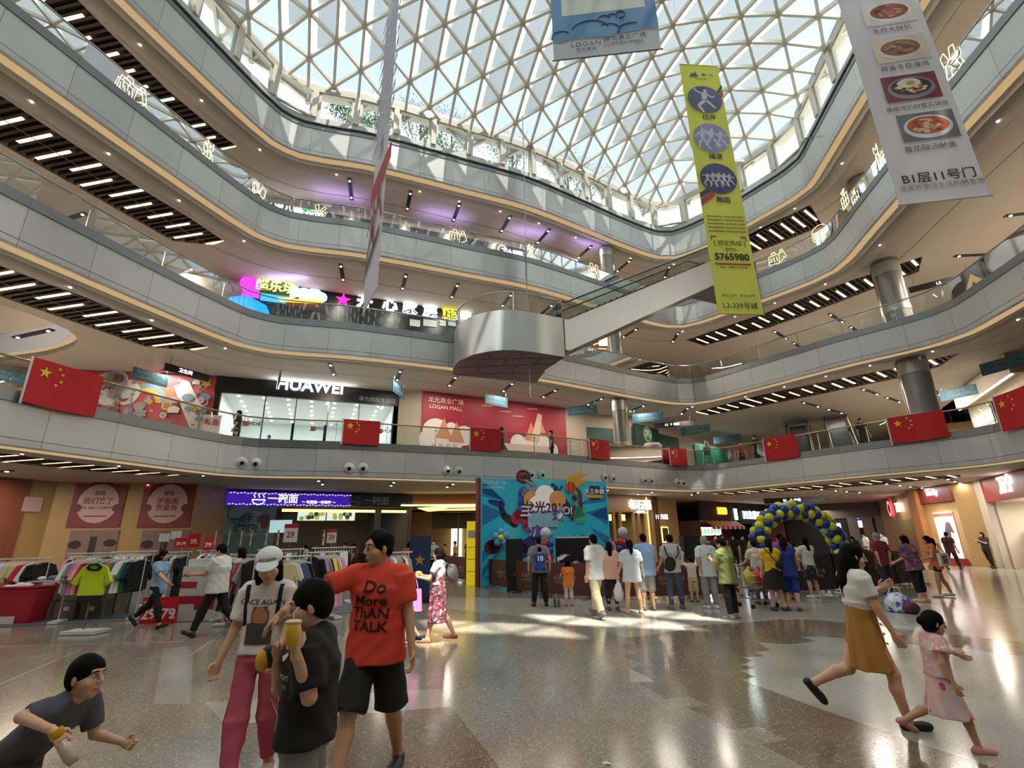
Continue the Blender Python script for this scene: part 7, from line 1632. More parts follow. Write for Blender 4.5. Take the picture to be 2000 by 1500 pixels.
# ---- right of the court
stand('maroon', 1738, 1163, 1.72, 100, 'man with grey hair in a maroon tee, hands behind his back at the dark barrier', 'b', 'crop', dict(m=cl('7d1f30'), sleeve=.7, hem=-.12, loose=1.1), dict(m=cl('26252a'), length=1.95, loose=1.1), None, ('1a1a1c',), hairm=HAIRG, al=(-18, 8, 30, 40), ar=(-18, 8, 30, 40), ll=(-10, 6, 4, 2), lr=(8, 2, 4, 2))
stand('striped', 1803, 1176, 1.64, 112, 'woman in a purple striped loose top and black trousers', 'b', 'bob', dict(m=(lambda m: m)(floral('6f4a66', ['8f6a80', '4f3a5e', 'a8606a'], 5, .42)), sleeve=.9, hem=-.14, loose=1.25), dict(m=BLK(), length=1.6, loose=1.05), None, ('c8a890',), woman=True, build=1.12, lean=8, al=(20, 8, 50, 0))
ov = stand('orangevest', 1845, 1166, 1.62, 155, 'woman in an orange sleeveless top and shorts carrying a white tote', 'c', 'pony', dict(m=cl('d8744a'), sleeve=.0, hem=-.16, loose=1.1), dict(m=BLK(), length=.45, loose=1.15), None, ('d8d4d0',), woman=True, lean=6, al=(20, 10, 60, 0), ll=(12, 6, 2, 2), lr=(-10, 8, 2, 2))
c = Vector(ov['loc']); r = thing('tote_bag', c + Vector((.05, -.24, .98)), 'white tote bag with a coloured print on the woman in orange', 'bag', None, .3); MB().box((0, 0, 0), (.36, .07, .34)).build('bag', cl('d8d6d4'), r)
g = grid_print(.2, .22, lambda x, y: int((sin(x * 5 + y * 3) + sin(y * 6 - x * 2) + 2) * .99), 12); g.v = [(x, -.038, y) for x, y, z in g.v]; g.build('print', [cl('3a3a40'), cl('8f3a2c'), cl('c9a04a'), cl('4a6a5a')], r); MB().tube([(-.1, 0, .16), (-.03, .05, .42), (.1, 0, .16)], .012, 6).build('handle', BLK(), r)
stand('walker', 1866, 1112, 1.72, 20, 'man in a dark maroon tee and black trousers walking away at the right', 'c', 'crop', dict(m=cl('3f1f2a'), sleeve=.7, hem=-.15, loose=1.12), dict(m=BLK(), length=1.95), None, ('141416',), ll=(-20, 16, 1, 2), lr=(20, 4, 1, 2), toe=True)
stand('leaner', 1937, 1110, 1.66, 190, 'woman in black leaning with folded arms by the pale pillar', 'c', 'bob', dict(m=cl('1d1c20'), sleeve=.8, hem=-.12), dict(m=BLK(), length=1.95), None, ('141416',), hairm=HAIRB, woman=True, al=(40, 4, 90, 40), ar=(40, 4, 90, 40), lr=(-14, 6, 1, 2))
# ---- inside the court and further back
stand('host', 1143, 1118, 1.78, -90, 'man in a blue jersey beside the screen before the blue backdrop', 'd', 'crop', dict(m=cl('1f2f8a'), sleeve=.6, hem=-.15), dict(m=cl('1f2f6a'), length=1.1, loose=1.3), None)
stand('court_white', 1188, 1118, 1.62, -60, 'woman in white at the table right of the screen', 'b', 'bob', dict(m=cl('dadada'), sleeve=.7, hem=-.1), dict(m=BLK(), length=1.9), None, woman=True)
stand('court_dark', 1196, 1112, 1.72, -100, 'person in grey and dark just behind the woman at the table', 'b', 'crop', dict(m=cl('8a8a90'), sleeve=.7, hem=-.1), dict(m=BLK(), length=1.9), None)
for q, (u, v, H, f_, t_, l_) in enumerate(((1405, 1116, 1.72, -90, '1a1a1e', 'person in black beyond the barrier, left of the group by the arch'), (1418, 1114, 1.74, -70, '232329', 'person in black beyond the barrier, second of the group by the arch'), (1440, 1112, 1.7, -110, '17171a', 'person in black with long hair beyond the barrier, third of the group'), (1458, 1110, 1.68, -90, '1d1d22', 'person in black under the left foot of the arch'), (1690, 1112, 1.64, 185, '1a1a1e', 'woman in black with red cuffs leaning over the dark counter'), (1735, 1100, 1.7, 200, '9aa6b4', 'person in pale blue inside the far shop'), (1700, 1100, 1.68, 180, 'c4c4c8', 'person in white inside the far shop, left'))):
    stand('court%d' % q, u, v, H, f_, l_, 'b', 'bob' if q in (2, 4) else 'crop', dict(m=cl(t_), sleeve=.8, hem=-.12), dict(m=BLK(), length=1.9), faceparts=False, woman=q in (2, 4), lean=30 if q == 4 else 0, al=(60, 4, 30, 0) if q == 4 else (5, 8, 12, 0))
# ---- among the clothes racks
stand('bender', 110, 1150, 1.6, 10, 'woman in black bending over the clothes table at left', 'b', 'bob', dict(m=cl('17171a'), sleeve=.3, hem=-.1), dict(m=BLK(), length=1.9), None, woman=True, lean=48, al=(30, 4, 30, 0), ar=(40, 4, 20, 0), faceparts=False)
for q, (u, v, H, f_, t_, l_) in enumerate(((155, 1135, 1.66, -60, '2a3a55', 'person in navy looking down behind the left racks'), (206, 1130, 1.68, -110, 'c9c9cc', 'person in a white top behind the left racks'), (592, 1130, 1.58, 190, 'd8d8d8', 'shop assistant in white looking left behind the middle racks'), (668, 1128, 1.66, -90, '2a2a30', 'person in dark clothes behind the right racks'), (690, 1126, 1.6, 180, '5a2a30', 'person in dark red at the back of the right racks'))):
    stand('racks%d' % q, u, v, H, f_, l_, 'b', 'bob' if q == 2 else 'short', dict(m=cl(t_), sleeve=.7, hem=-.12), dict(m=BLK(), length=1.9), head=(0, 24, 0), faceparts=False)
# ---- on the lowest gallery
def up(key, u, v, dd, H, f_, t_, label, **k):
    p, t = rim_hit(1, u, v, -.05, 5.2, 6.2); d = Vector((p.x, p.y)).normalized(); q = Vector((p.x, p.y)) + d * dd
    return person(key, (q.x, q.y, FL[1]), H, f_, label, 'b', k.pop('hair', 'short'), None, top=dict(m=cl(t_), sleeve=.8, hem=-.15), shoes=(cl('222224'),), **k)
up('g1', 462, 845, 2.2, 1.72, 200, '17171b', 'person in a long black dress on a phone before the phone shop', skirt=dict(m=BLK(), name='dress_skirt', hem=.2, r0=.15, r1=.17, top=.1), ar=(40, 10, 130, 0), woman=True)
up('g2', 525, 858, 4.8, 1.25, -90, 'a03038', 'child in red inside the phone shop', legs=dict(m=BLK(), length=1.9))
up('g3', 1078, 884, 1.6, 1.66, 180, '1d1d22', 'dark clothed person before the crimson hoarding, right end', legs=dict(m=BLK(), length=1.9))
up('g4', 980, 880, 1.8, 1.66, 170, '4a2a34', 'person in dark red before the middle of the crimson hoarding', legs=dict(m=BLK(), length=1.9))
up('g5', 1480, 893, 1.5, 1.7, 190, '23191c', 'person in black behind the flag left of the escalators', legs=dict(m=BLK(), length=1.9))
up('g6', 1450, 897, 2.2, 1.6, -90, '8a3a3c', 'person in a red top right of the brighter green hoarding', legs=dict(m=BLK(), length=1.9))
up('g7', 1690, 866, 2.0, 1.7, -100, '1f2026', 'person in dark clothes beside the right column', legs=dict(m=BLK(), length=1.9))
# ================================================================ things on the ground floor
# ---- basketball backdrop
bw = Wall(A(939, 934, 4.0).xy, A(1184, 941, 4.0).xy)
bd = thing('backdrop_board', bw.pt(bw.L / 2, 0, 0), 'big turquoise basketball event backdrop with cut-out players and a red left edge', 'backdrop')
mb = MB(); bw.box(mb, 0, bw.L, 0, 4.0, -.35, 0, 0); kid(mb, 'board', mat('25bfe0', .5), bd)
mb = MB(); bw.box(mb, -.1, 0, 0, 4.02, -.36, .01, 0); kid(mb, 'red_edge', mat('7a2420', .5), bd)
def bat(u, v): return bw.at(u, v)
cx, cz = bat(1062, 1000)
mb = MB(); r = random.Random(2)
for i in range(26):
    a = r.random() * 6.28; l0 = 1.2 + 1.0 * r.random(); l1 = 4.5; w_ = .05 + .07 * r.random()
    p = [(cx + l0 * cos(a), cz + l0 * sin(a)), (cx + l1 * cos(a - w_), cz + l1 * sin(a - w_)), (cx + l1 * cos(a + w_), cz + l1 * sin(a + w_))]
    if all(.05 < x < bw.L - .05 and .3 < z < 3.95 for x, z in p): bw.poly(mb, p, .004, 0)
    else:
        q = [(min(max(x, .06), bw.L - .06), min(max(z, .3), 3.94)) for x, z in p]; bw.poly(mb, q, .004, 0)
kid(mb, 'blue_rays', mat('1a78bc', .5), bd)
mb = MB(); bw.disc(mb, cx, cz + .2, 1.15, .006, 0); bw.disc(mb, cx - 1.4, cz - .7, .35, .006, 0); bw.disc(mb, cx - 2.2, cz - 1.1, .22, .006, 0); kid(mb, 'pale_glow', mat('4cc9dc', .5), bd)
def limbs(name, m, segs, d):
    mb = MB()
    for (p, q, r0, r1) in segs:
        a0, z0 = bat(*p); a1, z1 = bat(*q); P0, P1 = Vector((a0, z0)), Vector((a1, z1)); t = (P1 - P0).normalized(); n_ = Vector((-t.y, t.x)); f_ = [P0 + n_ * r0, P0 - n_ * r0, P1 - n_ * r1, P1 + n_ * r1]
        for dd in (0,): bw.poly(mb, [(x.x, x.y) for x in f_], d, 0); bw.disc(mb, a0, z0, r0, d, 0, n=10); bw.disc(mb, a1, z1, r1, d, 0, n=10)
        d += .0006
    return kid(mb, name, m, bd)
limbs('player_leg', mat('26262e', .6), [((1005, 1022), (985, 1008), .17, .13), ((985, 1008), (978, 990), .13, .09)], .02)
limbs('player_shoe', mat('28307e', .6), [((980, 985), (957, 979), .13, .07)], .024)
limbs('player_shorts', mat('b52f4c', .6), [((1022, 1000), (1008, 1012), .30, .24), ((1025, 1005), (1028, 1030), .22, .15)], .028)
limbs('player_jersey', mat('3f62c4', .6), [((1024, 962), (1023, 990), .26, .26)], .032)
limbs('player_arm', mat('8f9aa4', .6), [((1030, 968), (1046, 950), .09, .07), ((1046, 950), (1026, 938), .07, .05), ((1022, 965), (1030, 955), .1, .12)], .036)
limbs('silhouette', mat('1d3f80', .6), [((1085, 952), (1088, 968), .1, .12), ((1080, 947), (1078, 947), .07, .07), ((1090, 962), (1097, 950), .05, .04), ((1088, 968), (1098, 985), .1, .05), ((1105, 985), (1112, 1000), .16, .2), ((1104, 978), (1105, 977), .07, .07)], .02)
limbs('green_jersey', mat('4cb08c', .6), [((1128, 990), (1132, 1010), .24, .28)], .03)
limbs('dunking_arm', mat('5a3b32', .6), [((1133, 985), (1132, 962), .11, .08), ((1132, 962), (1120, 950), .08, .06), ((1122, 974), (1121, 972), .11, .11), ((1120, 990), (1116, 1015), .08, .06)], .034)
a, z = bat(1022, 931); mb = MB(); bw.disc(mb, a, z, .32, .02, 0, .28); bw.disc(mb, a - .02, z, .22, .024, 1, .18); bw.poly(mb, [(a - .25, z - .02), (a + .3, z - .25), (a + .5, z - .3), (a + .1, z + .1)], .026, 0); kid(mb, 'ball_cutout', [mat('3a1c20', .5), mat('b33040', .5)], bd)
a, z = bat(1114, 952); mb = MB(); bw.poly(mb, [(a - .3, z - .05), (a - .1, z + .45), (a + .35, z + .58), (a + .85, z + .6), (a + .55, z + .35), (a + .75, z + .2), (a + .35, z + .05), (a + .3, z - .3)], .03, 0); kid(mb, 'flame_cutout', mat('d9a32e', .5), bd)
mb = MB(); bw.disc(mb, a, z, .25, .04, 0); 
for e in (-.1, .1): bw.box(mb, a + e - .012, a + e + .012, z - .22, z + .22, .04, .044, 1)
kid(mb, 'basketball', [mat('c9562e', .5), mat('3a2018', .5)], bd)
a, z = bat(1065, 992); mb = MB()
for x, zz_, r_ in ((-.6, .3, .36), (0, .45, .46), (.55, .32, .38), (-.3, .0, .5), (.35, .0, .5)): bw.disc(mb, a + x, z + zz_, r_, .045 + x * .002, 0 if r_ > .4 else 1)
kid(mb, 'title_cloud', [mat('e8e2de', .5, 0, .12), mat('e0a25a', .5)], bd)
mb = MB(); bw.addtext(mb, '龙光2019', .50, a, z - .02, .06, 0, bold=.03); kid(mb, 'title_lettering', mat('5a3a4c', .5), bd)
a, z = bat(1062, 1012); mb = MB(); bw.box(mb, a - .72, a + .62, z - .35, z + .28, .05, .06, 0); kid(mb, 'picture_panel', mat('8fc4dc', .5), bd)
for body, u, v, sz, c in (('三', 1026, 1000, .5, 'eae6ea'), ('RO!', 1102, 998, .42, 'eae6ea'), ('球', 1090, 1008, .6, '6a4aa0')):
    a, z = bat(u, v); mb = MB(); bw.addtext(mb, body, sz, a, z, .066, 0, bold=.03); kid(mb, 'lettering', mat(c, .5), bd)
mb = MB(); r = random.Random(9); a, z = bat(1045, 1025)
for i in range(9): bw.poly(mb, [(a + r.uniform(-.2, .3) + i * .1 - .4, z + r.uniform(-.3, .2)), (a + r.uniform(.1, .4) + i * .1 - .4, z + r.uniform(-.5, 0)), (a + r.uniform(-.2, .2) + i * .1 - .4, z - .5)], .068 + i * .001, i % 3)
kid(mb, 'splash', [mat('5b6fc4', .5), mat('e8e4ea', .5), mat('7a4aa8', .5)], bd)
a, z = bat(965, 947); mb = MB(); bw.addtext(mb, '龙光商业广场', .17, a, z + .08, .008, 0); bw.addtext(mb, 'LOGAN MALL', .15, a, z - .1, .008, 0); kid(mb, 'mall_lettering', mat('cfeaf0', .5), bd)
a, z = bat(1161, 963); mb = MB(); bw.poly(mb, [(a - .4, z - .1), (a - .2, z + .3), (a + .25, z + .3), (a + .42, z - .08), (a + .2, z - .3), (a - .2, z - .3)], .008, 0); bw.addtext(mb, '天王争霸', .24, a, z + .05, .012, 1, bold=.02); bw.box(mb, a - .4, a + .4, z - .2, z - .08, .008, .011, 2); kid(mb, 'event_badge', [mat('2a2a44', .5), mat('e8e6ee', .5), mat('d8a42e', .5)], bd)
# blue balloon flower and the purple swoosh
a, z = bat(974, 1050); r_ = thing('balloon_flower', bw.pt(a, z, .25), 'blue balloon flower with a yellow heart on the backdrop, low left', 'balloon decoration')
for i in range(5): MB().ball((.2 * cos(i * 1.257 + .3), 0, .2 * sin(i * 1.257 + .3)), .15, 12, 9).build('balloon', mat('5fb4e4', .25), r_)
MB().ball((0, -.12, 0), .12, 12, 9).build('balloon', mat('d8d83a', .25), r_)
limbs('swoosh', mat('2a2560', .5), [((1020, 1075), (1060, 1035), .3, .12)], .012)
limbs('racket_print', mat('5a1c2c', .5), [((958, 1069), (966, 1067), .26, .26), ((970, 1066), (986, 1060), .08, .05)], .014)
# ---- screen, speakers, table, panels
def pbox(name, u, v, y, w_, d_, h, m, label, cat, rz=0, z0=0, parts=None):
    p = AY(u, v, y); r = thing(name, (p.x, y, z0), label, cat, None, rz); MB().box((0, 0, h / 2), (w_, d_, h)).build('body', m, r)
    return r
s_ = pbox('led_screen', 1121, 1060, 17.6, 1.28, .15, 1.75, mat('17171b', .4), 'dark event screen with a grey camouflage picture before the backdrop', 'screen')
g = grid_print(1.2, .9, lambda x, y: (lambda q: None if q < .1 else 0 if q < .8 else 1)(sin(x * 6 + 2 * sin(y * 4)) + sin(y * 7 - x * 3) * .8 - y * .6), 22); g.v = [(x, -.078, y + .72) for x, y, z in g.v]; g.build('picture', [mat('6d747c', .4, 0, .15), mat('b9bfc4', .4, 0, .2)], s_)
MB().box((0, -.07, 1.72), (1.28, .02, .05)).build('white_top_edge', mat('d0d0d4', .4), s_)
for q, (u, y, lab) in enumerate(((1004, 17.9, 'black loudspeaker cabinet before the backdrop, left'), (1347, 18.4, 'black loudspeaker cabinet by the lit framed panel, right'))):
    s_ = pbox('loudspeaker', u, 1060, y, .58, .5, 1.25, mat('0d0d0f', .6), lab, 'loudspeaker', 0, .45); MB().box((0, -.255, .62), (.5, .02, 1.15)).build('grille', mat('19191b', .8, 0, 0, .3, 90), s_); MB().box((.0, -.27, .1), (.05, .01, .03)).build('badge', mat('8a8a8c', .4), s_); MB().box((0, 0, -.225), (.5, .45, .45)).build('stand', mat('111113', .6), s_)
s_ = pbox('event_table', 1183, 1070, 18.6, 1.1, .7, .8, mat('2a7f9c', .7), 'blue cloth covered table with white cups right of the screen', 'table')
for q in range(5): tag(MB().cyl((s_.location.x - .4 + q * .19, 18.5, .80), (s_.location.x - .4 + q * .19, 18.5, .92), .035, .045, 10).build('paper_cup', mat('e4e4e4', .5)), 'white paper cup on the blue table, %s from left' % nth(q), 'cup', 'paper cups on the blue table')
p = AY(1167, 1040, 18.2); s_ = thing('poster_stand', (p.x, 18.3, 0), 'grey standing poster with a round emblem right of the screen', 'poster stand'); MB().box((0, 0, .95), (.42, .04, 1.0)).build('panel', mat('7a7f88', .5), s_); MB().cyl((0, -.02, 1.05), (0, -.03, 1.05), .1, n=14).build('emblem', mat('d0d2d6', .5), s_); MB().box((0, 0, .24), (.06, .06, .48)).build('foot', mat('33343a', .5), s_)
def balloon_column(u, y, h, label, seed):
    p = AY(u, 1060, y); r_ = thing('balloon_column', (p.x, y, 0), label, 'balloon column'); rr = random.Random(seed)
    for k in range(int(h / .2)):
        for i in range(4):
            a = i * pi / 2 + k * .4; c = 'b3202c' if (k < 5 or (k + i) % 3) else '24449c'
            if k == 6: c = '24449c'
            MB().ball((.15 * cos(a), .15 * sin(a), .12 + k * .2), .135, 10, 7).build('balloon', mat(c, .25), r_)
    MB().ball((0, -.15, h + .12), .18, 12, 9).build('round_badge', mat('c9c4cc', .4), r_); MB().cyl((0, 0, 0), (0, 0, h), .02, n=6).build('pole', M_STEEL, r_)
balloon_column(1216, 18.3, 1.75, 'red balloon column with a round white badge right of the table', 1)
balloon_column(1066, 17.0, 1.75, 'red and blue balloon column left of the screen', 2)
p = AY(927, 1050, 20.6); s_ = thing('totem_sign', (p.x, 20.6, 0), 'tall yellow information totem left of the backdrop', 'sign'); MB().box((0, 0, 1.2), (.62, .2, 2.4)).build('panel', mat('e0c21c', .5, 0, .35), s_); MB().box((-.05, -.11, 1.9), (.4, .01, .3)).build('pale_patch', mat('d8d0c8', .5), s_)
for k in range(4): MB().box((0, -.105, .5 + k * .45), (.56, .006, .02)).build('dark_line', mat('8a7a20', .5), s_)
p = AY(821, 1070, 15.2); s_ = thing('poster_stand', (p.x, 15.2, 0), 'dark blue standing poster with an orange star at the entrance side', 'poster stand'); MB().box((0, 0, .95), (.62, .05, 1.75)).build('panel', mat('22345a', .5), s_)
g = MB(); g.add([(.0 + (.17 if i % 2 == 0 else .07) * sin(i * pi / 5), -.03, 1.15 + (.17 if i % 2 == 0 else .07) * cos(i * pi / 5)) for i in range(10)], [tuple(range(10))[::-1]]); g.build('star', mat('b88a3c', .5), s_); MB().box((0, 0, .04), (.7, .35, .08)).build('foot', mat('1b1b1e', .5), s_)
# ---- crowd barriers in brown covers
M_COVER = mat('5a3330', .75, 0, 0, .08, 3, .1); M_COVD = mat('2f2726', .7, 0, 0, .08, 3, .1); M_COVER_LIT = mat('6e3d38', .75, 0, 0, .08, 3, .1)  # last cover is the brown one with pinkish light put into its colour
BP = [(-3.6, 25.4), (-2.7, 23.2), (-1.75, 21.2), (-.85, 19.4), (.05, 17.7), (.85, 16.2), (2.2, 15.2), (3.7, 14.95), (5.2, 15.1), (6.6, 15.6)]
BP2 = [(6.9, 15.7), (8.3, 15.7), (9.8, 16.1), (11.2, 16.7), (12.6, 17.4), (14.0, 18.2)]
def barrier(a, b, m, label, group, h=1.0):
    a, b = Vector(a), Vector(b); t = (b - a).normalized(); c = (a + b) / 2; L = (b - a).length - .06
    r = thing('crowd_barrier', (c.x, c.y, 0), label, 'barrier', group, atan2(t.y, t.x))
    rows = [[(L * (i / 10 - .5), -.035 - .02 * sin(i * 1.3) * (1 - j / 4) - .012 * (j % 2), .10 + (h - .1) * j / 4 - .015 * sin(i * pi / 10) * (j == 4)) for i in range(11)] for j in range(5)]
    mb = MB(); mb.sheet(rows); mb.sheet([[(x, -y, z) for x, y, z in rr] for rr in rows[::-1]]); mb.sheet([rows[-1], [(x, -y, z) for x, y, z in rows[-1]]]); mb.build('fabric_cover', m, r)
    mb = MB()
    addtext(mb, '龙光商业广场', .13, (0, -.075, h * .56), (1, 0, 0), (0, 0, 1), 0, depth=.004); addtext(mb, 'LOGAN MALL', .11, (0, -.075, h * .44), (1, 0, 0), (0, 0, 1), 0, depth=.004); mb.build('lettering', mat('a08a82', .6), r)
    for e in (-1, 1):
        mb = MB(); mb.bar((e * (L / 2 - .12), -.32, .05), (e * (L / 2 - .12), .32, .05), .05, .03); mb.bar((e * (L / 2 - .12), 0, .05), (e * (L / 2 - .12), 0, .2), .04, .04)
        for f_ in (-.28, .28): mb.cyl((e * (L / 2 - .12) - .02, f_, .035), (e * (L / 2 - .12) + .02, f_, .035), .035, n=10)
        mb.build('foot', mat('8d8d90', .35, .6), r)
for i in range(len(BP) - 1): barrier(BP[i], BP[i + 1], M_COVER, 'brown fabric covered crowd barrier round the court, %s from the far left' % nth(i), 'crowd barriers round the court')
for i in range(len(BP2) - 1): barrier(BP2[i], BP2[i + 1], M_COVER_LIT if i == 0 else M_COVD, ('crowd barrier behind the trolley, cover painted lighter as in pinkish light' if i == 0 else 'dark covered crowd barrier at the right of the court, %s from left' % nth(i - 1)), 'dark barriers right of the court', 1.12)
# ---- balloon arch
pA = AY(1558, 1080, 18.5); ar = thing('balloon_arch', (pA.x, 18.5, 0), 'arch of blue and yellow balloons at the right of the court', 'balloon arch')
p0, pm, p1 = AY(1478, 1075, 18.5).x - pA.x, AY(1548, 990, 18.5), AY(1642, 1065, 18.5).x - pA.x
hh = pm.z - .1; ww = (p1 - p0) / 2; cx_ = (p0 + p1) / 2; k = 0; N_ = 24
for i in range(N_ + 1):
    a = pi - pi * i / N_; bx_, bz = cx_ + ww * cos(a), .75 + (hh - .75) * sin(a) ** .85 if sin(a) > 0 else .75
    for j in range(4):
        th = j * pi / 2 + i * .5; nx, nz = cos(a), sin(a); rr = .19
        p = (bx_ + nx * rr * cos(th), rr * sin(th), bz + nz * rr * cos(th)); c = ('d3d62c', '17409c')[(i + (j + i // 3) // 2) % 2]
        if i % 8 == 3 and j == 0: c = 'b9d8a0'
        MB().ball(p, .155 + .02 * rnd.random(), 10, 7).build('balloon', mat(c, .22), ar) if k < 100 else None; k += 1
for e in (p0, p1): MB().cyl((e, 0, 0), (e, 0, .8), .03, n=6).build('pole', M_STEEL, ar); MB().box((e, 0, .04), (.5, .5, .08)).build('base', mat('3a3a3c', .5), ar)
# ---- trolley with bags
def trolley(loc, rz, label):
    r = thing('shopping_trolley', loc, label, 'trolley', None, rz); mb = MB(); w0, w1 = .24, .28
    for z, s_ in ((.45, .85), (.6, .92), (.75, .96), (.92, 1)): mb.tube([(-.42 * s_, -w1 * s_, z), (.42 * s_, -w0 * s_, z), (.42 * s_, w0 * s_, z), (-.42 * s_, w1 * s_, z)], .007, 5, closed=True)
    for i in range(12):
        x = -.42 + i * .076
        for e in (-1, 1): mb.tube([(x * .85, e * .22, .45), (x, e * .26, .92)], .004, 4)
    for i in range(6): mb.tube([(.36, -.2 + i * .08, .45), (.42, -.24 + i * .096, .92)], .004, 4); mb.tube([(-.36, -.2 + i * .08, .45), (.36, -.2 + i * .08, .45)], .004, 4)
    mb.build('basket', mat('b5b6b8', .25, .8), r)
    mb = MB()
    for e in (-1, 1): mb.tube([(-.5, e * .25, 1.0), (-.42, e * .25, .5), (-.3, e * .24, .22), (.42, e * .2, .12)], .014, 6)
    mb.tube([(-.5, -.25, 1.0), (-.5, .25, 1.0)], .018, 8); mb.build('frame', mat('9a9b9e', .3, .7), r)
    for x, y in ((.4, -.2), (.4, .2), (-.32, -.24), (-.32, .24)): MB().cyl((x, y - .015, .055), (x, y + .015, .055), .055, n=14).build('wheel', mat('26262a', .6), r)
    return r
q = G(1480, 1186); trolley(q, .25, 'steel shopping trolley loaded with a red and a yellow bag behind the watchers')
for dx, c, lab, rr in ((.12, 'c81f38', 'red plastic bag of shopping in the trolley', .17), (-.12, 'd2c41c', 'yellow bag of shopping in the trolley', .15)):
    f = Field(.018); f.egg((0, 0, .0), (rr, .15, .19)).cone((0, 0, .15), (.03, 0, .26), .05, .03, .05); tag(f.mesh(.010).build('shopping_bag', cl(c, .35), None, M=Matrix.Translation((q[0] + dx, q[1], .67))), lab, 'bag')
# bags set down at the right
q = G(1757, 1196); f = Field(.016); f.egg((0, 0, .2), (.26, .18, .22)); f.egg((.02, 0, .1), (.26, .18, .13)); r = thing('shopping_bag', q, 'blue and white patterned bag standing on the floor at right', 'bag', None, -.3); f.mesh(.008, clip=[((0, 0, 0), (0, 0, -1))]).build('bag', floral('c8ccd8', ['4a63b8', '6f86cc', 'd8dae4'], 6, .46), r)
MB().tube([(-.15, 0, .36), (-.08, 0, .52), (.06, 0, .52), (.14, 0, .36)], .014, 6).build('handle', mat('c9ccd4', .5), r)
q = G(1783, 1199); f = Field(.016); f.egg((0, 0, .12), (.16, .13, .13)); tag(f.mesh(.008, clip=[((0, 0, 0), (0, 0, -1))]).build('bundle', cl('5a1c2a', .6), None, M=Matrix.Translation(q)), 'dark red bundle beside the blue and white bag', 'bag')
q = G(1092, 1186)
for i in range(4): 
    x, y = q[0] + (i % 2) * .1 - .1, q[1] + (i // 2) * .1; tag(MB().lathe([(0, 0), (.032, 0), (.033, .15), (.012, .19), (.013, .21), (0, .21)], (x, y, 0), 12).build('water_bottle', glassm('c8dce4', .12)), 'small clear water bottle by the barrier foot, %s of four' % nth(i), 'bottle', 'water bottles by the barrier')
q = G(1185, 1492); mb = MB(); mb.sheet([[(-.03, -.02, .001), (0, -.026, .010), (.03, -.02, .003)], [(-.034, 0, .014), (.0, .003, .020), (.032, 0, .009)], [(-.025, .018, .003), (0, .024, .012), (.028, .018, .001)]]); tag(mb.build('paper_scrap', mat('d8d6d0', .6), None, M=Matrix.Translation(q)), 'crumpled white paper scrap on the floor near the camera', 'litter')
# ================================================================ the clothes sale
mb = MB(); mt = [A(u, v, 0).xy for u, v in ((-120, 1232), (0, 1226), (235, 1213), (640, 1203), (800, 1180), (800, 1135), (560, 1112), (200, 1112), (-120, 1120))]; mb.prism([tuple(p) for p in mt], .002, .012); tag(mb.build('carpet_mat', mat('5b6067', .9, 0, 0, .08, 2)), 'grey carpet mat under the clothes sale', 'mat')
def garment_meshes():
    out = []
    for kind in range(3):
        w_, h, sl = ((.21, .62, .16), (.19, .58, .24), (.20, .92, .0))[kind]
        prof = [(.05, 0), (w_, -.05), (w_ + sl * .55, -.12 - sl * .9), (w_ + sl * .25, -.16 - sl * 1.0), (w_ * .96, -.2), (w_ * .98, -h * .6), (w_ * (1.06 if kind != 2 else 1.25), -h)]
        if sl == 0: prof = [(.05, 0), (w_, -.06), (w_ * .92, -.2), (w_ * .85, -h * .4), (w_ * 1.2, -h)]
        mb = MB(); pts = prof + [(-x, z) for x, z in prof[::-1]]; n = len(pts)
        vs = [(x, -.028 - .012 * sin(x * 30 + z * 4), z) for x, z in pts] + [(x, .028 + .012 * sin(x * 26 + z * 5), z) for x, z in pts]
        mb.add(vs, [tuple(range(n))[::-1], tuple(range(n, 2 * n))]); mb.add(vs, [(i, (i + 1) % n, n + (i + 1) % n, n + i) for i in range(n)])
        o = mb.build('cloth', mat('888888')); out.append(o.data); bpy.data.objects.remove(o)
    mb = MB(); mb.tube([(-.2, 0, -.06), (0, 0, .02), (.2, 0, -.06)], .008, 5); mb.tube([(0, 0, .02), (0, 0, .06), (.02, 0, .085), (0, 0, .10), (-.018, 0, .09)], .004, 5)
    o = mb.build('hanger', mat('d9d6d0', .4)); hg = o.data; bpy.data.objects.remove(o); return out, hg
GARM, HANG = garment_meshes()
CNAME = {'e9e6e4': 'white', '16161a': 'black', 'b32034': 'red', 'd98ab4': 'pink', 'e6b0a4': 'peach', 'c9dc2a': 'lime', '1f2f86': 'royal blue', 'b08a4a': 'tan', '5a6a8c': 'slate blue', '8c9096': 'grey', '1f6a4a': 'green', '3a2a48': 'plum', 'd6c0cc': 'pale lilac', 'd8d09a': 'cream', '2f7a80': 'teal', '7a1f2a': 'wine', '2a3550': 'navy', 'd87a2a': 'orange'}
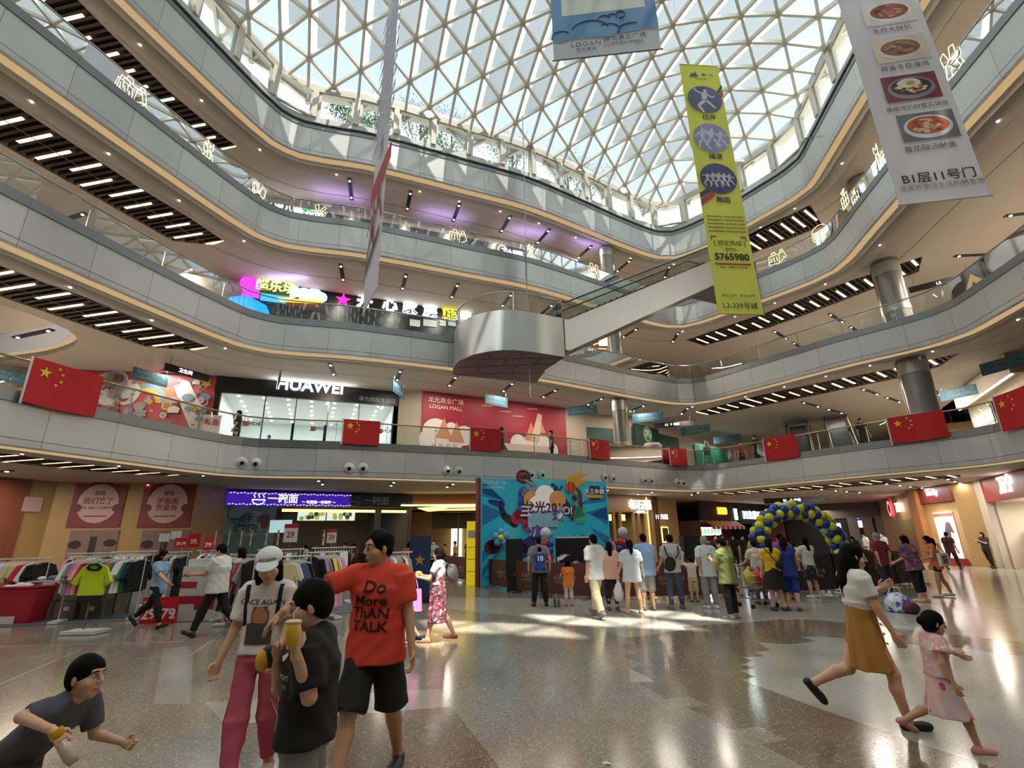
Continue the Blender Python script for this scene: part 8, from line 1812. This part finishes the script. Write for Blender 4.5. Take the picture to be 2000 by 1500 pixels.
def rack(p0, p1, h, cols, label, kinds=(0, 1), white=True, yaw=0, drop=1.0, sc=1):
    p0, p1 = Vector(p0), Vector(p1); t = (p1 - p0).normalized(); L = (p1 - p0).length; c = (p0 + p1) / 2
    r = thing('clothes_rack', (c.x, c.y, .012), label, 'clothes rack', 'clothes racks of the sale', atan2(t.y, t.x)); m = mat('d3d3d1', .35, .3) if white else mat('8a8c90', .3, .7)
    MB().tube([(-L / 2 - .05, 0, h), (L / 2 + .05, 0, h)], .016, 8).build('rail', m, r)
    for e in (-1, 1):
        MB().tube([(e * (L / 2 - .05), 0, .05), (e * (L / 2 - .05), 0, h)], .014, 8).build('post', m, r); MB().box((e * (L / 2 - .05), 0, .025), (.18, .5, .05)).build('foot', mat('d8d8d6', .4), r)
    cols = [c for i, c in enumerate(cols) for _ in range(2 if i % 2 else 1)]; n = len(cols)
    for i, cc in enumerate(cols):
        x = -L / 2 + .1 + (L - .2) * (i + .5) / n; q = c + t * x; k = kinds[i % len(kinds)]
        g = thing('hanging_garment', (q.x, q.y, h - .075), '%s %s on the %s, %s from left' % (CNAME[cc], ('tee', 'long-sleeved top', 'dress')[k], label.split(',')[0].replace('clothes rack ', 'rack '), nth(i)), 'garment', 'garments on the ' + label.split(',')[0], atan2(t.y, t.x) + pi / 2 + yaw + .12 * sin(i * 2.1))
        o = bpy.data.objects.new('cloth', GARM[k]); COL.objects.link(o); o.parent = g; o.location = (0, 0, -.02); o.scale = (sc * 1.1, 1.5, sc * 1.18 * drop); o.material_slots[0].link = 'OBJECT'; o.material_slots[0].material = cl(cc, .85)
        o = bpy.data.objects.new('hanger', HANG); COL.objects.link(o); o.parent = g
    return r
B_, W_, R_, P_, E_, Y_, U_, T_, S_, X_, N_, V_, Q_, C_, Z_, M_, K_, O_ = '16161a e9e6e4 b32034 d98ab4 e6b0a4 c9dc2a 1f2f86 b08a4a 5a6a8c 8c9096 1f6a4a 3a2a48 d6c0cc d8d09a 2f7a80 7a1f2a 2a3550 d87a2a'.split()
def rk(u0, y0, u1, y1, z, cols, label, **k): rack(AY(u0, 1080, y0).xy, AY(u1, 1080, y1).xy, z, cols, label, **k)
rk(-40, 12.8, 106, 13.2, 1.40, [V_, B_, R_, W_, Q_, W_, Q_, C_, C_, R_, W_, B_, B_], 'clothes rack at the far left edge', yaw=-.55)
rk(140, 12.4, 292, 12.9, 1.44, [W_, X_, P_, E_, R_, M_, Y_, U_, X_, B_, T_, T_, S_, W_, W_, N_, K_, B_], 'clothes rack right of the lime top', yaw=-.5, kinds=(1, 0))
rk(136, 14.2, 222, 14.5, 1.48, [P_, B_, R_, M_, W_, W_, X_, B_], 'second clothes rack behind the lime top', yaw=-.4)
rk(222, 15, 304, 15.3, 1.5, [W_, W_, Q_, W_, S_, W_, X_, W_, W_, B_], 'clothes rack of white tops, at the back left')
rk(318, 14.2, 372, 14.3, 1.48, [B_, B_, B_, W_, X_, B_, B_], 'clothes rack behind the white plinth', kinds=(2, 0))
rk(388, 15, 442, 15.1, 1.5, [W_, B_, W_, X_, W_, B_], 'clothes rack behind the phone man', kinds=(0, 2))
rk(452, 12.4, 502, 11.2, 1.44, [X_, B_, S_, Z_, N_, B_, R_, X_, B_], 'clothes rack left of the white cap', kinds=(2, 1), yaw=.3)
rk(505, 14.5, 590, 14.9, 1.5, [B_, X_, W_, C_, B_, R_, B_, W_, S_, B_], 'clothes rack behind the white cap')
rk(546, 10.4, 602, 10.9, 1.42, [C_, W_, X_, S_, S_, B_, B_], 'clothes rack with cream ruffles', kinds=(0, 2), yaw=.9)
rk(604, 12.0, 668, 12.5, 1.46, [B_, B_, B_, X_, O_, P_, V_, Y_, E_, E_, W_, P_], 'clothes rack with rainbow tops', kinds=(2, 0), yaw=.4)
rk(612, 15, 690, 15.5, 1.52, [B_, W_, B_, K_, X_, B_, W_, W_, B_], 'tall clothes rack at the back right')
rk(752, 12.4, 802, 12.8, 1.42, [X_, W_, X_, X_, B_, W_, X_], 'clothes rack right of the orange tee', kinds=(1, 0))
# lime top shown on its own stand
q = AY(166, 1214, 11.0); r = thing('clothes_stand', (q.x, q.y, .012), 'T-shaped grey clothes stand under the lime top', 'clothes rack'); MB().tube([(0, 0, .02), (0, 0, 1.38)], .018, 8).build('post', mat('7a7c80', .3, .6), r); MB().box((.1, -.05, .03), (.7, .42, .06)).build('foot', mat('d3d4d6', .4), r)
g = thing('hanging_garment', (q.x + .02, q.y - .06, 1.33), 'lime long-sleeved sports top with black hem on the T-shaped stand', 'garment', None, .15)
o = bpy.data.objects.new('cloth', GARM[1]); COL.objects.link(o); o.parent = g; o.scale = (1.15, 1.6, 1.05); o.material_slots[0].link = 'OBJECT'; o.material_slots[0].material = cl('c6db1e', .7)
o = bpy.data.objects.new('hanger', HANG); COL.objects.link(o); o.parent = g; o.location = (0, 0, .02)
MB().box((0, 0, -.68), (.42, .07, .14)).build('black_hem', cl('18181a'), g)
MB().tube([(.12 * cos(a_ / 8 * pi * 2), -.05 - .03 * sin(a_ / 8 * pi * 2), -.06 + .06 * sin(a_ / 8 * pi * 2)) for a_ in range(9)], .03, 6).build('collar', cl('2a2a24'), g)
# red bin, cardboard boxes, table of caps
def soft_box(name, loc, d, m, label, cat, rz=0, taper=.9, group=None, rim=None):
    r = thing(name, loc, label, cat, group, rz); x, y, z = d[0] / 2, d[1] / 2, d[2]; mb = MB(); t_ = taper
    rows = []
    for z_, s_ in ((0, t_), (z * .5, (1 + t_) / 2 * .985), (z, 1)):
        rows.append([(x * s_ * a, y * s_ * b, z_) for a, b in ((-1, -1), (0, -1.02), (1, -1), (1.02, 0), (1, 1), (0, 1.02), (-1, 1), (-1.02, 0))])
    mb.sheet(rows, 0, False, True); mb.add(rows[0], [tuple(range(8))[::-1]]); mb.add([(a, b, z - .12) for a, b, _ in rows[-1]], [tuple(range(8))]); mb.build('shell', m, r)
    if rim: MB().tube([p for p in rows[-1]], .03, 6, closed=True).build('rolled_rim', rim, r)
    return r
q = A(22, 1218, 0); b_ = soft_box('sale_bin', (q.x, q.y + .2, .012), (.95, .7, .78), cl('a8182e', .7), 'red cloth covered sale bin at the left edge', 'bin', .1, .92, None, cl('b31c34', .7)); MB().box((-.02, -.35, .08), (.3, .012, .16)).build('white_label', mat('d5d3d2', .6), b_)
for i in range(6): 
    f = Field(.025); f.egg((0, 0, 0), (.2, .14, .08)); tag(f.mesh(.012).build('folded_clothes', cl((W_, Q_, B_, W_, R_, X_)[i], .85), None, M=Matrix.Translation((q.x - .3 + .3 * (i % 3), q.y + .08 + .28 * (i // 3), .76 + .03 * (i % 2))) @ Matrix.Rotation(i, 4, 'Z')), '%s clothes bundle in the red bin, %s of six' % (CNAME[(W_, Q_, B_, W_, R_, X_)[i]], nth(i)), 'clothes', 'bundles in the red bin')
q = A(95, 1212, 0); k = 0
for i, (dx, dy, dz, w_, h) in enumerate(((-.28, 0, 0, .52, .42), (.28, .05, 0, .5, .40), (.84, .12, 0, .48, .38), (-.25, .06, .43, .5, .36), (.30, .1, .41, .5, .34), (.82, .16, .39, .44, .32), (.0, .65, 0, .6, .5), (.7, .7, 0, .6, .5))):
    b_ = soft_box('cardboard_box', (q.x + dx, q.y + dy + .2, .012 + dz), (w_, .42, h), mat(('6f6455', '756a58', '5f574c', '7a6f5e')[i % 4], .85, 0, 0, .1, 5), 'worn brown cardboard box under the clothes table, %s' % ('lower row left', 'lower row middle', 'lower row right', 'upper row left', 'upper row middle', 'upper row right', 'back row left', 'back row right')[i], 'box', 0, 1, 'cardboard boxes under the clothes table'); MB().box((.05, -.222, h * .6), (.13, .006, .1)).build('white_sticker', mat('c9c6c0', .7), b_)
tb = thing('sale_table', (q.x + .15, q.y + .55, .012), 'long low table with folded white clothes over the cardboard boxes', 'table'); MB().box((0, 0, .86), (2.1, .95, .04)).build('table_top', mat('b9b6b2', .5), tb)
for a, b in ((-1, -1), (1, -1), (1, 1), (-1, 1)): MB().box((a * 1.0, b * .42, .42), (.05, .05, .84)).build('leg', mat('77777a', .4, .5), tb)
for i in range(10):
    f = Field(.025); f.egg((0, 0, .0), (.16, .13, .05)); cc = (W_, W_, S_, W_, V_, W_, X_, W_, W_, B_)[i]; tag(f.mesh(.010).build('folded_clothes', cl(cc, .85), None, M=Matrix.Translation((q.x - .78 + .2 * i, q.y + .32 + .22 * (i % 2), .935))), '%s folded clothes on the sale table, %s from left' % (CNAME[cc], nth(i)), 'clothes', 'folded clothes on the sale table')
# white plinth with red blocks and the red price board
q0, q1 = A(340, 1214, .012), A(421, 1212, .012); w = Wall(q0.xy, q1.xy); pl = thing('display_plinth', w.pt(w.L / 2, .012, 0), 'tall white display plinth with red blocks painted on its front', 'plinth')
mb = MB(); w.box(mb, 0, w.L, .012, 1.2, -.5, 0); kid(mb, 'body', mat('cfccc6', .5), pl); mb = MB()
L = w.L
w.box(mb, 0, L * .4, .72, .86, 0, .004); w.box(mb, 0, L, .38, .55, 0, .004); w.box(mb, L * .42, L * .95, .25, .38, 0, .004); kid(mb, 'red_blocks', mat('b0203a', .55), pl)
mb = MB(); w.box(mb, .06, L - .06, 1.2, 1.36, -.45, -.06); kid(mb, 'white_tray', mat('dcdad6', .5), pl)
q0, q1 = A(270, 1219, .012), A(342, 1217, .012); w = Wall(q0.xy, q1.xy); pb = thing('price_board', w.pt(w.L / 2, .012, 0), 'red standing price board reading 29-79 behind the woman in light blue', 'sign')
kid(w.box(MB(), 0, w.L, .012, .56, -.03, 0), 'board', mat('c8141e', .5), pb); mb = MB(); w.addtext(mb, '29-79', .30, w.L * .5, .2, .008, 0, bold=.03, sx=1.05); w.addtext(mb, '大降价', .10, w.L * .22, .44, .008, 0, bold=.02); w.addtext(mb, '起', .07, w.L * .93, .12, .008, 0, bold=.01); kid(mb, 'lettering', mat('ead8d6', .5), pb)
def price_sign(u, v, y, txt, w_, h, label, red=True, rz=0):
    p = AY(u, v, y); z = p.z; r = thing('price_sign', (p.x, p.y, z), label, 'sign', 'price signs over the clothes racks', rz)
    MB().box((0, 0, 0), (w_, .012, h)).build('card', mat('bf1626' if red else 'dcd9d4', .5), r); mb = MB(); addtext(mb, txt, h * .45, (0, -.009, -h * .1), (1, 0, 0), (0, 0, 1), 0, depth=.004, bold=.02); mb.build('lettering', mat('f0e4e2' if red else 'b02030', .5), r)
    if not red: MB().box((0, -.002, h * .38), (w_, .012, h * .22)).build('red_header', mat('b81a2c', .5), r)
    MB().cyl((0, 0, -h / 2 - .22), (0, 0, -h / 2), .008, n=6).build('stem', M_STEEL, r)
price_sign(380, 1055, 13.6, '59.', .32, .36, 'red price card reading 59 above the white plinth')
price_sign(354, 1060, 13.4, '29-79', .34, .24, 'red price card reading 29-79 left of the 59 card')
price_sign(407, 1062, 13, '79', .2, .32, 'dark red price card reading 79 behind the man with the phone', True, .6)
price_sign(568, 1041, 13.4, '29', .36, .46, 'large white price card reading 29 with a red header', False)
price_sign(648, 1047, 14, '29', .26, .36, 'smaller white price card reading 29 with a red header', False)
for i, u in enumerate((421, 447, 471, 490, 520, 543, 632)): price_sign(u, 1050, 14.2, '29', .22, .4, 'narrow white price card turned edge-on, %s from left' % nth(i), False, -.98)
for i, (u, v) in enumerate(((321, 1050), (344, 1045))): 
    p = AY(u, v, 14.8); r = thing('blank_sign', p, ('blank white card above the back racks, left', 'blank white card above the back racks, right')[i], 'sign'); MB().box((0, 0, 0), (.3, .012, .22)).build('card', mat('d4d2ce', .5), r); MB().cyl((0, 0, -.3), (0, 0, -.1), .008, n=6).build('stem', M_STEEL, r)
q0, q1 = A(777, 1172, .012), A(808, 1170, .012); w = Wall(q0.xy, q1.xy); pl = thing('display_plinth', w.pt(w.L / 2, .012, 0), 'white stall board with a pink patch right of the man in orange', 'plinth'); kid(w.box(MB(), 0, w.L, .012, 1.15, -.3, 0), 'body', mat('d8d6d4', .5), pl); kid(w.box(MB(), w.L * .1, w.L * .5, .75, .9, 0, .006), 'pink_patch', mat('d0607c', .5), pl)
p = AY(548, 1028, 21)
o = MB(); o.box(p, (.9, .03, .5)); tag(o.build('notice_screen', mat('a9cfd2', .4, 0, .5)), 'pale lit screen between the teal poster and the 29 card', 'screen')
# ---- small things along the lowest railing
for q, (u, v) in enumerate(((497, 829), (628, 838), (757, 843))):
    p, t = rim_hit(1, u, v, .10, 5.7, 6.4); r = thing('glass_sticker', p, 'pale shop sticker with mirrored letters on the railing glass, %s from left' % nth(q), 'sticker', 'stickers on the railing glass', atan2(t.y, t.x))
    MB().box((-.32, -.004, 0), (.2, .004, .2)).build('orange_square', mat('c4703c', .5), r); mb = MB(); addtext(mb, 'BON', .2, (.0, -.004, .02), (-1, 0, 0), (0, 0, 1), 0, depth=.003, bold=.02); mb.build('letters', mat('4a5040', .5), r)
p, t = rim_hit(1, 1384, 905, .9, 5.3, 5.9); r = thing('easel', (p.x, p.y, FL[1]), 'silver A-shaped easel behind the far corner of the lowest railing', 'easel')
for x0, y0 in ((-.42, 0), (.42, 0), (0, .5)): MB().tube([(x0, y0, 0), (x0 * .1, y0 * .2, 1.75)], .03, 8).build('leg', mat('c4c4c4', .25, .8), r)
MB().box((0, -.02, 1.1), (.42, .03, .5)).build('board', mat('5a6a62', .5), r)
